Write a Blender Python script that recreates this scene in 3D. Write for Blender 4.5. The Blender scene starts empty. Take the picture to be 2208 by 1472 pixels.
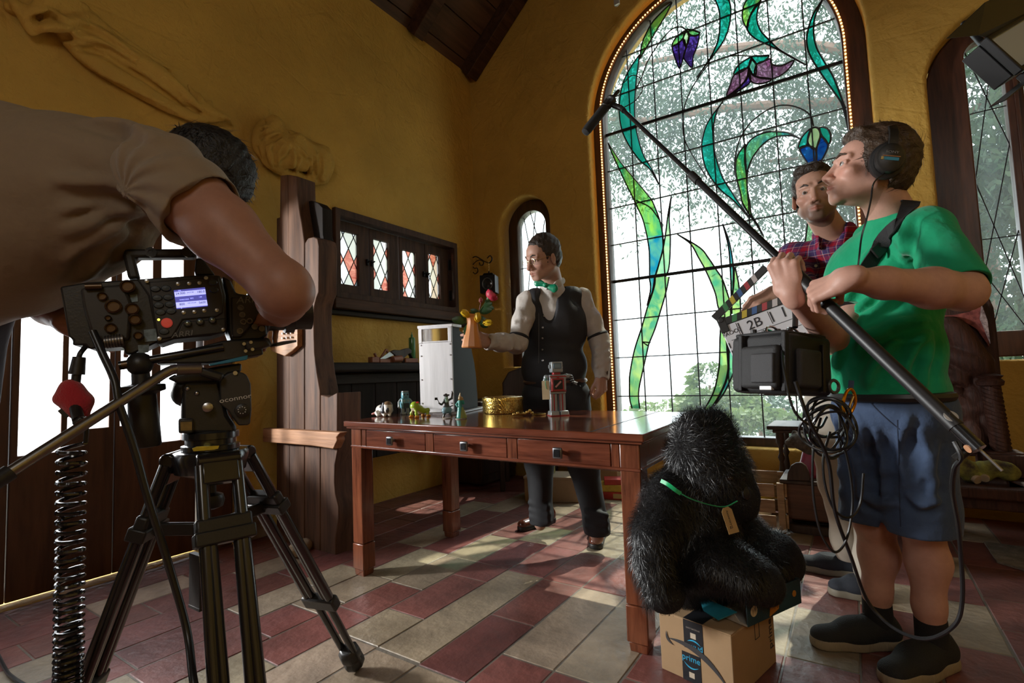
import bpy, bmesh, math, random
import numpy as np
from math import sin, cos, pi, radians, sqrt, atan2, tan
from mathutils import Vector, Matrix
random.seed(7)
SC = bpy.context.scene
COL = SC.collection

# ------------------------------------------------------------------ camera
FPX = 1097.6
PITCH, YAW, ROLL = radians(3.896), radians(-33.688), radians(-2.087)
CAMZ = 0.96
_f = Vector((sin(YAW) * cos(PITCH), cos(YAW) * cos(PITCH), sin(PITCH)))
_r = _f.cross(Vector((0, 0, 1))).normalized()
_u = _r.cross(_f)
CR = cos(ROLL) * _r + sin(ROLL) * _u
CU = -sin(ROLL) * _r + cos(ROLL) * _u
CF = _f
cam = bpy.data.objects.new('camera', bpy.data.cameras.new('camera'))
COL.objects.link(cam)
cam.data.sensor_width = 36
cam.data.lens = FPX / 2208 * 36
cam.data.clip_start = 0.05
cam.data.clip_end = 900
cam.matrix_world = Matrix(((CR.x, CU.x, -CF.x, 0), (CR.y, CU.y, -CF.y, 0), (CR.z, CU.z, -CF.z, CAMZ), (0, 0, 0, 1)))
SC.camera = cam

# ------------------------------------------------------------------ light and exposure
SC.view_settings.view_transform = 'Standard'
SC.view_settings.look = 'None'
SC.view_settings.gamma = 1
SC.view_settings.use_curve_mapping = False
SC.view_settings.exposure = 0.75
cy = SC.cycles
cy.use_denoising = True
cy.max_bounces = 8
cy.diffuse_bounces = 4
cy.glossy_bounces = 4
cy.transmission_bounces = 6
cy.transparent_max_bounces = 24
cy.sample_clamp_indirect = 6
cy.caustics_reflective = False
cy.caustics_refractive = False
cy.use_adaptive_sampling = True
cy.adaptive_threshold = 0.02
W = bpy.data.worlds.new('sky'); SC.world = W
W.use_nodes = True
wn, wl = W.node_tree.nodes, W.node_tree.links
wn.clear()
_o = wn.new('ShaderNodeOutputWorld'); _b = wn.new('ShaderNodeBackground')
_b.inputs[0].default_value = (0.92, 0.96, 1.0, 1)      # bright hazy white sky
_b.inputs[1].default_value = 3.0
wl.new(_b.outputs[0], _o.inputs[0])
sun = bpy.data.objects.new('sun', bpy.data.lights.new('sun', 'SUN'))
COL.objects.link(sun)
sun.data.energy = 3.5
sun.data.color = (1.0, 0.9, 0.74)
sun.data.angle = radians(0.6)
sun.rotation_euler = Vector((0.10, 1.0, 1.45)).to_track_quat('Z', 'Y').to_euler()
def portal(loc, rot, sx, sy):
    L = bpy.data.lights.new('window_portal', 'AREA'); L.shape = 'RECTANGLE'
    L.size, L.size_y = sx, sy
    L.cycles.is_portal = True
    o = bpy.data.objects.new('window_portal', L); COL.objects.link(o)
    o.location = loc; o.rotation_euler = rot
portal((-0.84, 4.55, 2.3), (radians(-90), 0, 0), 2.0, 3.9)       # stained glass window
portal((-2.59, 4.45, 1.8), (radians(-90), 0, 0), 0.42, 1.9)      # narrow arched window
portal((0.95, 4.5, 2.1), (radians(-90), 0, 0), 0.7, 2.2)         # right arched window
portal((-3.42, -0.35, 1.35), (0, radians(-90), 0), 1.9, 4.4)     # french doors
portal((-3.42, 3.1, 1.93), (0, radians(-90), 0), 0.6, 1.4)       # cabinet casements

def lamp(name, loc, target, size, power, col):
    L = bpy.data.lights.new(name, 'AREA'); L.shape = 'DISK'; L.size = size; L.energy = power; L.color = col
    o = bpy.data.objects.new(name, L); COL.objects.link(o); o.location = loc
    o.rotation_euler = (Vector(loc) - Vector(target)).to_track_quat('Z', 'Y').to_euler()
lamp('film_lamp_at_the_doors', (-4.7, -.42, 1.55), (-.9, 2.7, .75), .45, 300, (1, .96, .9))    # shines in through the french doors
lamp('added_fill_lamp', (1.0, -1.7, 3.0), (-2.2, 2.8, 1.5), 1.2, 13, (1, .95, .88))    # added soft fill, unseen behind the camera, to brighten walls and people

def P(px, py, y=None, x=None, z=None, d=None):
    "world point seen at a photo pixel on the plane y=, x= or z=, or at depth d"
    v = CF + CR * ((px - 1104) / FPX) - CU * ((py - 736) / FPX)
    o = Vector((0, 0, CAMZ))
    if d is not None: t = d
    elif y is not None: t = y / v.y
    elif x is not None: t = x / v.x
    else: t = (z - CAMZ) / v.z
    return o + v * t
def PD(px, py, q):
    "point at a pixel with the camera depth of the point q"
    return P(px, py, d=(Vector(q) - Vector((0, 0, CAMZ))).dot(CF))
# ------------------------------------------------------------------ materials
MATS = {}
def mat(name, col=(.5, .5, .5), rough=.5, metal=0., spec=.5, var=0., vs=8., bump=0., bs=40., sheen=0., coat=0., emit=0., trans=0., alpha=1., sss=0., stretch=None, col2=None, bd=.01):
    if name in MATS: return MATS[name]
    m = bpy.data.materials.new(name); m.use_nodes = True; MATS[name] = m
    nt = m.node_tree; b = nt.nodes['Principled BSDF']
    b.inputs['Base Color'].default_value = (*col, 1); b.inputs['Roughness'].default_value = rough
    b.inputs['Metallic'].default_value = metal; b.inputs['Specular IOR Level'].default_value = spec
    if sheen: b.inputs['Sheen Weight'].default_value = sheen
    if coat: b.inputs['Coat Weight'].default_value = coat; b.inputs['Coat Roughness'].default_value = .12
    if emit: b.inputs['Emission Color'].default_value = (*col, 1); b.inputs['Emission Strength'].default_value = emit
    if trans: b.inputs['Transmission Weight'].default_value = trans
    if alpha < 1: b.inputs['Alpha'].default_value = alpha
    if sss:
        b.inputs['Subsurface Weight'].default_value = sss; b.inputs['Subsurface Radius'].default_value = (.012, .005, .003); b.inputs['Subsurface Scale'].default_value = 1
    tc = nt.nodes.new('ShaderNodeTexCoord'); src = tc.outputs['Object']
    if stretch:
        mp = nt.nodes.new('ShaderNodeMapping'); mp.inputs['Scale'].default_value = stretch
        nt.links.new(src, mp.inputs[0]); src = mp.outputs[0]
    if var or col2:
        n = nt.nodes.new('ShaderNodeTexNoise'); n.inputs['Scale'].default_value = vs; n.inputs['Detail'].default_value = 6; n.inputs['Roughness'].default_value = .6
        nt.links.new(src, n.inputs['Vector'])
        r = nt.nodes.new('ShaderNodeValToRGB'); r.color_ramp.elements[0].position = .3; r.color_ramp.elements[1].position = .7
        a = tuple(max(0, c * (1 - var)) for c in col); c2 = col2 or tuple(min(1, c * (1 + var)) for c in col)
        r.color_ramp.elements[0].color = (*a, 1); r.color_ramp.elements[1].color = (*c2, 1)
        nt.links.new(n.outputs['Fac'], r.inputs[0]); nt.links.new(r.outputs[0], b.inputs['Base Color'])
    if bump:
        n2 = nt.nodes.new('ShaderNodeTexNoise'); n2.inputs['Scale'].default_value = bs; n2.inputs['Detail'].default_value = 5
        nt.links.new(src, n2.inputs['Vector'])
        bp = nt.nodes.new('ShaderNodeBump'); bp.inputs['Strength'].default_value = bump; bp.inputs['Distance'].default_value = bd
        nt.links.new(n2.outputs['Fac'], bp.inputs['Height']); nt.links.new(bp.outputs[0], b.inputs['Normal'])
    return m
def wood(name, c1, c2, axis='X', sc=1., rough=.45, coat=0., bump=.25, spec=.5):
    "wood with grain running along an object axis"
    if name in MATS: return MATS[name]
    m = mat(name, c1, rough, spec=spec, coat=coat); nt = m.node_tree; b = nt.nodes['Principled BSDF']
    tc = nt.nodes.new('ShaderNodeTexCoord'); mp = nt.nodes.new('ShaderNodeMapping')
    s = {'X': (.8, 9, 9), 'Y': (9, .8, 9), 'Z': (9, 9, .8)}[axis]
    mp.inputs['Scale'].default_value = tuple(v * sc for v in s); nt.links.new(tc.outputs['Object'], mp.inputs[0])
    n = nt.nodes.new('ShaderNodeTexNoise'); n.inputs['Scale'].default_value = 2.2; n.inputs['Detail'].default_value = 8; n.inputs['Roughness'].default_value = .62; n.inputs['Distortion'].default_value = .6
    nt.links.new(mp.outputs[0], n.inputs['Vector'])
    w = nt.nodes.new('ShaderNodeTexNoise'); w.inputs['Scale'].default_value = 9; w.inputs['Detail'].default_value = 4
    nt.links.new(mp.outputs[0], w.inputs['Vector'])
    ad = nt.nodes.new('ShaderNodeMath'); ad.operation = 'ADD'; nt.links.new(n.outputs['Fac'], ad.inputs[0])
    mu = nt.nodes.new('ShaderNodeMath'); mu.operation = 'MULTIPLY'; mu.inputs[1].default_value = .35; nt.links.new(w.outputs['Fac'], mu.inputs[0]); nt.links.new(mu.outputs[0], ad.inputs[1])
    r = nt.nodes.new('ShaderNodeValToRGB'); r.color_ramp.elements[0].position = .48; r.color_ramp.elements[1].position = .86
    r.color_ramp.elements[0].color = (*c1, 1); r.color_ramp.elements[1].color = (*c2, 1)
    nt.links.new(ad.outputs[0], r.inputs[0]); nt.links.new(r.outputs[0], b.inputs['Base Color'])
    bp = nt.nodes.new('ShaderNodeBump'); bp.inputs['Strength'].default_value = bump; bp.inputs['Distance'].default_value = .004
    nt.links.new(ad.outputs[0], bp.inputs['Height']); nt.links.new(bp.outputs[0], b.inputs['Normal'])
    return m
def vcol_mat(name, rough=.6, spec=.4, bump=0., bs=60., var=.0, vs=10, sss=0., coat=0.):
    "material whose albedo is the mesh's colour attribute"
    if name in MATS: return MATS[name]
    m = mat(name, (.5, .5, .5), rough, spec=spec, bump=bump, bs=bs, sss=sss, coat=coat); nt = m.node_tree; b = nt.nodes['Principled BSDF']
    a = nt.nodes.new('ShaderNodeVertexColor'); a.layer_name = 'Col'; out = a.outputs[0]
    if var:
        tc = nt.nodes.new('ShaderNodeTexCoord'); n = nt.nodes.new('ShaderNodeTexNoise'); n.inputs['Scale'].default_value = vs; n.inputs['Detail'].default_value = 7; n.inputs['Roughness'].default_value = .65
        nt.links.new(tc.outputs['Object'], n.inputs['Vector'])
        mr = nt.nodes.new('ShaderNodeMapRange'); mr.inputs[1].default_value = .3; mr.inputs[2].default_value = .7; mr.inputs[3].default_value = 1 - var; mr.inputs[4].default_value = 1 + var
        nt.links.new(n.outputs['Fac'], mr.inputs[0])
        mx = nt.nodes.new('ShaderNodeVectorMath'); mx.operation = 'SCALE'; nt.links.new(out, mx.inputs[0]); nt.links.new(mr.outputs[0], mx.inputs['Scale']); out = mx.outputs[0]
    nt.links.new(out, b.inputs['Base Color'])
    return m
def glass(name, tint=(1, 1, 1), dust=.04, rough=.02, refl=.06, bump=0., bs=30., col2=None, vs=6., stretch=(1, 1, 1), dcol=None):
    "thin pane: tinted see-through, a little gloss, a little scattering dust or opal"
    if name in MATS: return MATS[name]
    m = bpy.data.materials.new(name); m.use_nodes = True; MATS[name] = m
    nt = m.node_tree; nt.nodes.clear(); N = nt.nodes.new; L = nt.links.new
    o = N('ShaderNodeOutputMaterial'); t = N('ShaderNodeBsdfTransparent'); g = N('ShaderNodeBsdfGlossy'); d = N('ShaderNodeBsdfTranslucent')
    t.inputs[0].default_value = (*tint, 1); g.inputs['Roughness'].default_value = rough
    d.inputs[0].default_value = (*(dcol or tint), 1)
    if col2:
        tc = N('ShaderNodeTexCoord'); mp = N('ShaderNodeMapping'); mp.inputs['Scale'].default_value = stretch; L(tc.outputs['Object'], mp.inputs[0])
        n = N('ShaderNodeTexNoise'); n.inputs['Scale'].default_value = vs; n.inputs['Detail'].default_value = 5; n.inputs['Distortion'].default_value = 1.5; L(mp.outputs[0], n.inputs['Vector'])
        r = N('ShaderNodeValToRGB'); r.color_ramp.elements[0].position = .36; r.color_ramp.elements[1].position = .66
        r.color_ramp.elements[0].color = (*tint, 1); r.color_ramp.elements[1].color = (*col2, 1); L(n.outputs['Fac'], r.inputs[0])
        L(r.outputs[0], t.inputs[0]); L(r.outputs[0], d.inputs[0])
    m1 = N('ShaderNodeMixShader'); m1.inputs[0].default_value = dust; L(t.outputs[0], m1.inputs[1]); L(d.outputs[0], m1.inputs[2])
    m2 = N('ShaderNodeMixShader'); m2.inputs[0].default_value = refl; L(m1.outputs[0], m2.inputs[1]); L(g.outputs[0], m2.inputs[2])
    if bump:
        tc = N('ShaderNodeTexCoord'); n = N('ShaderNodeTexNoise'); n.inputs['Scale'].default_value = bs; L(tc.outputs['Object'], n.inputs['Vector'])
        bp = N('ShaderNodeBump'); bp.inputs['Strength'].default_value = bump; bp.inputs['Distance'].default_value = .01; L(n.outputs['Fac'], bp.inputs['Height']); L(bp.outputs[0], g.inputs['Normal'])
    L(m2.outputs[0], o.inputs[0])
    return m

# ------------------------------------------------------------------ objects
def tag(o, label=None, cat=None, group=None, kind=None):
    if label: o['label'] = label
    if cat: o['category'] = cat
    if group: o['group'] = group
    if kind: o['kind'] = kind
    return o
def link(o, parent=None):
    COL.objects.link(o)
    if parent is not None:
        o.parent = parent
        o.matrix_parent_inverse = parent.matrix_basis.inverted()
    return o
def thing(name, label, cat, loc=(0, 0, 0), group=None):
    o = bpy.data.objects.new(name, None); o.location = loc; o.empty_display_size = .05
    COL.objects.link(o)
    return tag(o, label, cat, group)
def frame(z, x=None):
    "rotation matrix with given z axis (and x hint)"
    z = Vector(z).normalized(); x = Vector(x) if x is not None else (Vector((1, 0, 0)) if abs(z.x) < .9 else Vector((0, 1, 0)))
    y = z.cross(x).normalized(); x = y.cross(z)
    return Matrix((x, y, z)).transposed()
def rotz(a): return Matrix.Rotation(a, 3, 'Z')
class MB:
    def __init__(s): s.v = []; s.f = []; s.c = []; s.mi = []; s.cur = None; s.m = 0
    def add(s, vs, fs):
        n = len(s.v); s.v += [tuple(v) for v in vs]; s.f += [tuple(i + n for i in f) for f in fs]
        s.c += [s.cur] * len(fs); s.mi += [s.m] * len(fs); return s
    def box(s, c, size, R=None, taper=1.):
        c = Vector(c); R = R or Matrix.Identity(3); a, b, h = (v / 2 for v in size); vs = []
        for z in (-1, 1):
            k = taper if z > 0 else 1
            for x, y in ((-1, -1), (1, -1), (1, 1), (-1, 1)): vs.append(c + R @ Vector((x * a * k, y * b * k, z * h)))
        return s.add(vs, [(3, 2, 1, 0), (4, 5, 6, 7), (0, 1, 5, 4), (1, 2, 6, 5), (2, 3, 7, 6), (3, 0, 4, 7)])
    def bar(s, p, q, w, h, up=(0, 0, 1)):
        p, q = Vector(p), Vector(q); z = q - p; L = z.length
        return s.box((p + q) / 2, (w, h, L), frame(z, Vector(up).cross(z) if abs(z.normalized().dot(Vector(up))) < .99 else None))
    def cyl(s, p, q, r, r2=None, n=16, cap=True):
        p, q = Vector(p), Vector(q); r2 = r if r2 is None else r2; R = frame(q - p); vs = []
        for c, rr in ((p, r), (q, r2)):
            for i in range(n):
                a = 2 * pi * i / n; vs.append(c + R @ Vector((cos(a) * rr, sin(a) * rr, 0)))
        fs = [(i, (i + 1) % n, n + (i + 1) % n, n + i) for i in range(n)]
        if cap: fs += [tuple(range(n - 1, -1, -1)), tuple(range(n, 2 * n))]
        return s.add(vs, fs)
    def lathe(s, o, prof, n=24, R=None, sx=1., sy=1.):
        "profile of (radius, height)"
        o = Vector(o); R = R or Matrix.Identity(3); vs = []; k = len(prof)
        for r, h in prof:
            for i in range(n):
                a = 2 * pi * i / n; vs.append(o + R @ Vector((cos(a) * r * sx, sin(a) * r * sy, h)))
        fs = []
        for j in range(k - 1):
            for i in range(n): fs.append((j * n + i, j * n + (i + 1) % n, (j + 1) * n + (i + 1) % n, (j + 1) * n + i))
        if prof[0][0] > 1e-5: fs.append(tuple(range(n - 1, -1, -1)))
        if prof[-1][0] > 1e-5: fs.append(tuple(range((k - 1) * n, k * n)))
        return s.add(vs, fs)
    def ball(s, c, r, n=14, m=8, R=None):
        r = (r, r, r) if not hasattr(r, '__len__') else r
        return s.lathe_e(c, r, n, m, R)
    def lathe_e(s, c, r, n, m, R):
        c = Vector(c); R = R or Matrix.Identity(3); vs = [c + R @ Vector((0, 0, -r[2]))]
        for j in range(1, m):
            t = -pi / 2 + pi * j / m
            for i in range(n):
                a = 2 * pi * i / n; vs.append(c + R @ Vector((cos(a) * cos(t) * r[0], sin(a) * cos(t) * r[1], sin(t) * r[2])))
        vs.append(c + R @ Vector((0, 0, r[2]))); fs = [(0, 1 + (i + 1) % n, 1 + i) for i in range(n)]
        for j in range(m - 2):
            for i in range(n): fs.append((1 + j * n + i, 1 + j * n + (i + 1) % n, 1 + (j + 1) * n + (i + 1) % n, 1 + (j + 1) * n + i))
        e = len(vs) - 1; b = 1 + (m - 2) * n
        fs += [(e, b + i, b + (i + 1) % n) for i in range(n)]
        return s.add(vs, fs)
    def tube(s, pts, r, n=8, closed=False, cap=True):
        pts = [Vector(p) for p in pts]; k = len(pts); rs = r if hasattr(r, '__len__') else [r] * k
        T = []
        for i in range(k):
            a = pts[(i - 1) % k] if (closed or i > 0) else pts[i]; b = pts[(i + 1) % k] if (closed or i < k - 1) else pts[i]
            T.append((b - a).normalized() if (b - a).length > 1e-9 else Vector((0, 0, 1)))
        nrm = T[0].orthogonal().normalized(); vs = []
        for i in range(k):
            nrm = (nrm - T[i] * nrm.dot(T[i])).normalized(); bn = T[i].cross(nrm)
            for j in range(n):
                a = 2 * pi * j / n; vs.append(pts[i] + (nrm * cos(a) + bn * sin(a)) * rs[i])
        fs = []
        for i in range(k if closed else k - 1):
            for j in range(n): fs.append((i * n + j, i * n + (j + 1) % n, ((i + 1) % k) * n + (j + 1) % n, ((i + 1) % k) * n + j))
        if cap and not closed: fs += [tuple(range(n - 1, -1, -1)), tuple(range((k - 1) * n, k * n))]
        return s.add(vs, fs)
    def strip(s, pts, w, t, side):
        "flat strap along pts: width w along side(i), thickness t"
        pts = [Vector(p) for p in pts]; vs = []; k = len(pts)
        for i, p in enumerate(pts):
            T = (pts[min(i + 1, k - 1)] - pts[max(i - 1, 0)]).normalized(); sd = Vector(side[i] if hasattr(side[0], '__len__') else side)
            sd = (sd - T * sd.dot(T)).normalized(); nn = T.cross(sd)
            for a, b in ((-1, -1), (1, -1), (1, 1), (-1, 1)): vs.append(p + sd * a * w / 2 + nn * b * t / 2)
        fs = []
        for i in range(k - 1):
            for j in range(4): fs.append((i * 4 + j, i * 4 + (j + 1) % 4, i * 4 + 4 + (j + 1) % 4, i * 4 + 4 + j))
        fs += [(3, 2, 1, 0), tuple(range(4 * k - 4, 4 * k))]
        return s.add(vs, fs)
    def prism(s, poly, t, o=(0, 0, 0), R=None):
        "polygon (x, y) extruded t along local z, centred"
        o = Vector(o); R = R or Matrix.Identity(3); n = len(poly)
        vs = [o + R @ Vector((x, y, -t / 2)) for x, y in poly] + [o + R @ Vector((x, y, t / 2)) for x, y in poly]
        return s.add(vs, [tuple(range(n - 1, -1, -1)), tuple(range(n, 2 * n))] + [(i, (i + 1) % n, n + (i + 1) % n, n + i) for i in range(n)])
    def quad(s, a, b, c, d): return s.add([a, b, c, d], [(0, 1, 2, 3)])
    def build(s, name, m, parent=None, bevel=0., smooth=None, seg=2):
        me = bpy.data.meshes.new(name); me.from_pydata([tuple(v) for v in s.v], [], s.f); me.update()
        for mm in (m if isinstance(m, (list, tuple)) else [m]): me.materials.append(mm)
        if any(s.mi): me.polygons.foreach_set('material_index', s.mi)
        if any(c is not None for c in s.c):
            ca = me.color_attributes.new('Col', 'FLOAT_COLOR', 'CORNER'); arr = []
            for p, c in zip(me.polygons, s.c): arr += list((*(c or (.5, .5, .5)), 1)) * p.loop_total
            ca.data.foreach_set('color', arr)
        if smooth is None: smooth = 40
        if smooth:
            me.shade_smooth(); me.set_sharp_from_angle(angle=radians(smooth))
        o = bpy.data.objects.new(name, me)
        link(o, parent)
        if bevel:
            md = o.modifiers.new('bevel', 'BEVEL'); md.width = bevel; md.segments = seg; md.limit_method = 'ANGLE'; md.angle_limit = radians(40); md.harden_normals = False
        return o
def bez(pts, n=8, closed=False):
    "catmull-rom through points"
    pts = [Vector(p) for p in pts]; k = len(pts); out = []
    for i in range(k if closed else k - 1):
        p1, p2 = pts[i], pts[(i + 1) % k]
        p0 = pts[(i - 1) % k] if (closed or i > 0) else p1 * 2 - p2
        p3 = pts[(i + 2) % k] if (closed or i < k - 2) else p2 * 2 - p1
        for j in range(n):
            t = j / n
            out.append(.5 * ((2 * p1) + (p2 - p0) * t + (2 * p0 - 5 * p1 + 4 * p2 - p3) * t * t + (3 * p1 - p0 - 3 * p2 + p3) * t ** 3))
    if not closed: out.append(pts[-1])
    return out
def text(name, body, loc, R, size, m, parent, ext=.0004, align='CENTER', sx=1., shear=0.):
    c = bpy.data.curves.new(name, 'FONT'); c.body = body; c.size = size; c.align_x = align; c.align_y = 'CENTER'; c.extrude = ext; c.shear = shear; c.resolution_u = 3
    t = bpy.data.objects.new(name, c); COL.objects.link(t); me = bpy.data.meshes.new_from_object(t)
    COL.objects.unlink(t); bpy.data.objects.remove(t); me.materials.clear(); me.materials.append(m); o = bpy.data.objects.new(name, me)
    o.matrix_basis = Matrix.Translation(loc) @ (R.to_4x4() @ Matrix.Diagonal((sx, 1, 1, 1)))
    return link(o, parent)
def plate(name, outer, holes, thick, M, m, parent=None, bevel=0.):
    "flat slab with holes: 2D loops extruded; M maps (x, y, z) local to world"
    c = bpy.data.curves.new(name, 'CURVE'); c.dimensions = '2D'; c.fill_mode = 'BOTH'; c.extrude = thick / 2 - bevel; c.bevel_depth = bevel; c.bevel_resolution = 3
    if bevel: c.offset = -bevel
    for lp in [outer] + holes:
        sp = c.splines.new('POLY'); sp.points.add(len(lp) - 1); sp.use_cyclic_u = True
        for q, (a, b) in zip(sp.points, lp): q.co = (a, b, 0, 1)
    t = bpy.data.objects.new(name, c); COL.objects.link(t)
    me = bpy.data.meshes.new_from_object(t); COL.objects.unlink(t); bpy.data.objects.remove(t)
    me.transform(M); me.materials.clear(); me.materials.append(m)
    me.shade_smooth(); me.set_sharp_from_angle(angle=radians(35)); me.name = name
    return link(bpy.data.objects.new(name, me), parent)
def arch(cx, z0, zs, r, n=28, rz=None):
    "arched loop: sill z0, spring zs, half width r"
    rz = rz or r
    return [(cx - r, z0), (cx + r, z0)] + [(cx + r * cos(pi * i / n), zs + rz * sin(pi * i / n)) for i in range(n + 1)]

# ------------------------------------------------------------------ signed-distance modelling
class SD:
    "smooth union of tapered capsules, ellipsoids and boxes, meshed with surface nets"
    def __init__(s, k=.02): s.p = []; s.k = k; s.disp = None
    def cap(s, a, b, r1, r2=None, k=None, flat=None, op='+'):
        s.p.append(('c', np.array(a, float), np.array(b, float), r1, r1 if r2 is None else r2, s.k if k is None else k, flat, op)); return s
    def chain(s, pts, rs, k=None, flat=None, op='+'):
        for i in range(len(pts) - 1): s.cap(pts[i], pts[i + 1], rs[i], rs[i + 1], k, flat, op)
        return s
    def ell(s, c, r, R=None, k=None, op='+'):
        s.p.append(('e', np.array(c, float), np.array(r, float), np.array(R or Matrix.Identity(3), float), None, s.k if k is None else k, None, op)); return s
    def box(s, c, h, R=None, rd=.005, k=None, op='+'):
        s.p.append(('b', np.array(c, float), np.array(h, float), np.array(R or Matrix.Identity(3), float), rd, s.k if k is None else k, None, op)); return s
    def plane(s, o, n):
        "cut away everything on the side the normal points to"
        s.p.append(('p', np.array(o, float), np.array(Vector(n).normalized(), float), None, None, 0, None, '-')); return s
    def bounds(s):
        lo = np.full(3, 1e9); hi = -lo
        for q in s.p:
            if q[7] != '+': continue
            l, h = s.bb(q); lo = np.minimum(lo, l); hi = np.maximum(hi, h)
        return lo, hi
    @staticmethod
    def bb(q):
        if q[0] == 'c':
            r = max(q[3], q[4]) * (max(1, q[6][1]) if q[6] else 1)
            return np.minimum(q[1], q[2]) - r, np.maximum(q[1], q[2]) + r
        r = np.abs(q[3]) @ (q[2] + (q[4] or 0))
        return q[1] - r, q[1] + r
    @staticmethod
    def ev(q, X, Y, Z):
        if q[0] == 'c':
            a, b, r1, r2, fl = q[1], q[2], q[3], q[4], q[6]
            px, py, pz = X - a[0], Y - a[1], Z - a[2]; ab = b - a; sc = 1.
            if fl is not None:
                n = np.array(Vector(fl[0]).normalized()); f = fl[1]; dn = (px * n[0] + py * n[1] + pz * n[2]) * (1 / f - 1)
                px, py, pz = px + dn * n[0], py + dn * n[1], pz + dn * n[2]; ab = ab + n * (ab @ n) * (1 / f - 1); sc = min(f, 1)
            L = ab @ ab + 1e-12; t = np.clip((px * ab[0] + py * ab[1] + pz * ab[2]) / L, 0, 1)
            return (np.sqrt((px - t * ab[0]) ** 2 + (py - t * ab[1]) ** 2 + (pz - t * ab[2]) ** 2) - (r1 + (r2 - r1) * t)) * sc
        if q[0] == 'p':
            return -((X - q[1][0]) * q[2][0] + (Y - q[1][1]) * q[2][1] + (Z - q[1][2]) * q[2][2])
        c, h, R = q[1], q[2], q[3]; dx, dy, dz = X - c[0], Y - c[1], Z - c[2]
        u = dx * R[0, 0] + dy * R[1, 0] + dz * R[2, 0]; v = dx * R[0, 1] + dy * R[1, 1] + dz * R[2, 1]; w = dx * R[0, 2] + dy * R[1, 2] + dz * R[2, 2]
        if q[0] == 'e':
            k0 = np.sqrt((u / h[0]) ** 2 + (v / h[1]) ** 2 + (w / h[2]) ** 2); k1 = np.sqrt((u / h[0] ** 2) ** 2 + (v / h[1] ** 2) ** 2 + (w / h[2] ** 2) ** 2) + 1e-9
            return np.where(k0 < 1e-4, -min(h), k0 * (k0 - 1) / k1)
        a, b, d = np.abs(u) - h[0], np.abs(v) - h[1], np.abs(w) - h[2]
        return np.sqrt(np.maximum(a, 0) ** 2 + np.maximum(b, 0) ** 2 + np.maximum(d, 0) ** 2) + np.minimum(np.maximum(a, np.maximum(b, d)), 0) - q[4]
    def grid(s, lo, hi, h):
        n = np.ceil((hi - lo) / h).astype(int) + 1
        ax = [(lo[i] + h * np.arange(n[i])).astype(np.float32) for i in range(3)]
        D = np.full(n, 1., np.float32)
        for q in s.p:
            k = q[5]
            if q[0] == 'p': sl = (slice(None),) * 3
            else:
                l, u = s.bb(q); m = 2.2 * k + 3 * h + .012; i0 = np.clip(np.floor((l - m - lo) / h).astype(int), 0, n); i1 = np.clip(np.ceil((u + m - lo) / h).astype(int) + 1, 0, n)
                if (i1 <= i0).any(): continue
                sl = tuple(slice(a, b) for a, b in zip(i0, i1))
            e = s.ev(q, ax[0][sl[0]][:, None, None], ax[1][sl[1]][None, :, None], ax[2][sl[2]][None, None, :]).astype(np.float32); d = D[sl]
            if q[7] == '+':
                if k > 0:
                    w = np.maximum(k - np.abs(d - e), 0) / k; D[sl] = np.minimum(d, e) - w * w * k * .25
                else: D[sl] = np.minimum(d, e)
            elif q[7] == '-':
                if k > 0:
                    w = np.maximum(k - np.abs(d + e), 0) / k; D[sl] = np.maximum(d, -e) + w * w * k * .25
                else: D[sl] = np.maximum(d, -e)
        if s.disp is not None: D += s.disp(ax[0][:, None, None], ax[1][None, :, None], ax[2][None, None, :]).astype(np.float32)
        return D
    def nets(s, lo, hi, h, skip=()):
        D = s.grid(lo, hi, h); ins = D < 0; n = np.array(D.shape)
        cnt = np.zeros(n - 1, np.uint8)
        for a in (0, 1):
            for b in (0, 1):
                for c in (0, 1): cnt += ins[a:n[0] - 1 + a, b:n[1] - 1 + b, c:n[2] - 1 + c]
        act = (cnt > 0) & (cnt < 8)
        for sl, sh in skip:
            i0 = np.clip(np.ceil((np.array(sl) - lo) / h).astype(int) + 1, 0, n - 1); i1 = np.clip(np.floor((np.array(sh) - lo) / h).astype(int) - 1, 0, n - 1)
            if (i1 > i0).all(): act[i0[0]:i1[0], i0[1]:i1[1], i0[2]:i1[2]] = False
        I = np.argwhere(act); idx = np.full(n - 1, -1, np.int64); idx[act] = np.arange(len(I))
        S = np.zeros((len(I), 3)); C = np.zeros(len(I)); cor = [np.array(((t >> 2) & 1, (t >> 1) & 1, t & 1)) for t in range(8)]
        dv = [D[I[:, 0] + c[0], I[:, 1] + c[1], I[:, 2] + c[2]] for c in cor]
        for a in range(8):
            for b in range(a + 1, 8):
                df = np.abs(cor[a] - cor[b])
                if df.sum() != 1: continue
                m = (dv[a] < 0) != (dv[b] < 0); t = np.where(m, dv[a] / np.where(m, dv[a] - dv[b], 1), 0)
                S += np.where(m[:, None], cor[a] + t[:, None] * (cor[b] - cor[a]), 0); C += m
        V = lo + (I + S / np.maximum(C, 1)[:, None]) * h
        F = []
        for ax in range(3):
            sh = [slice(1, -1)] * 3; sh[ax] = slice(0, -1); u, w = (ax + 1) % 3, (ax + 2) % 3
            s0 = tuple(sh); s1 = list(sh); s1[ax] = slice(1, None); A = ins[s0]; B = ins[tuple(s1)]
            E = np.argwhere(A != B)
            if not len(E): continue
            fl = A[E[:, 0], E[:, 1], E[:, 2]]; E = E + np.array([0 if i == ax else 1 for i in range(3)])
            def cell(du, dw):
                q = E.copy(); q[:, u] -= du; q[:, w] -= dw; return idx[q[:, 0], q[:, 1], q[:, 2]]
            q = np.stack([cell(1, 1), cell(0, 1), cell(0, 0), cell(1, 0)], 1); q[~fl] = q[~fl][:, ::-1]
            F.append(q[(q >= 0).all(1)])
        return V, (np.concatenate(F) if F else np.zeros((0, 4), int))
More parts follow.
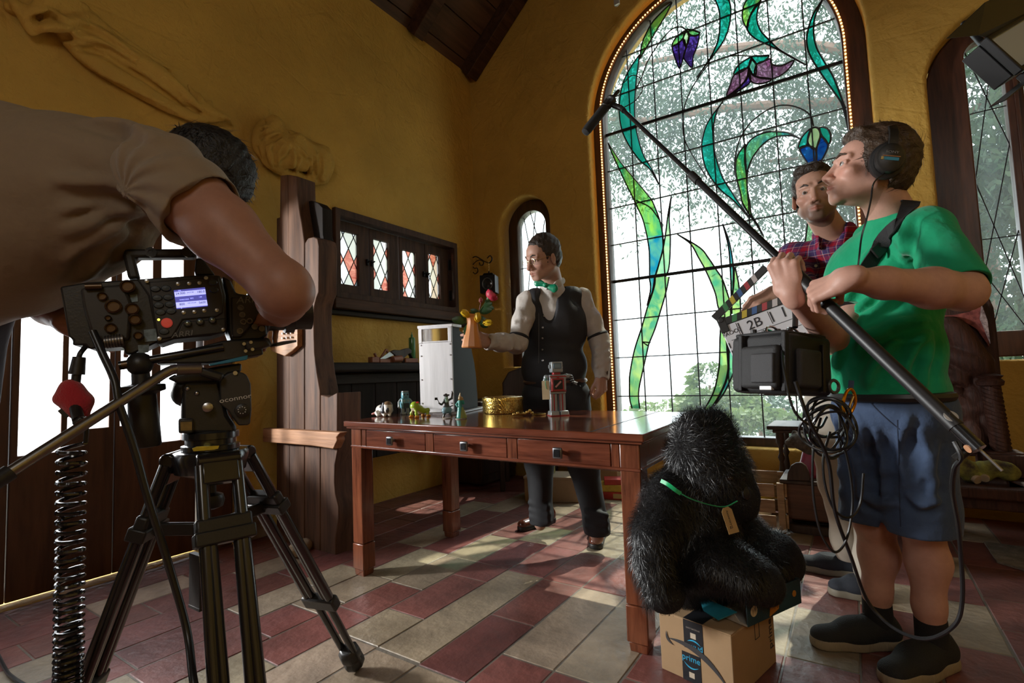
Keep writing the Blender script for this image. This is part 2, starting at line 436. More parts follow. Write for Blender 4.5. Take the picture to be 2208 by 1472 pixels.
    def mesh(s, name, m, parent=None, h=.006, fine=(), colf=None, sm=0):
        "fine: list of (lo, hi, h) boxes meshed at a finer step"
        lo, hi = s.bounds(); lo = lo - 4 * h - .01; hi = hi + 4 * h + .01
        V, F = s.nets(lo, hi, h, [(a, b) for a, b, _ in fine])
        for a, b, hh in fine:
            a2 = np.maximum(np.array(a), lo); b2 = np.minimum(np.array(b), hi)
            v, f = s.nets(a2, b2, hh); F = np.concatenate([F, f + len(V)]); V = np.concatenate([V, v])
        return arr_mesh(name, V, F, m, parent, colf)
def arr_mesh(name, V, F, m, parent=None, colf=None, smooth=True):
    me = bpy.data.meshes.new(name); V = np.asarray(V, np.float32); F = np.asarray(F, np.int32); k = F.shape[1] if len(F) else 4
    me.vertices.add(len(V)); me.vertices.foreach_set('co', V.ravel())
    me.loops.add(F.size); me.loops.foreach_set('vertex_index', F.ravel())
    me.polygons.add(len(F)); me.polygons.foreach_set('loop_start', np.arange(len(F), dtype=np.int32) * k)
    me.update(calc_edges=True); me.validate()
    for mm in (m if isinstance(m, (list, tuple)) else [m]): me.materials.append(mm)
    if colf is not None:
        c = colf(V) if callable(colf) else colf
        ca = me.color_attributes.new('Col', 'FLOAT_COLOR', 'POINT'); ca.data.foreach_set('color', np.concatenate([c, np.ones((len(V), 1))], 1).astype(np.float32).ravel())
    if smooth: me.shade_smooth()
    return link(bpy.data.objects.new(name, me), parent)
def sn(x, y, z, f, ph=0.):
    "cheap smooth pseudo-noise in -1..1"
    return (np.sin(x * f * 1.0 + y * f * .7 + ph) + np.sin(y * f * 1.1 - z * f * .8 + 1.3 + ph * 2) + np.sin(z * f * .9 + x * f * .6 + 2.1 + ph * 3)) / 3
from mathutils.bvhtree import BVHTree
def folds(s, paths, r=.012, m=None):
    "cloth folds along pixel paths laid on the surface of the body s"
    t = s.mesh('tmp', mat('lead_came'), None, .01); q = Surf(t); COL.objects.unlink(t); bpy.data.objects.remove(t)
    for pl in paths:
        w = [q.at(p.x, p.y, 0) for p in bez([(a, b, 0) for a, b in pl], 4)]; w = [a for a in w if a[0]]; k = len(w)
        if k < 3: continue
        rr = [r * (.35 + .65 * sin(pi * (i + .5) / k)) for i in range(k)]
        for i in range(k - 1):
            s.cap(w[i][0] - w[i][1] * r * .3, w[i + 1][0] - w[i + 1][1] * r * .3, rr[i], rr[i + 1], .022)
            v = Vector((0, 0, -1)); d = (w[i + 1][0] - w[i][0]).normalized(); sd = d.cross(w[i][1]); sd = sd if sd.z < 0 else -sd
            s.cap(w[i][0] + sd * r * 1.9 + w[i][1] * r * .75, w[i + 1][0] + sd * r * 1.9 + w[i + 1][1] * r * .75, rr[i], rr[i + 1], .022, None, '-')
class Surf:
    def __init__(s, o): s.t = BVHTree.FromPolygons([tuple(v.co) for v in o.data.vertices], [tuple(p.vertices) for p in o.data.polygons])
    def at(s, px, py, off=.004, fb=None):
        d = (P(px, py, d=1) - Vector((0, 0, CAMZ))).normalized(); h, n, i, q = s.t.ray_cast(Vector((0, 0, CAMZ)), d)
        return (h + n * off, n) if h else (fb, -d)
def fold(s, a, b, r, k=.02): s.cap(a, b, r, r * .6, k)
# ================================================================== the room
XL, YB = -3.2, 4.17                     # left wall face, back wall face
M_XZ = lambda y: Matrix(((1, 0, 0, 0), (0, 0, -1, y), (0, 1, 0, 0), (0, 0, 0, 1)))
M_YZ = lambda x: Matrix(((0, 0, 1, x), (1, 0, 0, 0), (0, 1, 0, 0), (0, 0, 0, 1)))
def plaster():
    m = mat('yellow_plaster', (.54, .335, .075), .75, spec=.25, var=.16, vs=1.3); nt = m.node_tree; b = nt.nodes['Principled BSDF']
    N, L = nt.nodes.new, nt.links.new
    tc = N('ShaderNodeTexCoord'); h = None
    for sc, am, det in ((2.2, 1.0, 4), (9, .45, 6), (45, .12, 4)):
        n = N('ShaderNodeTexNoise'); n.inputs['Scale'].default_value = sc; n.inputs['Detail'].default_value = det; n.inputs['Distortion'].default_value = .8; L(tc.outputs['Object'], n.inputs['Vector'])
        mu = N('ShaderNodeMath'); mu.operation = 'MULTIPLY'; mu.inputs[1].default_value = am; L(n.outputs['Fac'], mu.inputs[0])
        if h is None: h = mu.outputs[0]
        else:
            ad = N('ShaderNodeMath'); L(h, ad.inputs[0]); L(mu.outputs[0], ad.inputs[1]); h = ad.outputs[0]
    v = N('ShaderNodeTexVoronoi'); v.feature = 'DISTANCE_TO_EDGE'; v.inputs['Scale'].default_value = 1.6; L(tc.outputs['Object'], v.inputs['Vector'])
    mr = N('ShaderNodeMapRange'); mr.inputs[1].default_value = 0; mr.inputs[2].default_value = .02; mr.inputs[3].default_value = -.06; mr.inputs[4].default_value = 0; L(v.outputs['Distance'], mr.inputs[0])
    ad = N('ShaderNodeMath'); L(h, ad.inputs[0]); L(mr.outputs[0], ad.inputs[1])
    bp = N('ShaderNodeBump'); bp.inputs['Strength'].default_value = .8; bp.inputs['Distance'].default_value = .05; L(ad.outputs[0], bp.inputs['Height']); L(bp.outputs[0], b.inputs['Normal'])
    return m
PLA = plaster()
DW = wood('dark_frame_wood', (.022, .010, .006), (.075, .03, .016), 'Z', 1, .38)
DWY = wood('dark_frame_wood_along', (.03, .015, .009), (.09, .042, .024), 'Y', 1, .6, spec=.25)
DOORW = wood('door_wood', (.045, .016, .008), (.12, .05, .024), 'Z', .7, .4)
CEILW = wood('ceiling_board_wood', (.05, .022, .012), (.12, .055, .03), 'Y', .6, .6)
LEAD = mat('lead_came', (.02, .02, .022), .5, metal=.3)
IRON = mat('black_iron', (.012, .011, .011), .45, metal=.6, bump=.2)
def struct(o): o['kind'] = 'structure'; return o

# back wall with its three arched openings, gable top
RX = 2.3; gx = (XL + RX) / 2; gz = 4.02 + (gx - XL) * .89 + .3
outer = [(XL - .25, -.05), (RX + .25, -.05), (RX + .25, 4.3), (gx, gz), (XL - .25, 4.3)]
W1, W2, W3 = arch(-.815, .36, 3.24, 1.045, 40), arch(-2.6, 1.05, 2.44, .29, 20), arch(.95, .95, 2.74, .43, 24)
struct(plate('wall_back', outer, [W1, W2, W3], .42, M_XZ(YB + .21), PLA, bevel=.025))
# left wall: french doors and the row of casements
D0, D1, DH = -2.56, 1.49, 2.08
struct(plate('wall_left', [(-3.4, -.05), (YB + .3, -.05), (YB + .3, 4.45), (-3.4, 4.45)],
             [[(D0 - .1, .0), (1.68, .0), (1.68, DH + .1), (D0 - .1, DH + .1)], [(2.40, 1.60), (3.78, 1.60), (3.78, 2.255), (2.40, 2.255)]], .28, M_YZ(XL - .14), PLA, bevel=.012))
struct(MB().box((RX + .12, .5, 2.2), (.24, 8, 4.6)).build('wall_right', PLA, smooth=0))
struct(plate('wall_front', [(XL - .25, -.05), (RX + .25, -.05), (RX + .25, 4.3), (gx, gz), (XL - .25, 4.3)], [[(-1.8, .02), (.4, .02), (.4, 2.4), (-1.8, 2.4)]], .24, M_XZ(-3.32), PLA))
struct(MB().box((-.7, -3.34, 1.2), (2.24, .06, 2.44)).build('door_3', DOORW, bevel=.01))
# ceiling: boards on two slopes, rafters, ridge
def ceil_side(nm, x0, sgn):
    m = MB(); L = (gx - XL) * sqrt(1 + .89 ** 2) + .2; n = 14
    ux = Vector((sgn, 0, .89)).normalized(); nz = ux.cross(Vector((0, 1, 0))); nz = nz if nz.z > 0 else -nz
    R = Matrix((ux, Vector((0, 1, 0)), ux.cross(Vector((0, 1, 0))))).transposed()
    for i in range(n):
        s0 = -.18 + L * i / n; w = L / n - .006
        c = Vector((x0, .45, 4.18)) + ux * (s0 + w / 2) + nz * (.02 + .004 * (i % 2))
        m.box(c, (w, 8.2, .03), R)
    m.box(Vector((x0, .45, 4.2)) + ux * L / 2 + nz * .06, (L + .4, 8.3, .02), R)
    return struct(m.build(nm, CEILW, bevel=.004))
ceil_side('ceiling', XL, 1); ceil_side('ceiling_right', RX, -1)
for i, y in enumerate((4.09, 3.30, 2.42, 1.54, .66, -.22, -1.1, -1.98, -2.86)):
    m = MB()
    for x0, sg in ((XL, 1), (RX, -1)):
        ux = Vector((sg, 0, .89)).normalized(); L = (gx - XL) * sqrt(1 + .89 ** 2)
        dn = ux.cross(Vector((0, 1, 0))); dn = dn if dn.z < 0 else -dn
        R = Matrix((ux, Vector((0, 1, 0)), ux.cross(Vector((0, 1, 0))))).transposed()
        m.box(Vector((x0, y, 4.18)) + ux * (L / 2 - .02) + dn * .055, (L - .04, .115 if i else .15, .16), R)
    struct(m.build('trim_%d' % (i + 1), DWY, bevel=.006))
struct(MB().box((gx, .45, gz - .32), (.12, 8.2, .22)).build('trim_10', DWY))
# stone plinth showing at the foot of the left wall beside the doors
struct(MB().box((XL + .006, 1.79, .075), (.03, .2, .15)).build('baseboard_left', mat('plinth_stone', (.19, .12, .075), .8, var=.35, vs=9, bump=.5, bs=14), bevel=.004))

# ------------------------------------------------------------------ floor of red and buff tiles laid in staggered rows
RED, RED2, BUF = (.175, .062, .052), (.125, .042, .038), (.30, .238, .165)
def floor():
    m = MB(); w = .2075; rnd = random.Random(3)
    edge = {}
    known = {0: [(2.12, 1.71, 'R'), (1.71, 1.29, 'r'), (1.29, .88, 'B'), (2.53, 2.12, 'R')],
             -1: [(2.13, 1.30, 'B'), (1.29, .88, 'B'), (2.54, 2.13, 'R'), (2.95, 2.54, 'R')],
             -2: [(2.15, 1.96, 'R'), (1.96, 1.54, 'R'), (1.54, 1.30, 'B'), (1.30, .9, 'B'), (2.55, 2.15, 'r')],
             -3: [(2.55, 2.145, 'B'), (2.145, 1.745, 'B'), (1.745, 1.45, 'R'), (1.45, 1.04, 'R'), (1.04, .63, 'B')],
             -4: [(2.17, 1.76, 'B'), (1.76, 1.48, 'B'), (1.48, 1.355, 'B'), (1.355, 1.14, 'R'), (1.14, .75, 'R')],
             -5: [(2.18, 1.78, 'R'), (1.78, 1.525, 'B'), (1.525, 1.185, 'B'), (1.185, .78, 'R')],
             -6: [(1.95, 1.54, 'R'), (1.54, 1.13, 'R')], -7: [(1.72, 1.425, 'B'), (1.425, 1.02, 'R'), (2.13, 1.72, 'R')],
             1: [(2.53, 2.12, 'R'), (2.12, 1.49, 'B'), (1.49, 1.08, 'R')], 2: [(2.53, 2.12, 'R'), (2.12, 1.49, 'B')],
             3: [(2.4, 1.98, 'R'), (1.98, 1.57, 'R')], 4: [(2.36, 1.95, 'B'), (2.77, 2.36, 'B'), (1.95, 1.54, 'R')], 5: [(2.36, 1.95, 'B'), (2.77, 2.36, 'R')]}
    m.cur = (.15, .13, .105)
    m.quad((XL - .2, -3.4, -.002), (RX + .2, -3.4, -.002), (RX + .2, YB + .3, -.002), (XL - .2, YB + .3, -.002))
    for k in range(-11, 18):
        x0 = -1.285 + .2075 * k; x1 = x0 + w - .012; kn = known.get(k, []); spans = list(kn)
        top = max([a for a, b, c in kn], default=2.1 + .2 * (k % 2)); y = top
        red_p = .62 if -6 < k < 3 else (.95 if k < -5 else .97)
        while y < YB + .1:
            L = rnd.choice((.41, .41, .41, .3)); spans.append((y + L, y, 'R' if rnd.random() < red_p - .1 else 'B')); y += L
        y = min([b for a, b, c in kn], default=top)
        while y > -3.3:
            L = .41; spans.append((y, y - L, 'R' if rnd.random() < red_p else 'B')); y -= L
        for a, b, c in spans:
            col = {'R': RED, 'r': RED2, 'B': BUF}[c]; j = rnd.uniform(.86, 1.14); m.cur = tuple(v * j * rnd.uniform(.96, 1.04) for v in col)
            g = .006; jx = [rnd.uniform(-.002, .002) for _ in range(4)]; zz = rnd.uniform(-.0012, .0008)
            vs = [(x0 + jx[0], b + g, zz), (x1 + jx[1], b + g, zz), (x1 + jx[2], a - g, zz), (x0 + jx[3], a - g, zz)]
            lo = [(vs[0][0] - .003, vs[0][1] - .003, -.0022), (vs[1][0] + .003, vs[1][1] - .003, -.0022), (vs[2][0] + .003, vs[2][1] + .003, -.0022), (vs[3][0] - .003, vs[3][1] + .003, -.0022)]
            m.add(vs + lo, [(0, 1, 2, 3), (4, 5, 1, 0), (5, 6, 2, 1), (6, 7, 3, 2), (7, 4, 0, 3)])
    fm = vcol_mat('floor_tile', .42, .45, bump=.5, bs=26, var=.38, vs=5)
    nt = fm.node_tree; b = nt.nodes['Principled BSDF']; tc = nt.nodes.new('ShaderNodeTexCoord')
    n = nt.nodes.new('ShaderNodeTexNoise'); n.inputs['Scale'].default_value = 4; n.inputs['Detail'].default_value = 8; nt.links.new(tc.outputs['Object'], n.inputs[0])
    mr = nt.nodes.new('ShaderNodeMapRange'); mr.inputs[3].default_value = .22; mr.inputs[4].default_value = .72; nt.links.new(n.outputs['Fac'], mr.inputs[0]); nt.links.new(mr.outputs[0], b.inputs['Roughness'])
    return struct(m.build('floor', fm, smooth=0))
floor()

# ------------------------------------------------------------------ the stained glass window
def c1(p): return (1240 + p[0] / 3.3455, p[1] / 3.3455)
def c2(p): return (1240 + p[0] / 3.3455, 420 + p[1] / 3.3455)
def c3(p): return (1240 + p[0] / 3.3455, 740 + p[1] / 3.3455)
GY = 4.36
CLEAR = glass('clear_leaded_glass', (.93, .98, .98), .035, .02, .05, dcol=(.75, .9, 1))
w1 = struct(thing('window_1', None, None, (-.84, GY, .4)))
plate('frame', arch(-.815, .33, 3.24, 1.05, 44), [arch(-.84, .425, 3.27, .925, 44)], .13, M_XZ(GY - .01), DW, w1, bevel=.012)
gl = plate('pane', arch(-.84, .42, 3.27, .93, 44), [], .004, M_XZ(GY), CLEAR, w1)
m = MB()
def inside_z(x): return 3.27 + sqrt(max(0, .93 ** 2 - (x + .84) ** 2))
def inside_x(z): return .93 if z < 3.27 else sqrt(max(0, .93 ** 2 - (z - 3.27) ** 2))
for i, x in enumerate((-1.525, -1.295, -1.063, -.833, -.603, -.37, -.138)): m.bar((x, GY - .006, .42), (x, GY - .006, inside_z(x)), .009, .012, (0, 1, 0))
for z, t in ((.745, .009), (1.09, .009), (1.43, .009), (1.783, .026), (2.12, .009), (2.462, .009), (2.812, .009), (3.158, .026), (3.50, .009), (3.84, .009)):
    a = inside_x(z); m.bar((-.84 - a, GY - .008, z), (-.84 + a, GY - .008, z), .014, t, (0, 0, 1))
m.build('lead_grid', LEAD, w1, smooth=0)
def wp(q): return P(q[0], q[1], y=GY - .008)
TEAL = glass('teal_leaf_glass', (.003, .15, .10), .5, .05, .05, col2=(.012, .22, .19), vs=3, stretch=(1.5, 1, .6))
GREEN = glass('green_leaf_glass', (.010, .17, .08), .5, .05, .05, col2=(.13, .28, .04), vs=4, stretch=(2, 1, .6))
YGREEN = glass('yellow_green_leaf_glass', (.03, .17, .09), .5, .05, .05, col2=(.21, .30, .08), vs=6, stretch=(1.4, 1, .7))
BLUEG = glass('turquoise_leaf_glass', (.004, .11, .17), .5, .05, .05, col2=(.08, .25, .11), vs=5, stretch=(1.4, 1, .7))
PALE = glass('pale_green_glass', (.12, .27, .16), .5, .05, .05, col2=(.25, .34, .18), vs=5)
PURP = glass('purple_petal_glass', (.018, .006, .07), .3, .05, .05, col2=(.035, .018, .12), vs=9)
MAUV = glass('mauve_petal_glass', (.08, .025, .06), .4, .05, .05, col2=(.15, .09, .14), vs=7)
BLUE = glass('blue_petal_glass', (.002, .025, .17), .4, .05, .05, col2=(.008, .08, .27), vs=9)
out = MB()
def piece(nm, m, pts, sm=True, closed=True):
    w = [wp(q) for q in pts]
    if sm: w = bez(w, 4, True)
    b = MB(); n = len(w); dy = Vector((0, .003, 0))
    b.add(w + [p + dy for p in w], [tuple(range(n))]); o = b.build(nm, m, w1, smooth=0)
    bm = bmesh.new(); bm.from_mesh(o.data); bmesh.ops.triangulate(bm, faces=bm.faces[:]); bmesh.ops.delete(bm, geom=[v for v in bm.verts if not v.link_faces], context='VERTS'); bm.to_mesh(o.data); bm.free()
    out.tube([p - Vector((0, .004, 0)) for p in w], .0068, 5, closed=True)
def lens(nm, m, L, R_):
    "blade from two edges running tip to tip"
    l = bez([wp(q) for q in L], 5); r = bez([wp(q) for q in R_], 5)
    b = MB(); n = max(len(l), len(r)); l = [l[round(i * (len(l) - 1) / (n - 1))] for i in range(n)]; r = [r[round(i * (len(r) - 1) / (n - 1))] for i in range(n)]
    b.add(l + r, [(i, i + 1, n + i + 1, n + i) for i in range(n - 1)]); b.build(nm, m, w1, smooth=0)
    for e in (l, r): out.tube([p - Vector((0, .004, 0)) for p in e], .0068, 5)
C1 = lambda *p: [c1(q) for q in p]
C2 = lambda *p: [c2(q) for q in p]
C3 = lambda *p: [c3(q) for q in p]
lens('leaf_glass', GREEN, C1((700, 20), (640, 75), (560, 160), (510, 250), (480, 330), (470, 425)), C1((700, 20), (665, 95), (620, 170), (560, 270), (515, 345), (470, 425)))
lens('leaf_glass', TEAL, C1((465, 395), (400, 490), (350, 590), (325, 700), (320, 820), (340, 940), (390, 1050), (470, 1160), (540, 1220), (605, 1330)), C1((465, 395), (458, 470), (445, 560), (435, 680), (430, 800), (440, 920), (465, 1030), (500, 1130), (560, 1230), (605, 1330)))
lens('leaf_glass', TEAL, C1((990, -40), (1010, 0), (1040, 80), (1045, 180), (1035, 280), (1010, 350), (970, 430), (880, 560)), C1((1090, -40), (1110, 0), (1125, 80), (1110, 200), (1070, 300), (1000, 400), (930, 490), (880, 560)))
lens('leaf_glass', GREEN, C1((1330, -90), (1240, 0), (1210, 70), (1210, 150), (1243, 215)), C1((1400, -90), (1340, 5), (1300, 50), (1262, 120), (1243, 215)))
lens('leaf_glass', TEAL, C1((1340, 5), (1262, 120), (1243, 215), (1300, 280), (1390, 325), (1480, 370), (1570, 420), (1665, 470)), C1((1340, 5), (1315, 90), (1315, 160), (1345, 230), (1400, 290), (1470, 355), (1560, 410), (1665, 470)))
lens('leaf_glass', TEAL, C1((1785, 0), (1720, 100), (1685, 200), (1670, 300), (1690, 390), (1740, 480), (1800, 570), (1870, 670), (1930, 770), (1975, 960)), C1((1785, 0), (1748, 80), (1725, 150), (1722, 250), (1745, 350), (1800, 450), (1860, 550), (1915, 690), (1950, 800), (1975, 960)))
lens('leaf_glass', TEAL, C1((1070, 730), (1000, 820), (950, 900), (920, 1000), (915, 1080), (935, 1190), (985, 1290), (1060, 1380)) + C2((1140, 40), (1260, 170)), C1((1070, 730), (1030, 790), (1005, 880), (1000, 980), (1005, 1080), (1030, 1180), (1070, 1290), (1120, 1370)) + C2((1175, 50), (1260, 170)))
lens('leaf_glass', GREEN, C2((1360, 300), (1300, 200), (1250, 130), (1205, 50)) + C1((1195, 1400), (1165, 1280), (1160, 1180), (1180, 1110), (1230, 1040)), C2((1360, 300), (1320, 220), (1275, 150)) + C1((1262, 1472), (1245, 1380), (1240, 1290), (1235, 1240), (1225, 1160), (1230, 1040)))
lens('leaf_glass', BLUEG, C1((1240, 1290), (1232, 1180), (1228, 1090), (1250, 1030), (1300, 985), (1380, 955), (1460, 950), (1540, 960), (1620, 1000)), C1((1240, 1290), (1250, 1220), (1280, 1140), (1330, 1070), (1390, 1015), (1460, 985), (1540, 980), (1580, 985), (1620, 1000)))
lens('leaf_glass', GREEN, C1((240, 1030), (260, 1090), (310, 1200), (370, 1330), (420, 1430)) + C2((450, 90), (490, 180), (520, 300)), C1((240, 1030), (330, 1170), (430, 1290), (520, 1400)) + C2((560, 50), (610, 180), (635, 290)))
lens('leaf_glass', BLUEG, C2((520, 300), (535, 400), (538, 500), (538, 580)), C2((635, 290), (635, 390), (605, 500), (580, 580)))
lens('leaf_glass', PALE, C2((695, 10), (670, 150), (655, 270), (635, 390), (600, 520), (580, 590)), C2((695, 10), (680, 170), (688, 300), (685, 450), (675, 540), (655, 590)))
lens('leaf_glass', YGREEN, C2((580, 590), (575, 650), (555, 720), (520, 820), (480, 960), (440, 1080), (415, 1180), (395, 1300)) + C3((393, 300), (395, 400), (412, 470)), C2((680, 590), (660, 690), (620, 830), (580, 960), (540, 1060), (530, 1090)) + C3((505, 130), (480, 240), (462, 330), (460, 400), (468, 470)))
lens('leaf_glass', BLUEG, C2((535, 590), (545, 680), (520, 800)), C2((575, 590), (560, 690), (520, 800)))
lens('leaf_glass', YGREEN, C2((740, 285), (835, 355), (890, 450), (940, 540), (985, 640), (1015, 720), (1030, 800), (1050, 850)), C2((740, 285), (900, 380), (960, 450), (1020, 540), (1060, 600), (1090, 680), (1120, 780), (1125, 850)))
lens('leaf_glass', YGREEN, C2((1050, 850), (1050, 950), (1045, 1050)) + C3((1042, 120), (1035, 200), (1000, 350), (930, 480), (885, 545)), C2((1125, 850), (1110, 950), (1105, 1050)) + C3((1105, 120), (1102, 200), (1075, 300), (1000, 440), (900, 545)))
lens('leaf_glass', BLUEG, C2((1195, 850), (1150, 950), (1115, 1050)) + C3((1110, 120), (1108, 200), (1080, 300), (1005, 440), (905, 545)), C2((1200, 860), (1190, 1000)) + C3((1180, 60), (1150, 190), (1105, 300), (1060, 380), (990, 470), (930, 545)))
lens('leaf_glass', BLUEG, C2((1065, 210), (1090, 300), (1110, 400), (1120, 540), (1125, 650), (1128, 780)), C2((1065, 210), (1110, 330), (1138, 480), (1142, 600), (1138, 700), (1128, 780)))
lens('leaf_glass', YGREEN, C2((1148, 520), (1145, 640), (1132, 760), (1130, 860)), C2((1155, 520), (1180, 640), (1192, 760), (1195, 860)))
piece('leaf_glass', PALE, C2((1690, 150), (1760, 160), (1755, 260), (1720, 320), (1650, 420), (1665, 300)))
piece('leaf_glass', GREEN, C1((700, 335), (720, 285), (760, 245), (795, 225), (780, 275), (740, 315)))
piece('leaf_glass', PALE, C1((800, 220), (820, 255), (820, 300), (800, 335), (783, 300), (785, 260)))
piece('leaf_glass', GREEN, C1((805, 215), (850, 220), (902, 240), (870, 258), (835, 255)))
piece('petal_glass', PURP, C1((703, 345), (740, 318), (785, 285), (800, 345), (780, 420), (755, 495), (725, 430)))
piece('petal_glass', PURP, C1((805, 338), (825, 265), (870, 262), (897, 258), (880, 340), (853, 410), (846, 490), (800, 445), (784, 405)))
piece('leaf_glass', TEAL, C1((1145, 535), (1180, 470), (1270, 415), (1258, 470), (1200, 520)))
piece('leaf_glass', TEAL, C1((1275, 410), (1340, 405), (1400, 403), (1360, 445), (1305, 458)))
piece('leaf_glass', BLUEG, C1((1275, 425), (1308, 470), (1300, 550), (1260, 500), (1260, 450)))
piece('petal_glass', MAUV, C1((1095, 695), (1120, 610), (1150, 540), (1245, 490), (1240, 560), (1190, 625)))
piece('petal_glass', PURP, C1((1120, 690), (1190, 630), (1245, 560), (1252, 510), (1265, 590), (1200, 645)))
piece('petal_glass', MAUV, C1((1312, 465), (1370, 440), (1410, 425), (1420, 465), (1490, 475), (1580, 437), (1520, 520), (1420, 570), (1300, 548)))
piece('petal_glass', MAUV, C1((1255, 515), (1300, 553), (1415, 572), (1370, 600), (1310, 605), (1268, 585)))
piece('leaf_glass', TEAL, C1((1610, 1070), (1640, 985), (1700, 930), (1680, 1000), (1668, 1050)))
piece('leaf_glass', PALE, C1((1705, 930), (1750, 925), (1770, 980), (1735, 1075), (1690, 1050), (1678, 1000)))
piece('leaf_glass', TEAL, C1((1765, 920), (1820, 930), (1845, 985), (1830, 1040), (1780, 980)))
piece('petal_glass', BLUE, C1((1620, 1075), (1670, 1052), (1733, 1080), (1738, 1170), (1690, 1185), (1655, 1145)))
piece('petal_glass', BLUE, C1((1742, 1080), (1775, 988), (1825, 1045), (1800, 1120), (1770, 1165), (1743, 1168)))
for st in (C1((800, 215), (760, 195), (700, 210), (640, 270), (580, 350), (520, 450), (480, 560), (440, 640)), C1((1390, 405), (1280, 405), (1150, 400), (1050, 425), (970, 460), (890, 560), (830, 660), (785, 790), (780, 960), (830, 1090), (950, 1280)),
           C1((1720, 910), (1700, 840), (1640, 790), (1540, 760), (1440, 770), (1330, 830), (1230, 930), (1170, 1060), (1150, 1200), (1160, 1280)), C1((1243, 215), (1262, 120), (1340, 5)), C2((610, 180), (540, 90), (440, 40)), C2((490, 1060), (545, 1065)), C2((485, 1060), (530, 1090))):
    out.tube(bez([wp(q) for q in st], 6), .0058, 5)
out.build('lead_outline', LEAD, w1)
# rope light round the inside of the frame
rl = thing('rope_light', 'glowing warm rope light following the arched frame of the big stained glass window', 'rope light', (-1.76, GY - .09, 1))
path = [(-.84 - .945, .62 + i * (3.27 - .62) / 60) for i in range(61)] + [(-.84 - .945 * cos(pi * i / 60), 3.27 + .945 * sin(pi * i / 60)) for i in range(1, 60)] + [(-.84 + .945, 3.27 - i * (3.27 - .62) / 60) for i in range(61)]
rp = [Vector((x, GY - .09, z)) for x, z in path]
MB().tube(rp, .007, 8).build('clear_tube', glass('rope_tube_plastic', (.9, .75, .55), .1, .2, .08), rl)
BULB = mat('warm_bulb', (1, .55, .2), .4, emit=5)
acc = 0; spots = []; 
for a, b in zip(rp, rp[1:]):
    d = (b - a).length
    while acc < d: spots.append(a + (b - a) * (acc / d)); acc += .026
    acc -= d
vis = [s for s in spots if s.z < 3.3 and s.x < -.8]; vis = vis[:100]; rest = [s for s in spots if s not in vis]
b0 = MB().ball((0, 0, 0), .0068, 8, 5).build('bulb', BULB, rl); b0.location = vis[0]
for s in vis[1:]:
    c = b0.copy(); COL.objects.link(c); c.location = s
mb = MB()
for s in rest: mb.ball(s, .0068, 6, 4)
tag(mb.build('bulb_run', BULB, rl), kind='stuff')

# narrow arched window and the right arched window
def arched(name, cx, z0, zs, r, y, fr, xs, leadz, frame_m):
    w = struct(thing(name, None, None, (cx, y, z0)))
    plate('frame', arch(cx, z0 - fr, zs, r + fr, 26), [arch(cx, z0, zs, r, 26)], .10, M_XZ(y), frame_m, w, bevel=.01)
    plate('pane', arch(cx, z0, zs, r, 26), [], .004, M_XZ(y), CLEAR, w)
    m = MB()
    for a, b in xs: m.bar((a[0], y - .006, a[1]), (b[0], y - .006, b[1]), .007, .007, (0, 1, 0))
    for z in leadz: m.bar((cx - r, y - .006, z), (cx + r, y - .006, z), .007, .007)
    m.build('lead_lines', LEAD, w, smooth=0); return w
arched('window_2', -2.595, 1.14, 2.45, .165, 4.36, .11, [((-2.70, 2.57), (-2.56, 1.75)), ((-2.56, 1.75), (-2.72, 1.2)), ((-2.56, 2.6), (-2.7, 1.7)), ((-2.7, 1.7), (-2.5, 1.15)), ((-2.62, 2.61), (-2.43, 1.9)), ((-2.46, 2.5), (-2.62, 1.6))], [2.05, 1.6], DW)
w3 = struct(thing('window_3', None, None, (.95, 4.36, 1.13))); REDF = wood('red_frame_wood', (.035, .012, .007), (.10, .035, .018), 'Z', 1, .35)
plate('frame', arch(.95, .97, 2.74, .425, 26), [arch(.822, 1.13, 2.92, .088, 16), arch(1.08, 1.13, 2.92, .088, 16)], .10, M_XZ(4.36), REDF, w3, bevel=.01)
MB().box((.951, 4.30, 1.95), (.018, .03, 1.9)).build('mullion', REDF, w3, bevel=.004)
for cx in (.822, 1.08):
    plate('pane', arch(cx, 1.13, 2.92, .088, 16), [], .004, M_XZ(4.36), CLEAR, w3); m = MB(); l_, r_ = cx - .088, cx + .088
    for a_, b_ in (((l_ + .01, 2.97), (r_, 2.3)), ((r_ - .02, 2.99), (l_, 2.1)), ((r_, 2.3), (l_, 1.5)), ((l_, 2.1), (r_, 1.3)), ((r_, 1.75), (l_ + .01, 1.14)), ((l_, 1.5), (r_ - .01, 1.14)), ((l_, 2.55), (r_, 2.55)), ((l_, 1.72), (r_, 1.72))): m.bar((a_[0], 4.354, a_[1]), (b_[0], 4.354, b_[1]), .006, .006, (0, 1, 0))
    m.build('lead_lines', LEAD, w3, smooth=0)

# cabinet casements in the left wall with diamond panes
FW = wood('casement_wood', (.028, .014, .009), (.085, .042, .026), 'Z', 1, .6, spec=.25)
w4 = struct(thing('window_4', None, None, (XL, 3.09, 1.6)))
plate('frame', [(2.385, 1.585), (3.795, 1.585), (3.795, 2.27), (2.385, 2.27)], [[(2.43, 1.635), (3.75, 1.635), (3.75, 2.215), (2.43, 2.215)]], .2, M_YZ(XL - .03), FW, w4, bevel=.006)
TXT = glass('obscure_glass', (.30, .32, .33), .4, .15, .1, bump=.6, bs=120)
MILK = glass('milky_glass', (.25, .275, .25), .7, .1, .06)
GREY = glass('grey_bevel_glass', (.10, .12, .13), .5, .1, .08)
ROSE = glass('rose_glass', (.16, .035, .025), .55, .1, .06, col2=(.28, .13, .095), vs=8, stretch=(1, 1, 3))
cas = [(2.49, 2.665, 1.715, 2.135), (2.818, 2.985, 1.715, 2.135), (3.142, 3.31, 1.69, 2.105), (3.47, 3.628, 1.715, 2.135)]
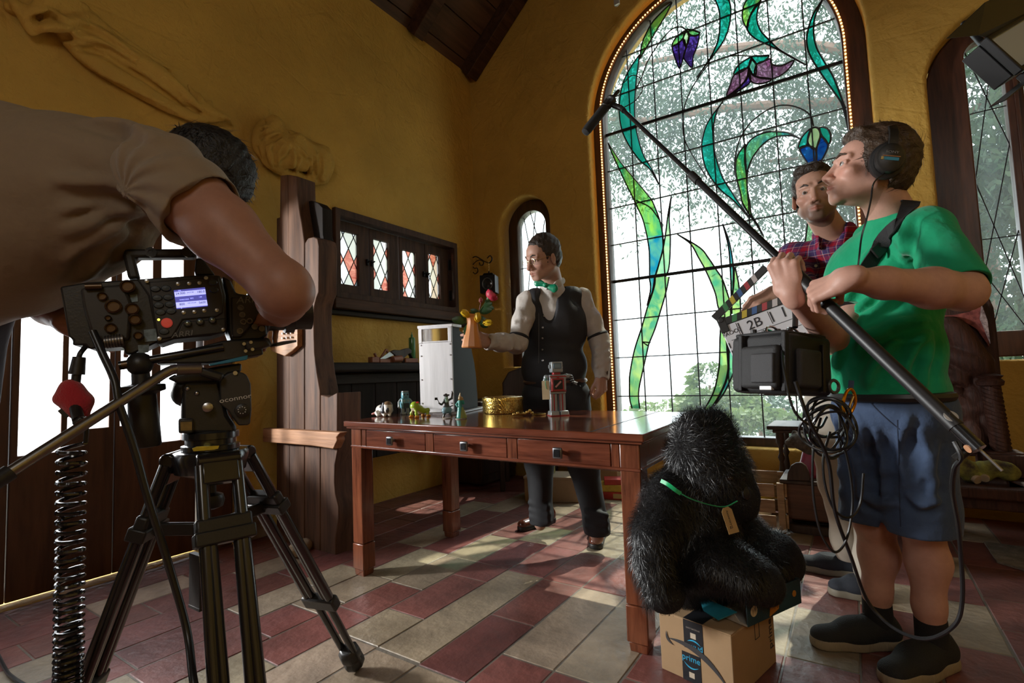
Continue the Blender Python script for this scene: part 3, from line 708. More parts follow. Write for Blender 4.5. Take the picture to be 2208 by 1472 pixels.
leafs = [(2.435, 2.765), (2.775, 3.09), (3.105, 3.415), (3.425, 3.745)]
for k, ((a, b, z0, z1), (la, lb)) in enumerate(zip(cas, leafs)):
    cs = plate('casement', [(la, 1.64), (lb, 1.64), (lb, 2.21), (la, 2.21)], [[(a, z0), (b, z0), (b, z1), (a, z1)]], .045, M_YZ(XL - .035), FW, w4, bevel=.004)
    w_, h_ = b - a, z1 - z0; m = MB(); x = XL - .04; mats = [TXT, MILK, GREY, ROSE]; g = MB()
    nd = 2.15; dh = h_ / nd; ph = (k * .33) % 1
    cells = {}
    rnd = random.Random(20 + k)
    for i in range(-1, 3):
        for j in range(-2, 9):
            # diamond lattice clipped to the pane
            dw = w_ * .58; cyy = a + dw * (i + .5 * (j % 2)) + w_ * .25 * (1 if k in (1, 3) else -.2); cz = z0 + dh / 2 * (j + ph)
            poly = [(cyy - dw / 2, cz), (cyy, cz - dh / 2), (cyy + dw / 2, cz), (cyy, cz + dh / 2)]
            def clip(pl, ax, lim, sg):
                o_ = []
                for q, p_ in zip(pl, pl[1:] + pl[:1]):
                    i1, i2 = sg * (q[ax] - lim) <= 0, sg * (p_[ax] - lim) <= 0
                    if i1: o_.append(q)
                    if i1 != i2:
                        t = (lim - q[ax]) / (p_[ax] - q[ax]); o_.append((q[0] + t * (p_[0] - q[0]), q[1] + t * (p_[1] - q[1])))
                return o_
            for ax, lim, sg in ((0, a, -1), (0, b, 1), (1, z0, -1), (1, z1, 1)):
                if poly: poly = clip(poly, ax, lim, sg)
            if len(poly) < 3: continue
            g.m = 0 if len(poly) < 4 and rnd.random() < .6 else rnd.choice((1, 1, 1, 3, 2 if k == 0 else 1, 0))
            if len(poly) == 3 and rnd.random() < .35: g.m = 3
            g.add([(x, p_[0], p_[1]) for p_ in poly], [tuple(range(len(poly)))])
            for q, p_ in zip(poly, poly[1:] + poly[:1]): m.bar((x + .004, *q), (x + .004, *p_), .005, .005)
    g.build('pane', mats, cs, smooth=0); m.build('lead_lines', LEAD, cs, smooth=0)
    y = lb - .02 if k in (0, 2) else la + .015
    MB().box((XL - .006, y, 1.92), (.02, .018, .05)).cyl((XL, y, 1.92), (XL + .03, y, 1.93), .006, n=8).build('latch', IRON, cs, bevel=.002)
for y0, zz in ((2.425, 2.06), (2.425, 1.76), (3.755, 2.06), (3.755, 1.76)):
    MB().box((XL + .004, y0, zz), (.03, .02, .10)).cyl((XL + .018, y0, zz - .05), (XL + .018, y0, zz + .05), .008, n=8).build('hinge', IRON, w4, bevel=.002)

# french doors: stepped panes over plain panels
PANE = glass('door_glass', (.96, .98, 1), .10, .03, .06)
for n in range(5):
    base = .68 - .81 * n
    for s_ in (0, 1):
        if base < -2.6: continue
        y0 = base + .405 * s_; dr = struct(thing('door_%d' % (n * 2 + s_ + 4), None, None, (XL - .1, y0, 0)))
        panes = [(.03, .185, .67), (.21, .38, .77)] if s_ == 0 else [(.025, .17, .77), (.215, .33, .66)]
        plate('leaf', [(y0 + .002, .012), (y0 + .403, .012), (y0 + .403, 2.07), (y0 + .002, 2.07)], [[(y0 + a, z), (y0 + b, z), (y0 + b, 1.96), (y0 + a, 1.96)] for a, b, z in panes], .05, M_YZ(XL - .10), DOORW, dr, bevel=.005)
        for a, b, z in panes: MB().box((XL - .10, y0 + (a + b) / 2, (z + 1.96) / 2), (.006, b - a, 1.96 - z)).build('pane', PANE, dr, smooth=0)
struct(MB().box((XL - .09, 1.585, 1.07), (.16, .17, 2.14)).build('trim_11', DOORW, bevel=.008)); struct(MB().box((XL - .09, -.56, 2.115), (.16, 4.1, .08)).build('trim_12', DOORW, bevel=.008))
# ================================================================== things on the left and on the table
def vf(p, yaw=0.):
    "frame at p: x to the viewer's right, y away from the camera, z up; yaw turns it"
    y = Vector((p[0], p[1], 0)).normalized(); x = y.cross(Vector((0, 0, 1)))
    return Matrix((x, y, Vector((0, 0, 1)))).transposed() @ rotz(yaw)
class LM(MB):
    "mesh builder in a local frame (origin o, rotation R)"
    def __init__(s, o, R): super().__init__(); s.o = Vector(o); s.R = R
    def add(s, vs, fs): return super().add([s.o + s.R @ Vector(v) for v in vs], fs)
OLDW = wood('weathered_board_wood', (.045, .018, .009), (.155, .073, .038), 'Z', .8, .7, bump=.5)
OLDWX = wood('weathered_rail_wood', (.20, .085, .038), (.46, .235, .12), 'X', .8, .6, bump=.5)
PLAQ = wood('carved_plaque_wood', (.20, .085, .03), (.45, .22, .09), 'X', 1.6, .5, bump=.5)
BLKW = wood('blackened_wood', (.012, .010, .010), (.04, .033, .03), 'Y', .8, .65, bump=.5, spec=.25)
BLKZ = wood('blackened_wood_upright', (.010, .007, .006), (.024, .017, .014), 'Z', .8, .7, bump=.5, spec=.2)
DARKW = wood('old_dark_wood', (.02, .012, .009), (.07, .04, .028), 'Z', 1, .5)
BRASS = mat('brass', (.62, .42, .13), .28, metal=1, var=.25, vs=14)
STEEL = mat('steel', (.45, .45, .46), .3, metal=1)

# ---- tall plank end panel of the settle, with wavy carved edge
YP = 1.86; TH = .13
st = thing('settle_panel', 'tall weathered plank end panel with wavy carved edge against the yellow wall', 'wood panel', P(650, 1180, y=YP))
def pp(pl): return [(P(a, b, y=YP).x, P(a, b, y=YP).z) for a, b in pl]
Rxz = Matrix(((1, 0, 0), (0, 0, -1), (0, 1, 0)))
def plank(nm, pl, th, yo, m, bev=.006, yp=None):
    return MB().prism([(P(a, b, y=yp or YP).x, P(a, b, y=yp or YP).z) for a, b in pl], th, (0, YP + yo, 0), Rxz).build(nm, m, st, bevel=bev)
plank('plank', [(596, 470), (603, 468), (604, 378), (620, 376), (623, 480), (624, 700), (624, 1190), (596, 1168)], TH, TH / 2, OLDW)
plank('plank', [(621, 376), (641, 380), (642, 418), (645, 450), (652, 490), (656, 520), (656, 700), (656, 1206), (625, 1192)], TH, TH / 2, OLDW)
plank('plank', [(657, 524), (664, 513), (676, 510), (685, 514), (688, 530), (687, 630), (682, 642), (677, 662), (676, 690), (678, 760), (683, 802), (690, 842), (690, 920), (690, 1216), (657, 1206)], TH, TH / 2, OLDW)
plank('plank', [(691, 851), (708, 856), (727, 846), (727, 926), (728, 970), (722, 1002), (721, 1040), (723, 1065), (730, 1092), (730, 1120), (724, 1160), (724, 1222), (691, 1216)], .17, .085, OLDW)
# outer wing with its carved profile standing behind the planks
plank('wing', [(640, 400), (652, 428), (660, 434), (672, 440), (688, 437), (702, 442), (712, 452), (713, 510), (716, 520), (716, 640), (704, 652), (696, 690), (697, 760), (704, 800), (703, 835), (690, 842), (683, 802), (678, 760), (676, 690), (682, 645), (688, 630), (688, 516), (664, 510), (655, 490)], .07, TH - .02, BLKZ, .004, 1.99)
plank('rail', [(585, 921), (700, 927), (752, 930), (744, 940), (746, 946), (737, 965), (690, 958), (585, 950)], .055, -.03, OLDWX, .005)
pq = plank('plaque', [(590, 715), (596, 703), (612, 694), (624, 701), (636, 692), (653, 704), (653, 746), (641, 757), (625, 768), (612, 763), (596, 757), (590, 735)], .035, -.018, PLAQ, .004)
m = MB()
for a, b in ((608, 719), (617, 718), (626, 717), (608, 729), (617, 728), (626, 727)):
    q = P(a, b, y=YP - .05); m.cyl(q, q + Vector((0, .02, 0)), .006, n=8)
m.build('peg', STEEL, pq)

# ---- blackened shelf and boarded front hung along the left wall
sh = thing('wall_bench', 'blackened wooden shelf with boarded front along the left wall', 'shelf', (-3.0, 2.8, .4))
xf = -2.88
prof = []
zt = P(800, 781, x=xf).z
MB().box(((XL + xf) / 2, 2.78, zt - .035), (xf - XL, 1.40, .07)).build('shelf_top', BLKW, sh, bevel=.02, seg=3)
MB().box(((XL + xf) / 2 - .03, 2.80, zt - .115), (xf - XL - .06, 1.30, .07)).build('rail', BLKW, sh, bevel=.006)
for i in range(6): MB().box((xf - .09, 2.26 + .215 * i, zt - .42), (.03, .21, .55)).build('board', BLKZ, sh, bevel=.006)
MB().box(((XL + xf) / 2 - .04, 2.16, zt - .42), (xf - XL - .08, .03, .55)).build('end_board', BLKZ, sh, bevel=.006)
# things lying on that shelf
gb = P(889, 770, x=-3.02); zs = zt
t = thing('green_bottle', 'tall green glass cylinder bottle standing on the blackened shelf', 'bottle', (gb.x, gb.y, zs))
GGL = mat('green_bottle_glass', (.05, .22, .07), .12, spec=.6, alpha=.85)
MB().lathe((gb.x, gb.y, zs), [(.022, 0), (.027, .008), (.027, .20), (.024, .212), (.01, .216), (.009, .236), (.004, .24), (.003, .258)], 18).build('bottle_body', GGL, t)
TOOLW = wood('tool_wood', (.16, .05, .025), (.34, .13, .07), 'Y', 2, .4)
def tool(px, py, label): 
    q = P(px, py, x=-2.96); return thing('hand_tool', label, 'tool', (q.x, q.y, zs), group='old woodworking tools on the blackened shelf'), Vector((q.x, q.y, zs))
t, o = tool(806, 776, 'small reddish wooden block plane at the left end of the tools')
MB().box(o + Vector((0, 0, .022)), (.05, .07, .044)).build('plane_body', TOOLW, t, bevel=.005)
MB().box(o + Vector((0, .02, .05)), (.02, .012, .05), Matrix.Rotation(.5, 3, 'X')).build('wedge', TOOLW, t, bevel=.002)
t, o = tool(826, 776, 'wooden plane with an upright triangular frame on the blackened shelf')
MB().box(o + Vector((0, .03, .015)), (.05, .16, .03)).build('plane_body', TOOLW, t, bevel=.004)
MB().bar(o + Vector((0, -.03, .03)), o + Vector((0, .035, .105)), .014, .014).bar(o + Vector((0, .075, .03)), o + Vector((0, .035, .105)), .014, .014).bar(o + Vector((0, -.03, .035)), o + Vector((0, .075, .035)), .014, .014).build('handle', TOOLW, t, bevel=.003)
t, o = tool(858, 776, 'dark handsaw with a curved wooden grip lying on the tools')
sp = [(-.10, .085), (-.06, .10), (.0, .098), (.05, .112), (.09, .118), (.125, .10), (.12, .075), (.09, .07), (.06, .05), (.03, .03), (.05, .01), (.02, .005), (-.02, .04), (-.06, .06)]
MB().prism(sp, .022, o + Vector((.02, 0, 0)), Matrix(((0, 0, 1), (1, 0, 0), (0, 1, 0)))).build('grip', DARKW, t, bevel=.004)
MB().prism([(-.10, .085), (-.20, .03), (-.2, .012), (-.06, .06)], .003, o + Vector((.02, 0, 0)), Matrix(((0, 0, 1), (1, 0, 0), (0, 1, 0)))).build('blade', STEEL, t)
t, o = tool(850, 778, 'turned red wooden mallet head beside the saw')
MB().lathe(o + Vector((.03, 0, .028)), [(.012, -.05), (.026, -.045), (.028, 0), (.026, .045), (.012, .05)], 14, frame((0, 1, .1))).build('mallet_head', TOOLW, t)
t, o = tool(880, 776, 'low wooden plane with dark iron at the right end of the tools')
MB().box(o + Vector((.02, 0, .018)), (.05, .14, .036)).build('plane_body', TOOLW, t, bevel=.005)
MB().box(o + Vector((.02, .01, .05)), (.03, .004, .07), Matrix.Rotation(.6, 3, 'X')).build('iron', IRON, t)

# ---- casement sill beam with its dark ledge
sb = thing('sill_beam', 'long dark wooden beam under the row of casements on the left wall', 'beam', (-3.1, 3.08, 1.5))
MB().box((XL + .05, 3.08, 1.545), (.10, 1.46, .085)).build('beam', DWY, sb, bevel=.008)
MB().box((XL + .03, 3.15, 1.48), (.06, 1.7, .035)).build('ledge', BLKW, sb, bevel=.006)
# little switch box on the yellow wall beside the panel
bx = thing('wall_box', 'small shallow yellow painted box on the wall left of the casements', 'wall box', (XL, 2.3, 2.2))
MB().box((XL + .02, 2.30, 2.14), (.04, .16, .36)).build('box_body', PLA, bx, bevel=.004)

# ---- wrought bracket with hanging lantern on the back wall
bk = P(1017, 575, y=YB)
t = thing('wall_bracket', 'black wrought iron scroll bracket with a square lantern beside the narrow window', 'lantern', (bk.x, YB, bk.z - .1))
m = MB(); W_ = lambda a, b, y=YB - .03: P(a, b, y=y)
m.bar(P(1017, 549, y=YB - .03), P(1017, 597, y=YB - .03), .022, .014, (0, 1, 0))
def bpt(u, v): # u out from the wall, v up (pixels of the photo mapped to a plane standing out from the wall)
    return P(1016 + u, 550 + v, y=YB - .02 - .006 * u)
m.tube(bez([bpt(2, 6), bpt(10, 3), (bpt(20, 8)), bpt(30, 14), bpt(40, 16), bpt(45, 8), bpt(41, 1), bpt(35, 6)], 6), .006, 7)
m.tube(bez([bpt(2, 34), bpt(8, 40), bpt(14, 36), bpt(13, 28), bpt(7, 28), bpt(3, 22), bpt(10, 14), bpt(18, 10)], 6), .005, 7)
m.tube(bez([bpt(18, 10), bpt(26, 14), bpt(25, 21), bpt(19, 21), bpt(18, 16)], 6), .005, 7)
m.build('bracket', IRON, t)
h0, h1 = bpt(38, 16), bpt(38, 34)
m = MB()
for i in range(7): 
    c = h0.lerp(h1, i / 6); m.tube([c + Vector((cos(a) * .008 * (i % 2), sin(a) * .008 * ((i + 1) % 2), cos(a) * 0 + .012 * sin(a + pi / 2))) for a in [2 * pi * k / 8 for k in range(8)]], .0022, 5, closed=True)
m.build('chain', BRASS, t)
lc = Vector((h1.x, h1.y, h1.z - .135)); R = rotz(.35)
MB().box(lc, (.15, .13, .17), R).box(lc + Vector((0, 0, .095)), (.12, .10, .03), R, .7).cyl(lc + Vector((0, 0, .10)), h1, .008, n=8).build('lantern_box', IRON, t, bevel=.008)
m = MB(); n_ = R @ Vector((.02, -1, 0)).normalized()
m.tube([lc + n_ * .067 + (R @ Vector((cos(a) * .048, 0, sin(a) * .055))) for a in [2 * pi * k / 24 for k in range(24)]], .006, 6, closed=True)
m.build('ring', mat('dull_pewter', (.12, .12, .12), .4, metal=.8), t)
MB().lathe(lc + n_ * .066, [(.044, 0), (.03, .004), (0, .006)], 20, frame(n_)).build('lens', mat('dark_lens', (.02, .022, .025), .12), t)

# ---- dark furniture in the back left corner
t = thing('corner_cabinet', 'low dark wooden cabinet in the back left corner beyond the table', 'cabinet', (-2.9, 3.82, 0))
MB().box((-2.97, 3.86, .36), (.42, .54, .68)).build('carcass', DARKW, t, bevel=.01)
MB().box((-2.96, 3.86, .725), (.46, .58, .04)).build('cabinet_top', DARKW, t, bevel=.008)
for s_ in (-1, 1): MB().box((-2.755, 3.86 + s_ * .13, .38), (.02, .26, .56)).build('door', DARKW, t, bevel=.006)
ch = thing('armchair', 'dark carved wooden armchair behind the silver box near the narrow window', 'chair', (-2.25, 3.75, 0))
co = Vector((-2.42, 3.84, 0)); R = rotz(.5)
def cb(nm, c, s, bv=.006): return LM(co, R).box(c, s).build(nm, DARKW, ch, bevel=bv)
for a in (-.22, .22):
    for b in (-.2, .2): cb('leg', (a, b, .21 + (.19 if b > 0 else 0)), (.04, .04, .42 + (.38 if b > 0 else 0)))
    LM(co, R).tube(bez([(a, .2, .68), (a, .05, .70), (a * 1.06, -.16, .68), (a * 1.08, -.24, .66)], 5), .02, 8).build('armrest', DARKW, ch)
    LM(co, R).tube(bez([(a * 1.04, -.18, .67), (a * 1.0, -.2, .55), (a, -.19, .44)], 5), .016, 8).build('arm_post', DARKW, ch)
cb('seat', (0, 0, .43), (.50, .46, .05), .015)
LM(co, R).prism([(-.23, .5), (.23, .5), (.24, .9), (.18, 1.0), (.06, 1.04), (-.06, 1.04), (-.18, 1.0), (-.24, .9)], .04, (0, .21, 0), Rxz).build('backrest', DARKW, ch, bevel=.012)

# ---- boxes on the floor behind the man
KRAFT = mat('brown_cardboard', (.36, .235, .13), .8, spec=.2, var=.1, vs=5, bump=.05, bs=60)
PALEB = mat('pale_box_card', (.42, .33, .24), .8, var=.12, vs=4)
q = P(1200, 1081, z=0)
t = thing('storage_box', 'pale wooden box on the floor behind the legs of the man in a waistcoat', 'box', (-1.98, 3.5, 0))
R = rotz(.3)
LM((-2.0, 3.52, 0), R).box((0, 0, .085), (.42, .24, .17)).build('box_body', PALEB, t, bevel=.006)
LM((-2.0, 3.52, 0), R).box((0, 0, .178), (.43, .25, .018)).build('lid', PALEB, t, bevel=.004)
bk_ = tag(LM((-2.02, 3.50, .188), R).box((0, 0, .11), (.05, .16, .22)).build('story_book', mat('book_cover', (.45, .36, .06), .5, var=.5, vs=12, col2=(.10, .16, .10)), bevel=.004), 'green and yellow book standing on the pale box behind the man', 'book')
t = thing('tall_box', 'tall brown cardboard box behind the right leg of the man in a waistcoat', 'box', (-1.72, 3.75, 0))
LM((-1.80, 3.98, 0), rotz(.2)).box((0, 0, .20), (.30, .22, .40)).build('box_body', KRAFT, t, bevel=.005)
RBX = mat('red_game_box', (.42, .03, .025), .45, var=.3, vs=10)
YBX = mat('yellow_game_box', (.55, .38, .05), .5, var=.3, vs=12)
q = P(1340, 1081, z=0)
for i, (s_, m_, lb) in enumerate((((.26, .19, .055), RBX, 'red flat toy box at the bottom of the little stack behind the man'), ((.24, .17, .05), YBX, 'yellow flat toy box in the middle of the little stack behind the man'), ((.19, .14, .04), RBX, 'small red box on top of the little stack behind the man'))):
    z0 = (0, .055, .105)[i]
    t = thing('toy_box', lb, 'box', (q.x - .1, q.y + .12, z0), group='stacked toy boxes behind the man')
    LM((q.x - .1 + .01 * i, q.y + .12, z0), rotz(.2 + .12 * i)).box((0, 0, s_[2] / 2), s_).build('box_body', m_, t, bevel=.003)
    if i == 0: LM((q.x - .1, q.y + .12, z0), rotz(.2)).box((.06, -.096, .027), (.11, .002, .036)).build('paper_label', mat('label_cream', (.62, .48, .22), .6), t)

# ---- the writing table
TO = Vector((-2.168, 1.687, 0)); TX = Vector((1, .005, -.011)).normalized(); TY_ = Vector((-.005, 1, .014)); TN = TX.cross(TY_).normalized(); TY = TN.cross(TX)
TR = Matrix((TX, TY, TN)).transposed(); TL, TD, TH_ = 1.556, .80, .765
def tl(u, v, w=TH_): return TO + TR @ Vector((u, v, w))
def tt(px, py):
    d = P(px, py, d=1) - Vector((0, 0, CAMZ)); o = Vector((0, 0, CAMZ)); return o + d * ((tl(0, 0) - o).dot(TN) / d.dot(TN))
MAH = wood('mahogany', (.075, .019, .010), (.20, .058, .029), 'X', 1.3, .2, coat=.5, bump=.06)
MAHT = wood('mahogany_top', (.07, .017, .009), (.19, .055, .028), 'X', 1.1, .16, coat=.6, bump=.05)
MAHZ = wood('mahogany_leg', (.085, .022, .010), (.24, .075, .034), 'Z', 1.3, .22, coat=.4, bump=.06)
PEWT = mat('pewter_knob', (.20, .20, .21), .32, metal=.9)
tb = thing('writing_table', 'dark reddish mahogany table with three drawers standing on the tiled floor', 'table', TO + Vector((TL / 2, TD / 2, 0)))
m = LM(TO, TR)
m.box((TL / 2, TD / 2, TH_ - .014), (TL, TD, .028)); tp = m.build('tabletop', MAHT, tb, bevel=.005)
m = LM(TO, TR); m.box((TL / 2, TD / 2, TH_ - .033), (TL - .02, TD - .02, .010)); m.build('top_moulding', MAH, tb, bevel=.003)
LM(TO, TR).box((TL - .20, TD / 2, TH_ + .0006), (.002, TD - .004, .0012)).build('breadboard_joint', mat('dark_joint', (.02, .008, .005), .5), tb)
ov, lw, az0, az1 = .026, .074, .625, TH_ - .038
for u in (ov, TL - ov - lw):
    for v in (ov, TD - ov - lw):
        c = tl(u + lw / 2, v + lw / 2, 0); m = LM((c.x, c.y, 0), TR); zb = -(TR @ Vector((0, 0, 0))).z; top = tl(u + lw / 2, v + lw / 2, az1).z
        m.box((0, 0, (top + .16) / 2), (lw, lw, top - .16)).box((0, 0, .095), (lw + .004, lw + .004, .125)).box((0, 0, .016), (lw - .012, lw - .012, .034), None, 1.12); m.build('leg', MAHZ, tb, bevel=.004)
zc = (az0 + az1) / 2; hz = az1 - az0
LM(TO, TR).box((TL / 2, ov + .028, zc), (TL - 2 * ov - 2 * lw, .03, hz)).build('front_apron', MAH, tb, bevel=.002)
LM(TO, TR).box((TL / 2, TD - ov - .028, zc), (TL - 2 * ov - 2 * lw, .03, hz)).build('back_apron', MAH, tb, bevel=.002)
for u in (ov + .025, TL - ov - .025): LM(TO, TR).box((u, TD / 2, zc), (.03, TD - 2 * ov - 2 * lw, hz)).build('side_apron', MAHZ, tb, bevel=.002)
m = LM(TO, TR); m.box((TL / 2, ov + .004, az0 + .012), (TL - 2 * ov + .006, .014, .012)).box((TL - ov - .004, TD / 2, az0 + .012), (.014, TD - 2 * ov + .006, .012)).box((ov + .004, TD / 2, az0 + .012), (.014, TD - 2 * ov + .006, .012))
m.build('bead', MAH, tb, bevel=.003)
x0 = ov + lw + .034; dw = (TL - 2 * x0 - 2 * .05) / 3
for k in range(3):
    u = x0 + k * (dw + .05) + dw / 2
    dr = LM(TO, TR).box((u, ov + .010, zc + .006), (dw - .003, .014, hz - .022)).build('drawer', MAH, tb, bevel=.002)
    m = LM(TO, TR); m.cyl((u, ov + .004, zc + .006), (u, ov - .022, zc + .006), .008, n=12)
    m.box((u, ov - .027, zc + .006), (.040, .012, .042)); m.build('knob', PEWT, dr, bevel=.006, seg=3)
    LM(TO, TR).box((u, ov - .0335, zc + .006), (.026, .003, .028)).build('knob_inset', mat('dark_knob_face', (.03, .03, .032), .25, metal=.7), dr, bevel=.003)
    for e in (-1, 1):
        if (k == 0 and e < 0) or (k == 2 and e > 0) or e > 0:
            w_ = .05 if not ((k == 0 and e < 0) or (k == 2)) else .034
            LM(TO, TR).box((u + e * (dw / 2 + w_ / 2), ov + .009, zc + .006), (w_ - .004, .012, hz - .02)).build('stile', MAHZ, tb, bevel=.0015)

# ---- tall silver box with glazed top and curved back
SILV = mat('brushed_aluminium_paint', (.52, .51, .52), .42, metal=.25, var=.12, vs=3, stretch=(14, 14, 1), bump=.04, bs=30)
DSIL = mat('dark_grey_metal_paint', (.022, .022, .024), .6, spec=.2, var=.1, vs=5)
b0, b1 = tt(908, 893), tt(982, 893)
fx = (b1 - b0); fw_ = fx.length; fx.normalize(); fy = TN.cross(fx).normalized()
RB = Matrix((fx, fy, TN)).transposed(); hb = .475
sv = thing('peepshow_machine', 'tall silver metal box with a mirrored window and curved dark back on the table', 'metal box', b0)
fw_ = .205
m = LM(b0, RB); side = [(0, 0), (.315, 0), (.315, .07), (.30, .20), (.285, .26), (.255, .335), (.205, .40), (.145, .435), (.10, .445), (.10, hb - .005), (0, hb - .005)]
Ryz = Matrix(((0, 0, 1), (1, 0, 0), (0, 1, 0)))
m.prism(side, fw_ - .012, (fw_ / 2, .004, .012), Ryz); m.build('case', DSIL, sv, bevel=.003)
m = LM(b0, RB); m.box((fw_ / 2, 0, .20), (fw_, .01, .385)); m.build('front_plate', SILV, sv, bevel=.002)
m = LM(b0, RB)
for x, w in ((.011, .022), (fw_ - .011, .022)): m.box((x, -.001, .432), (w, .014, .085))
m.box((fw_ / 2, -.001, .396), (fw_, .012, .008)).box((fw_ / 2, -.001, .472), (fw_, .014, .010)).box((fw_ / 2, .05, hb + .006), (fw_ + .012, .115, .016)); m.build('window_frame', SILV, sv, bevel=.002)
LM(b0, RB).box((fw_ / 2, .0, .434), (fw_ - .03, .004, .07)).build('mirror', mat('mirror', (.82, .86, .88), .05, metal=1), sv)
for z in (.06, .19, .32, .38):
    for x in (.012, fw_ - .012): LM(b0, RB).cyl((x, -.003, z), (x, -.0085, z), .004, n=8).build('screw', STEEL, sv)
m = LM(b0, RB); m.box((fw_ / 2, .17, .006), (fw_ + .05, .40, .012)).box((fw_ / 2, -.028, .022), (fw_ + .01, .035, .020)); m.build('base_plate', SILV, sv, bevel=.004)
m = LM(b0, RB); m.box((fw_ / 2, .335, .165), (.09, .05, .012)).cyl((fw_ - .02, .20, .43), (fw_ + .012, .20, .43), .007, n=8); m.build('tray', SILV, sv, bevel=.002)

# ---- toys
FUR_W, FUR_B, FUR_BR = (.62, .58, .52), (.05, .05, .06), (.20, .12, .06)
TOYP = vcol_mat('painted_toy', .35, .5, coat=.2)
def toy(name, label, px, py, yaw, group='small painted toys along the table edge', cat='toy'):
    o = tt(px, py); return thing(name, label, cat, o, group), o, vf(o, yaw)
def sdl(o, R, k=.004):
    "SDF helper in a local frame"
    s = SD(k); s.L = lambda v: o + R @ Vector(v); return s
t, o, R = toy('toy_dog', 'black and white floppy-eared toy dog lying at the left end of the table', 829, 897, -.5)
s = sdl(o, R, .012)
s.cap(s.L((-.03, .02, .032)), s.L((.02, .0, .034)), .03, .028).cap(s.L((.022, -.005, .055)), s.L((.032, -.02, .056)), .026, .026).cap(s.L((.035, -.03, .038)), s.L((.04, -.045, .034)), .018, .014)
for x, y in ((-.035, -.02), (.01, -.03), (.035, -.02), (-.03, .04)): s.cap(s.L((x, y, .02)), s.L((x + .012, y - .01, .008)), .012, .008)
s.cap(s.L((-.055, .03, .02)), s.L((-.085, .02, .012)), .009, .005)
Ri = R.transposed()
def dogc(V):
    l = (V - np.array(o)) @ np.array(R); c = np.tile(np.array(FUR_W), (len(V), 1))
    c[(l[:, 0] < .005) & (l[:, 0] > -.025) & (l[:, 2] > .045)] = FUR_B
    c[(l[:, 0] > .01) & (l[:, 2] > .062)] = FUR_BR; c[(l[:, 0] > .04) & (l[:, 1] < -.045) & (l[:, 2] < .045)] = FUR_B; c[(l[:, 0] < -.055)] = (.5, .22, .2)
    return c
s.mesh('dog_body', TOYP, t, .0022, colf=dogc)
for sg in (-1, 1):
    e = sdl(o, R, .006); e.cap(e.L((.02 + sg * .006, -.012 + sg * .024, .068)), e.L((.022 + sg * .01, -.012 + sg * .034, .03)), .009, .013, flat=(R @ Vector((.3, 1, 0)), .5)); e.mesh('ear', mat('toy_black', (.05, .05, .06), .4), t, .002)
LM(o, R).ball((.05, -.056, .042), .007).build('nose', mat('toy_black'), t)

TINB, TING = mat('blue_tinplate', (.16, .36, .42), .3, metal=.2, var=.25, vs=40, coat=.3), mat('grey_tinplate', (.32, .36, .36), .3, metal=.3, coat=.3)
t, o, R = toy('toy_robot', 'small pale blue tin robot behind the toy frog', 874, 893, .35)
m = lambda: LM(o, R)
m().box((0, 0, .062), (.05, .036, .055)).build('body', TINB, t, bevel=.004); m().box((0, 0, .106), (.036, .032, .034)).build('head', TINB, t, bevel=.004); m().box((0, 0, .126), (.034, .03, .008)).build('cap', TING, t, bevel=.002)
m().box((0, -.0185, .05), (.034, .002, .026)).build('chest_grille', mat('grille_dark', (.03, .035, .04), .4), t)
m().cyl((-.012, -.0185, .076), (-.012, -.021, .076), .006, n=10).cyl((.012, -.0185, .076), (.012, -.021, .076), .006, n=10).build('dial', TING, t)
for sg in (-1, 1):
    m().cyl((sg * .014, 0, .035), (sg * .015, 0, .008), .010, n=10).box((sg * .015, -.005, .006), (.022, .034, .012)).build('leg', TING, t, bevel=.002)
    m().tube([(sg * .027, 0, .082), (sg * .036, 0, .07), (sg * .04, -.012, .045)], .006, 8).ball((sg * .04, -.013, .042), .008).build('arm', TING, t)
    m().cyl((sg * .009, -.016, .11), (sg * .009, -.0185, .11), .005, n=10).build('eye', mat('toy_black'), t)
m().box((0, -.0165, .097), (.014, .002, .003)).build('mouth', mat('toy_black'), t)

t, o, R = toy('toy_frog', 'bright yellow-green toy tree frog with a red eye on the table', 903, 899, .5)
s = sdl(o, R, .010)
s.cap(s.L((-.022, 0, .058)), s.L((.012, 0, .034)), .024, .02).cap(s.L((.012, 0, .036)), s.L((.03, 0, .028)), .02, .012)
for sg in (-1, 1):
    s.chain([s.L((-.024, sg * .014, .045)), s.L((-.028, sg * .026, .02)), s.L((-.022, sg * .03, .006))], [.008, .006, .006]); s.chain([s.L((.022, sg * .012, .03)), s.L((.042, sg * .022, .035)), s.L((.038, sg * .026, .008)), s.L((.05, sg * .028, .005))], [.011, .009, .005, .005])
    s.ell(s.L((-.012, sg * .016, .074)), (.008, .008, .008), k=.003)
    s.cap(s.L((-.022, sg * .03, .005)), s.L((-.036, sg * .03, .004)), .005, .004)
def frogc(V):
    l = (V - np.array(o)) @ np.array(R); c = np.tile(np.array((.36, .52, .03)), (len(V), 1)); c[(l[:, 2] < .05) & (l[:, 0] < .02) & (np.abs(l[:, 1]) < .018)] = (.70, .62, .42)
    c[l[:, 2] < .012] = (.70, .30, .03); c[(np.abs(l[:, 1]) > .010) & (l[:, 2] > .074) & (l[:, 0] > -.024) & (l[:, 0] < -.002)] = (.60, .02, .015); return c
s.mesh('frog_body', TOYP, t, .0018, colf=frogc)

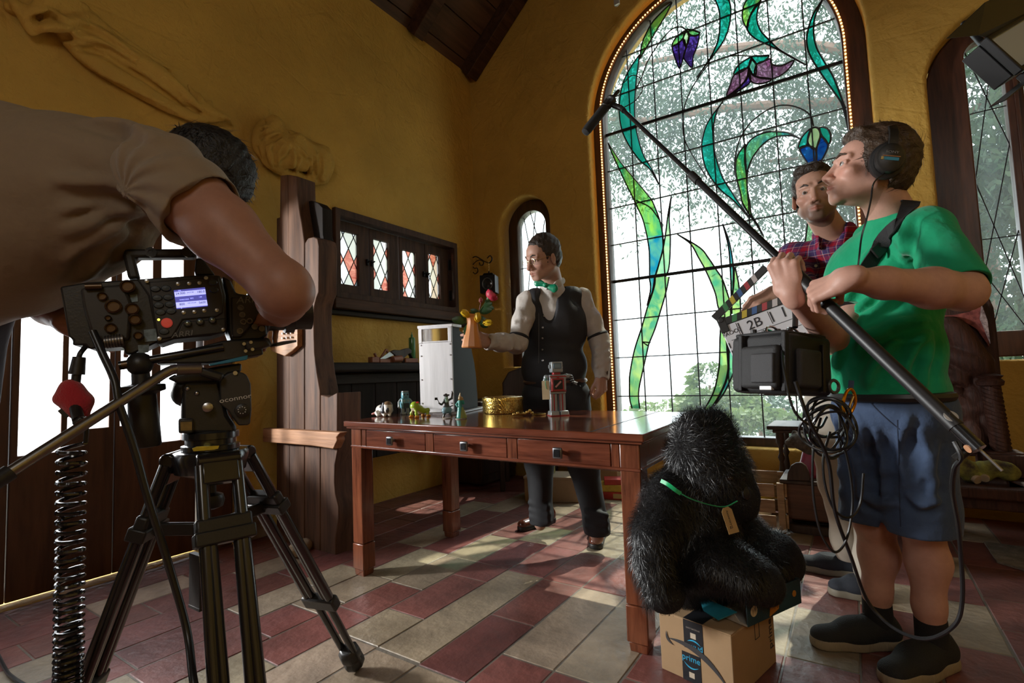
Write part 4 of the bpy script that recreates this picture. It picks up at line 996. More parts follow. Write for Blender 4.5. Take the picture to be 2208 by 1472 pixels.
def figurine(t, o, R, prims, cols, nm='figure'):
    s = sdl(o, R, .004)
    for a, b, r1, r2 in prims: s.cap(s.L(a), s.L(b), r1, r2)
    def cf(V):
        l = (V - np.array(o)) @ np.array(R); c = np.tile(np.array(cols[0][1]), (len(V), 1))
        for f, col in cols[1:]: c[f(l)] = col
        return c
    s.mesh(nm, TOYP, t, .0016, colf=cf)
    LM(o, R).lathe((0, 0, 0), [(.026, 0), (.026, .003), (.02, .005)], 16).build('stand', mat('toy_base', (.30, .25, .2), .5), t)
t, o, R = toy('toy_pirate', 'tiny pirate figure with one arm raised and an axe beside the silver box', 964, 902, .2)
figurine(t, o, R, [((-.006, 0, .05), (-.018, 0, .006), .007, .005), ((.008, 0, .05), (.022, 0, .006), .007, .005), ((0, 0, .048), (0, 0, .085), .013, .011), ((-.004, 0, .05), (-.008, 0, .04), .016, .018), ((.004, 0, .05), (.01, 0, .042), .015, .016), ((-.002, -.002, .10), (-.002, -.002, .104), .009, .009), ((-.012, 0, .115), (.012, 0, .115), .004, .004), ((-.002, 0, .114), (-.002, 0, .118), .010, .006), ((.01, 0, .09), (.026, 0, .098), .006, .005), ((.026, 0, .098), (.03, 0, .122), .005, .004), ((.03, 0, .122), (.028, 0, .132), .005, .003), ((-.01, 0, .086), (-.026, -.006, .07), .006, .004), ((-.026, -.006, .07), (-.04, -.01, .078), .004, .004), ((-.004, .01, .09), (.012, .012, .04), .01, .012), ((.018, 0, .058), (.03, 0, .062), .003, .003)],
         [(None, (.05, .06, .06)), (lambda l: (l[:, 2] < .056) & (l[:, 2] > .026) & (l[:, 1] < .004), (.20, .33, .38)), (lambda l: (l[:, 2] > .08) & (l[:, 2] < .108) & (abs(l[:, 0]) < .008) & (l[:, 1] < 0), (.35, .55, .45)), (lambda l: l[:, 2] > .108, (.03, .025, .025)), (lambda l: l[:, 2] < .012, (.16, .10, .06))])
LM(o, R).bar((-.034, -.012, .068), (-.05, -.012, .102), .003, .003).box((-.054, -.012, .10), (.014, .003, .012)).build('axe', IRON, t)
t, o, R = toy('toy_lady', 'tiny figure in a long green dress standing beside the pirate figure', 993, 903, -.6)
figurine(t, o, R, [((0, 0, .01), (0, 0, .05), .02, .013), ((0, .004, .05), (.018, .012, .008), .014, .010), ((0, 0, .05), (0, 0, .082), .011, .009), ((0, 0, .098), (0, 0, .103), .009, .008), ((0, 0, .112), (.002, 0, .126), .005, .002), ((-.008, 0, .086), (-.02, -.004, .07), .005, .004), ((-.02, -.004, .07), (-.008, -.012, .06), .004, .003), ((.006, .006, .1), (.012, .012, .075), .007, .006)],
         [(None, (.03, .26, .22)), (lambda l: (l[:, 2] > .09), (.45, .30, .12)), (lambda l: (l[:, 2] > .110), (.7, .6, .4)), (lambda l: (l[:, 0] > .012) & (l[:, 2] < .06), (.30, .36, .10))])
# brass round tin
GOLDT = mat('embossed_gold_tin', (.72, .50, .13), .26, metal=1, var=.2, vs=30)
_nt = GOLDT.node_tree; _v = _nt.nodes.new('ShaderNodeTexVoronoi'); _v.inputs['Scale'].default_value = 120; _v.feature = 'SMOOTH_F1'; _tc = _nt.nodes.new('ShaderNodeTexCoord'); _nt.links.new(_tc.outputs['Object'], _v.inputs['Vector'])
_w = _nt.nodes.new('ShaderNodeTexWave'); _w.wave_type = 'RINGS'; _w.inputs['Scale'].default_value = 45; _w.inputs['Distortion'].default_value = 6; _nt.links.new(_tc.outputs['Object'], _w.inputs['Vector'])
_ad = _nt.nodes.new('ShaderNodeMath'); _nt.links.new(_v.outputs['Distance'], _ad.inputs[0]); _nt.links.new(_w.outputs['Fac'], _ad.inputs[1])
_bp = _nt.nodes.new('ShaderNodeBump'); _bp.inputs['Strength'].default_value = .45; _bp.inputs['Distance'].default_value = .0025; _nt.links.new(_ad.outputs[0], _bp.inputs['Height']); _nt.links.new(_bp.outputs[0], _nt.nodes['Principled BSDF'].inputs['Normal'])
o = tt(1085, 889)
t = thing('round_tin', 'round embossed gold tin with a lid on the table in front of the silver box', 'tin', o)
rr = .5 * (tt(1126, 889) - tt(1044, 889)).length
MB().lathe(o, [(rr * .97, 0), (rr * .985, .004), (rr * .985, .072)], 48).build('tin_body', GOLDT, t)
MB().lathe(o, [(rr, .062), (rr * 1.01, .066), (rr * 1.01, .078), (rr * .99, .083), (rr * .9, .085), (rr * .88, .083), (rr * .5, .088), (0, .09)], 48).build('lid', GOLDT, t)
# trinkets
o = tt(1130, 897); R = vf(o)
t = thing('brass_trinket', 'small brass ornament lying on the table beside the round gold tin', 'trinket', o)
LM(o, R).tube(bez([(-.05, -.01, .008), (-.02, 0, .012), (.01, .01, .012), (.03, .02, .022)], 5), [.004, .006, .006, .007, .006, .005, .007, .008, .007, .006, .005, .004, .006, .005, .004, .003], 8).build('stem', BRASS, t)
m = LM(o, R)
for x, y, z, r in ((-.05, -.01, .012, .008), (-.03, -.004, .016, .009), (-.005, .004, .014, .008), (.016, .012, .018, .009), (.03, .02, .026, .007), (.04, .022, .014, .008)): m.ball((x, y, z), r)
m.build('beads', BRASS, t)
o = tt(1162, 894); R = vf(o)
t = thing('hand_mirror', 'small round hand mirror lying flat on the table behind the trinket', 'mirror', o)
LM(o, R).lathe((0, 0, 0), [(.034, 0), (.036, .004), (.034, .008), (.03, .007), (0, .007)], 28).build('mirror_rim', BRASS, t)
LM(o, R).lathe((0, 0, .0072), [(.029, 0), (0, .0006)], 28).build('mirror_glass', mat('mirror'), t)

# red and grey tin robot with a price tag
GRYP, REDP, BLKP = mat('robot_grey_tin', (.36, .40, .42), .3, metal=.3, coat=.4, var=.08), mat('robot_red_tin', (.42, .04, .045), .3, metal=.1, coat=.4), mat('robot_black', (.02, .02, .022), .35)
o = tt(1203, 895); R = vf(o, .30)
t = thing('tin_robot', 'red and grey tin toy robot with a cream tag standing on the table', 'toy robot', o)
L = lambda: LM(o, R)
for sg in (-1, 1):
    g = L().box((sg * .021, 0, .062), (.032, .034, .088)).build('leg', GRYP, t, bevel=.003); L().box((sg * .021, -.0178, .062), (.006, .001, .084)).box((sg * .021 - .0135, -.0178, .062), (.003, .001, .084)).build('stripe', REDP, g)
    L().box((sg * .024, -.008, .012), (.044, .066, .022), None, .88).build('foot', GRYP, t, bevel=.003); L().box((sg * .024, -.008, .002), (.046, .068, .004)).build('foot_sole', REDP, t)
L().box((0, 0, .115), (.078, .046, .02)).build('hip', GRYP, t, bevel=.003)
L().box((0, 0, .160), (.082, .05, .075)).build('torso', GRYP, t, bevel=.003)
L().box((-.004, -.03, .150), (.062, .016, .062)).build('chest_box', REDP, t, bevel=.002); L().box((-.004, -.0388, .150), (.046, .002, .046)).build('chest_panel', BLKP, t, bevel=.001)
L().bar((-.018, -.0405, .138), (.010, -.0405, .165), .008, .001, (0, 1, 0)).build('chest_lightning', mat('robot_pink', (.62, .30, .30), .4), t)
L().box((0, -.0262, .189), (.084, .003, .006)).box((0, -.0262, .118), (.08, .003, .005)).box((.0, -.0262, .182), (.012, .003, .006)).build('trim', REDP, t)
L().box((0, 0, .204), (.036, .03, .016)).build('neck', REDP, t, bevel=.003)
hd = L().box((0, 0, .235), (.056, .048, .052)).build('head', GRYP, t, bevel=.004)
L().box((0, -.0255, .240), (.040, .004, .026)).build('face_screen', mat('robot_screen', (.14, .22, .28), .2), hd, bevel=.001); L().box((0, -.0278, .240), (.030, .002, .018)).build('screen_inner', mat('robot_screen2', (.25, .36, .42), .15), hd)
for sg in (-1, 1): L().cyl((sg * .028, 0, .238), (sg * .036, 0, .238), .010, n=12).build('ear', GRYP if sg < 0 else BLKP, hd)
L().ball((-.052, 0, .185), .014).tube(bez([(-.052, 0, .185), (-.06, .004, .16), (-.056, -.01, .13)], 4), .010, 8).build('arm', GRYP, t)
a = L().ball((.050, 0, .19), .013).tube(bez([(.05, 0, .19), (.075, 0, .185), (.082, -.006, .16), (.1, -.02, .150)], 5), [.011] * 6 + [.009] * 6 + [.008] * 4, 8).build('arm', GRYP, t)
m = L()
for i in range(5): m.lathe((.074 + .002 * i, -.002 * i, .184 - .01 * i), [(.0125, -.002), (.0135, 0), (.0125, .002)], 10, frame((.2, -.2, -1)))
m.tube([(.1, -.02, .15), (.115, -.02, .158)], .004, 6).tube([(.1, -.02, .148), (.112, -.028, .136)], .004, 6); m.build('claw', IRON, a)
CREAM = mat('cream_card_tag', (.66, .54, .34), .7, var=.08, vs=20)
tg = LM(o + R @ Vector((-.062, -.02, .125)), R @ rotz(-.3)).box((0, 0, 0), (.036, .0015, .09)).build('price_tag', CREAM, t)
L().tube(bez([(-.05, -.01, .185), (-.062, -.022, .175), (-.062, -.022, .15), (-.058, -.022, .13)], 4), .0016, 5).build('tag_ribbon', mat('green_ribbon', (.02, .30, .12), .4), tg)

# stones at the foot of the panel
STN = mat('rough_stone', (.36, .29, .20), .85, var=.3, vs=18, bump=.6, bs=30)
for px, py, r, lb in ((640, 1198, .055, 'flat pale stone lying left of the tripod leg by the panel'), (657, 1185, .05, 'upright pale stone leaning at the foot of the plank panel')):
    q = P(px, py, z=0); s = SD(.02); rnd = random.Random(px)
    for _ in range(7): s.ell((q.x + rnd.uniform(-.5, .5) * r, q.y + rnd.uniform(-.4, .4) * r, r * rnd.uniform(.35, .8)), (r * .6, r * .5, r * .45), Matrix.Rotation(rnd.uniform(0, 3), 3, 'Z'))
    s.plane((q.x, q.y, .0), (0, 0, -1)); tag(s.mesh('stone', STN, None, .006), lb, 'stone')

# ---- modelled plaster reliefs on the left wall
def relief(name, label, strokes, base, k=.03, lines=(), lr=.01):
    s = SD(k)
    for pts, r, hgt in strokes:
        w = [P(a, b, x=XL) + Vector((hgt * 1.5 + .01, 0, 0)) for a, b in pts]; w = bez(w, 3); n = len(w)
        s.chain(w, [r * (.35 + .65 * sin(pi * (i + .6) / (n + .2))) for i in range(n)], flat=((1, 0, 0), .8))
    s.plane((XL - .01, 0, 0), (-1, 0, 0))
    folds(s, lines, lr); o = s.mesh(name, PLA, None, .0075); return tag(o, label, 'plaster relief')
relief('plaster_branch', 'long twisted plaster relief high on the left yellow wall above the operator', [
    ([(25, 20), (90, 10), (140, 55), (200, 120), (290, 175), (380, 215), (440, 245)], .075, 0), ([(70, 70), (130, 45), (185, 60), (240, 110), (330, 175), (420, 240)], .045, .04), ([(80, 75), (125, 70), (170, 58)], .03, .06),
    ([(150, 95), (190, 92), (250, 118), (330, 165), (400, 225)], .035, .05), ([(135, 92), (180, 130), (240, 165), (300, 200), (360, 235), (410, 255)], .045, .02), ([(160, 0), (220, 60), (290, 110), (360, 150)], .02, .01), ([(60, 35), (110, 20), (170, 30)], .035, .05),
    ([(20, 15), (50, 45), (60, 80)], .03, .03), ([(400, 190), (425, 235), (445, 248)], .018, .02), ([(420, 210), (430, 240), (480, 258)], .022, .03), ([(445, 225), (440, 245), (485, 262)], .018, .03), ([(370, 240), (410, 258), (470, 262)], .02, .02)], 0, .018, [[(75, 85), (130, 72), (170, 80)], [(80, 70), (110, 60), (150, 62)], [(140, 95), (200, 98), (270, 135), (340, 180), (400, 225)], [(185, 85), (230, 95), (290, 130)], [(170, 45), (230, 75), (300, 125)], [(200, 150), (280, 190), (380, 240)], [(60, 30), (100, 25), (140, 40)]], .012)
V2 = lambda *p: [(520 + a / 6.133, 220 + b / 6.133) for a, b in p]
relief('plaster_gourd', 'ribbed plaster relief like a folded sleeve above the plank panel', [
    (V2((300, 280), (240, 420), (220, 600), (300, 780)), .05, .01), (V2((360, 520), (330, 700), (450, 880)), .075, .04), (V2((480, 520), (420, 680), (480, 860)), .07, .06), (V2((620, 540), (520, 700), (520, 880)), .06, .075), (V2((650, 540), (640, 720), (640, 900)), .075, .065), (V2((720, 620), (760, 760), (700, 920)), .055, .075),
    (V2((790, 620), (860, 780), (800, 950)), .05, .06), (V2((880, 640), (930, 800), (860, 1020)), .06, .05), (V2((960, 660), (1000, 830), (980, 1040)), .06, .05), (V2((1060, 680), (1070, 840), (1040, 1040)), .05, .035), (V2((300, 300), (380, 320), (480, 420)), .045, .04), (V2((240, 440), (330, 380), (420, 430)), .035, .05), (V2((230, 520), (330, 470), (500, 440)), .03, .055),
    (V2((220, 640), (260, 800), (480, 940), (720, 1000), (780, 1080)), .03, .03), (V2((330, 540), (600, 500), (880, 640), (1080, 660)), .05, .03), (V2((760, 1040), (860, 1060), (1060, 1060)), .035, .03)], 0, .014, [V2((600, 540), (500, 690), (490, 830)), V2((420, 560), (380, 660), (400, 780)), V2((640, 560), (600, 680), (500, 780)), V2((700, 640), (690, 780), (670, 870)), V2((750, 610), (790, 760), (720, 930)), V2((800, 640), (900, 820), (850, 940)), V2((880, 720), (950, 800), (870, 1040)), V2((980, 700), (990, 850), (1010, 990)), V2((1070, 690), (1080, 860), (1050, 1030)), V2((320, 570), (350, 720), (400, 860)), V2((240, 590), (280, 720)), V2((250, 380), (330, 320)), V2((240, 450), (380, 360)), V2((330, 480), (500, 410))], .009)
# ================================================================== things on the right
# ---- slatted crate with toys
CRW = wood('crate_pine', (.20, .12, .065), (.46, .31, .18), 'X', 1, .6, bump=.3)
fr = P(1697, 1152, z=0); fl = Vector((fr.x - .52, fr.y - .18, 0)); ex = (fr - fl).normalized(); ey = Vector((-ex.y, ex.x, 0))
ex = Vector((cos(.10), sin(.10), 0)); ey = Vector((-ex.y, ex.x, 0)); RC = Matrix((ex, ey, Vector((0, 0, 1)))).transposed()
CW, CD, CH_ = .54, .40, .285; co = fr - ex * CW
cr = thing('slatted_crate', 'pale wooden slatted crate full of toys beside the plush gorilla', 'crate', co + ex * CW / 2 + ey * CD / 2)
L = lambda: LM(co, RC)
for x in (.018, CW - .018):
    for y in (.018, CD - .018): L().box((x, y, CH_ / 2), (.036, .036, CH_)).build('corner_post', CRW, cr, bevel=.003)
for z in (.035, .125, .215):
    L().box((CW / 2 - .02, -.008, z + .03), (CW - .06, .014, .075)).build('slat', CRW, cr, bevel=.003); L().box((CW / 2, CD + .008, z + .03), (CW, .014, .075)).build('slat', CRW, cr, bevel=.003)
    for x in (-.008, CW + .008): L().box((x, CD / 2, z + .03), (.014, CD - .02, .075)).build('slat', CRW, cr, bevel=.003)
L().box((CW / 2, CD / 2, .012), (CW - .01, CD - .01, .016)).build('crate_floor', CRW, cr)
cc = lambda u, v, z: co + RC @ Vector((u, v, z * .88))
def ball_toy(u, v, z, r, col, lb, stripe=None):
    b = tag(MB().ball(cc(u, v, z), r, 18, 10).build('toy_ball', mat('ball_' + lb.split()[0], col, .35, var=.15, vs=20)), lb, 'ball', 'balls in the slatted crate')
    if stripe:
        m = MB(); c = cc(u, v, z)
        for i in range(3): m.tube([c + frame((1, .3 * i, .8 - .6 * i)) @ Vector((cos(a) * r * 1.01, sin(a) * r * 1.01, 0)) for a in [2 * pi * k / 24 for k in range(24)]], r * .06, 5, closed=True)
        m.build('stripe', stripe, b)
ball_toy(.18, .10, .285, .055, (.36, .36, .02), 'yellow toy ball with dark stripes at the top of the crate', mat('robot_black'))
ball_toy(.12, .24, .29, .05, (.45, .03, .12), 'crimson toy ball behind the yellow ball in the crate')
ball_toy(.32, .12, .085, .05, (.50, .12, .03), 'orange toy ball low between the crate slats')
ball_toy(.42, .14, .09, .045, (.55, .52, .45), 'white toy ball low between the crate slats')
ball_toy(.30, .28, .17, .07, (.05, .16, .30), 'blue toy ball in the middle of the crate')
ball_toy(.42, .26, .13, .06, (.42, .28, .03), 'amber toy ball at the back of the crate')
ball_toy(.12, .12, .10, .07, (.30, .05, .03), 'brown toy ball in the bottom corner of the crate')

# ---- side table with turned legs and a carved box with books on it
q = P(1681, 1060, z=0); so = Vector((-.62, 3.86, 0)); hz = P(1690, 912, y=3.8).z
s0 = P(1652, 918, y=3.72); 
zt2 = .60; a0 = P(1655, 917, z=zt2); 
sd = thing('side_table', 'small dark wooden table with turned legs in front of the stained glass window', 'side table', (s0.x + .3, 3.95, 0))
zt2 = s0.z; x0, x1, y0, y1 = s0.x, s0.x + .62, 3.72, 4.12
MB().box(((x0 + x1) / 2, (y0 + y1) / 2, zt2 - .012), (x1 - x0, y1 - y0, .026)).build('table_top', DARKW, sd, bevel=.008)
MB().box(((x0 + x1) / 2, (y0 + y1) / 2, zt2 - .036), (x1 - x0 - .06, y1 - y0 - .05, .024)).build('moulding', DARKW, sd, bevel=.008)
tp_ = [(.026, 0), (.026, .04), (.014, .06), (.020, .09), (.012, .11), (.015, .2), (.019, .3), (.012, .36), (.022, .39), (.012, .42), (.014, .47), (.026, .49), (.026, .56)]
for x in (x0 + .07, x1 - .07):
    for y in (y0 + .06, y1 - .06):
        k = (zt2 - .05) / .56; MB().lathe((x, y, 0), [(r, h * k) for r, h in tp_], 14).build('leg', DARKW, sd)
MB().bar((x0 + .07, y0 + .06, .12), (x1 - .07, y0 + .06, .12), .025, .025).bar((x0 + .07, y1 - .06, .12), (x1 - .07, y1 - .06, .12), .025, .025).build('stretcher', DARKW, sd, bevel=.004)
cx_ = x0 + .38; cb_ = thing('carved_box', 'small stepped dark box standing on the side table by the window', 'box', (cx_, 3.92, zt2 + .001))
zc_ = P(1700, 850, y=3.85).z - zt2
m = MB(); kk = zc_ / .16
MB().lathe((cx_, 3.92, zt2 + .001), [(.10, 0), (.13, .01 * kk), (.115, .02 * kk), (.125, .075 * kk), (.15, .085 * kk), (.16, .10 * kk)], 4, rotz(pi / 4 + .2), sx=1.2).build('box_body', DARKW, cb_, bevel=.004)
MB().lathe((cx_, 3.92, zt2 + .001), [(.155, .10 * kk), (.165, .112 * kk), (.15, .125 * kk), (.17, .14 * kk), (.17, .155 * kk), (.10, .165 * kk)], 4, rotz(pi / 4 + .2), sx=1.2).build('lid', wood('box_lid_wood', (.08, .05, .03), (.2, .13, .08), 'X', 2, .5), cb_, bevel=.004)
# cart-like seat with a pink cloth beyond the crate
pc = P(1725, 1050, y=3.55)
ca = thing('toy_cradle', 'dark wooden cradle with a rounded head board beside the crate', 'cradle', (pc.x + .15, 3.62, 0))
ho = P(1720, 1035, y=3.5); zz = P(1715, 1035, y=3.5).z
rb = [(P(a, b, y=3.35).x, P(a, b, y=3.35).z) for a, b in ((1697, 1034), (1699, 1018), (1706, 1003), (1716, 997), (1728, 996), (1738, 1003), (1745, 1018), (1748, 1036))]
MB().prism(rb, .03, (0, 3.35, 0), Rxz).build('head_board', DARKW, ca, bevel=.004)
zb = rb[0][1]; MB().box((rb[0][0] + .19, 3.52, zb - .012), (.46, .34, .024)).build('rim', DARKW, ca, bevel=.006)
MB().box((rb[0][0] + .19, 3.52, zb / 2 + .03), (.42, .30, zb - .10)).build('cradle_body', wood('cradle_wood', (.05, .022, .014), (.14, .06, .035), 'X', 1, .5), ca, bevel=.01)
for y in (3.40, 3.64): MB().box((rb[0][0] + .19, y, .025), (.42, .05, .05)).build('rocker', DARKW, ca, bevel=.01)
pk = P(1748, 1015, y=3.5); s = SD(.03)
for i in range(9):
    rnd = random.Random(i); a = rnd.uniform(0, 6.28); s.cap((pk.x + cos(a) * .05, 3.52 + sin(a) * .04, zb + .02), (pk.x + cos(a) * .02 + .01, 3.52, zb + .14 + rnd.uniform(-.02, .05)), .035, .02)
tag(s.mesh('pink_cloth', mat('pink_satin', (.36, .03, .10), .35, sheen=.4), None, .006), 'crumpled pink cloth heaped in the dark cradle', 'cloth')
s = SD(.02); s.ell((pk.x - .05, 3.48, zb + .21), (.05, .04, .04)).cap((pk.x - .05, 3.48, zb + .2), (pk.x + .02, 3.50, zb + .14), .035, .03).cap((pk.x - .09, 3.46, zb + .205), (pk.x - .10, 3.45, zb + .20), .022, .02)
s.ell((pk.x - .03, 3.50, zb + .25), (.015, .012, .018)).ell((pk.x - .07, 3.50, zb + .25), (.015, .012, .018))
tag(s.mesh('soft_toy', mat('grey_fur', (.10, .085, .08), .9, var=.4, vs=40, bump=.6, bs=90), None, .004), 'small grey soft toy lying on the pink cloth in the cradle', 'soft toy')

# ---- carved throne with a red patterned seat back, standing on a bench
THW = wood('throne_wood', (.025, .010, .007), (.075, .028, .018), 'Z', 2.5, .6, bump=1.2, spec=.3)
RUGR = mat('red_pattern_cloth', (.15, .02, .018), .8, var=.5, vs=40, col2=(.34, .09, .07))
YT = 3.75
th = thing('carved_throne', 'dark carved throne back with spiral posts and red panels by the right window', 'throne', (.62, YT, .45))
def tp2(pl, y=YT): return [(P(a, b, y=y).x, P(a, b, y=y).z) for a, b in pl]
C4 = lambda *p: [(1960 + a / 3.2016, 600 + b / 3.2016) for a, b in p]
MB().prism(tp2(C4((-60, 1230), (-60, 500), (20, 330), (150, 180), (330, 60), (490, 50), (550, 110), (590, 200), (610, 340), (640, 660), (640, 1230))), .05, (0, YT + .04, 0), Rxz).build('back_panel', THW, th, bevel=.006)
MB().prism(tp2(C4((180, 260), (330, 265), (470, 350), (555, 470), (540, 300), (500, 170), (420, 230), (320, 250)), YT - .01), .012, (0, YT - .0, 0), Rxz).build('red_panel', RUGR, th)
MB().prism(tp2(C4((340, 368), (420, 410), (500, 490), (535, 560), (450, 520), (380, 470)), YT - .01), .012, (0, YT - .01, 0), Rxz).build('red_panel', mat('red_scales', (.30, .03, .03), .5, var=.4, vs=60), th)
MB().prism(tp2(C4((500, 180), (540, 290), (560, 450), (520, 350), (490, 280)), YT - .02), .014, (0, YT - .02, 0), Rxz).build('brocade_panel', mat('silver_brocade', (.20, .10, .10), .5, var=.6, vs=60, col2=(.55, .45, .45)), th)
s = SD(.02)   # carved beast and foliage
for pts, r in ((C4((180, 420), (230, 350), (300, 340), (380, 430), (470, 540), (540, 580)), .055), (C4((300, 520), (380, 560), (470, 600), (520, 640)), .06), (C4((220, 720), (250, 700), (270, 740), (240, 780), (215, 760)), .018), (C4((260, 860), (340, 840), (420, 850), (500, 840)), .03), (C4((440, 760), (450, 800), (470, 850)), .03), (C4((380, 860), (440, 900), (520, 880)), .035), (C4((300, 700), (350, 690), (400, 730)), .03), (C4((270, 940), (360, 930), (460, 960)), .035), (C4((420, 980), (460, 1080), (450, 1180)), .045), (C4((230, 620), (320, 650), (420, 660)), .03), (C4((480, 700), (520, 760), (525, 900), (540, 1150)), .03), (C4((290, 800), (320, 780), (350, 790)), .02), (C4((330, 1020), (300, 1100), (330, 1180)), .04)):
    w = [P(a, b, y=YT - .01) for a, b in pts]; w = bez(w, 3); s.chain(w, [r * (.5 + .5 * sin(pi * (i + .5) / len(w))) for i in range(len(w))])
s.mesh('carving', THW, th, .007)
b0_, b1_ = P(2135, 830, y=YT - .06), P(2160, 975, y=YT - .06)
m = MB(); n = 60; 
for j in range(4):
    m.tube([b0_.lerp(b1_, i / n) + Vector((cos(i * .42 + j * pi / 2) * .026, sin(i * .42 + j * pi / 2) * .026, 0)) for i in range(n + 1)], .019, 6)
m.cyl(b0_, b1_, .030, n=12); m.build('spiral_post', THW, th)
MB().lathe(b0_ - Vector((0, 0, .0)), [(.03, -.01), (.055, .0), (.06, .02), (.045, .035), (.058, .05), (.03, .06)], 16).build('capital', THW, th)
zbse = P(2100, 1030, y=3.55).z
MB().box((b1_.x, YT - .06, (b1_.z + zbse) / 2), (.19, .19, b1_.z - zbse - .002)).box((b1_.x, YT - .06, b1_.z - .01), (.15, .15, .04)).build('post_base', THW, th, bevel=.008)
bn = thing('carved_bench', 'long dark wooden bench with arched carved supports on the right', 'bench', (.7, 3.5, 0))
MB().box((.85, 3.62, zbse - .028), (1.5, .66, .055)).build('bench_top', THW, bn, bevel=.01)
MB().box((.85, 3.34, zbse - .08), (1.4, .03, .06)).build('apron', THW, bn, bevel=.006)
for x in (.14, .70, 1.4):
    pl = [(-.16, 0), (-.06, 0), (-.05, .10), (.0, .24), (.07, .32), (.16, .36), (.16, zbse - .06), (-.05, zbse - .06), (-.10, .30), (-.15, .16)]
    pl = [(-a, b) for a, b in pl] if x > .5 else pl
    for y in (3.40, 3.84): MB().prism(pl, .06, (x + (.05 if x > .5 else 0), y, 0), Rxz).build('support', THW, bn, bevel=.008)
# mossy driftwood with cut ends on the bench
MOSS = mat('mossy_bark', (.08, .05, .035), .85, var=.5, vs=22, col2=(.30, .29, .05), bump=.7, bs=40)
def log(pts, r, lb, y=3.42, seed=0):
    w = [P(a, b, y=y) for a, b in pts]; dz = zbse + r * .9 - min(p.z for p in w); w = [p + Vector((0, 0, max(dz, 0) if p.z < zbse + r else 0)) for p in w]
    s = SD(.02); ww = bez(w, 4); s.chain(ww, [r * (1 + .25 * sin(i * 1.7 + seed)) for i in range(len(ww))]); s.disp = lambda x, y_, z: .006 * sn(x, y_, z, 60, seed)
    o = s.mesh('mossy_log', MOSS, None, .006); tag(o, lb, 'log', 'mossy driftwood on the bench'); return o, ww
CUT = mat('cut_wood_end', (.42, .32, .22), .7, var=.1, vs=30)
lo, ww = log([(2030, 1008), (2060, 1000), (2090, 1014), (2098, 1022)], .035, 'mossy branch with a pale cut end at the left on the bench')
MB().cyl(ww[-1] + Vector((.0, -.03, -.012)), ww[-1] + Vector((.012, -.045, -.02)), .022, n=14).build('cut_end', CUT, lo)
lo, ww = log([(2122, 1022), (2124, 1010), (2150, 1008), (2185, 1020)], .03, 'mossy branch with a pale cut end at the right on the bench', seed=2)
MB().cyl(ww[0] + Vector((-.002, -.03, -.008)), ww[0] + Vector((-.006, -.045, -.015)), .018, n=14).build('cut_end', CUT, lo)
log([(2040, 960), (2052, 975), (2066, 1000)], .035, 'green mossy stump leaning against the throne on the bench', y=3.55, seed=4)

# ---- patterned rug corner and its brass lidded jar
rg = [P(a, b, z=.004) for a, b in ((2122, 1170), (2150, 1212), (2260, 1245), (2300, 1190), (2200, 1180))]
m = MB(); vs = [(p.x, p.y) for p in rg]; m.prism(vs, .01, (0, 0, .006)); tag(m.build('rug', mat('faded_rug', (.24, .19, .14), .95, var=.55, vs=16, col2=(.34, .29, .23), bump=.5, bs=120)), 'faded patterned rug at the foot of the bench on the right', 'rug')
q = P(2022, 1165, z=0); j = thing('dark_jar', 'dark jar with pale metal bands behind the legs of the sound recordist', 'jar', (q.x - .02, q.y + .35, 0))
zt_ = .24; MB().lathe((q.x - .02, q.y + .35, 0), [(.05, 0), (.06, .02), (.06, zt_ - .06), (.05, zt_)], 20).build('jar_body', mat('dark_glaze', (.02, .02, .02), .2), j)
for z in (zt_ - .1, zt_ - .02): MB().lathe((q.x - .02, q.y + .35, z), [(.061, 0), (.063, .004), (.061, .008)], 20).build('band', STEEL, j)

# ---- cardboard boxes under the gorilla
BH, bw, bd = .183, .241, .294
bo = Vector((-.581, 1.675, 0)); RBX_ = rotz(-.256); ux, uy = RBX_.col[0].copy(), RBX_.col[1].copy()
bxx = thing('parcel_box', 'closed brown cardboard parcel with black tape strips standing on the floor under the gorilla', 'parcel', bo + ux * bw / 2 + uy * bd / 2)
L = lambda: LM(bo, RBX_)
L().box((bw / 2, bd / 2, BH / 2), (bw, bd, BH)).build('box_body', KRAFT, bxx, bevel=.003)
L().box((bw / 2, bd / 4 - .001, BH + .0015), (bw - .004, bd / 2 - .004, .003)).box((bw / 2, bd * .75 + .001, BH + .0015), (bw - .004, bd / 2 - .004, .003)).build('top_flap', KRAFT, bxx)
INK, TAPE, CY = mat('black_print', (.035, .033, .035), .6), mat('black_tape', (.012, .013, .016), .35), mat('cyan_print', (.03, .36, .60), .5)
RF = Matrix((ux, Vector((0, 0, 1)), -uy)).transposed()      # text frame on the front face
fp = lambda x, z, o=.0012: bo + ux * x + Vector((0, 0, z)) - uy * o
tpx = .119
L().box((tpx, -.0005, .142), (.064, .0012, .085)).box((tpx, bd / 2, BH + .0038), (.064, bd, .0012)).build('tape', TAPE, bxx)
L().box((tpx - .011, -.0005, .043), (.062, .0012, .085)).build('tape', TAPE, bxx)
text('lettering', 'prime', fp(tpx - .011, .070), RF, .026, CY, bxx)
Rup = Matrix((-ux, Vector((0, 0, -1)), -uy)).transposed()
text('lettering', 'prime', fp(tpx + .002, .107), Rup, .024, CY, bxx)
text('lettering', 'amazon.com', fp(tpx, .162), Rup, .009, mat('grey_print', (.30, .26, .22), .6), bxx)
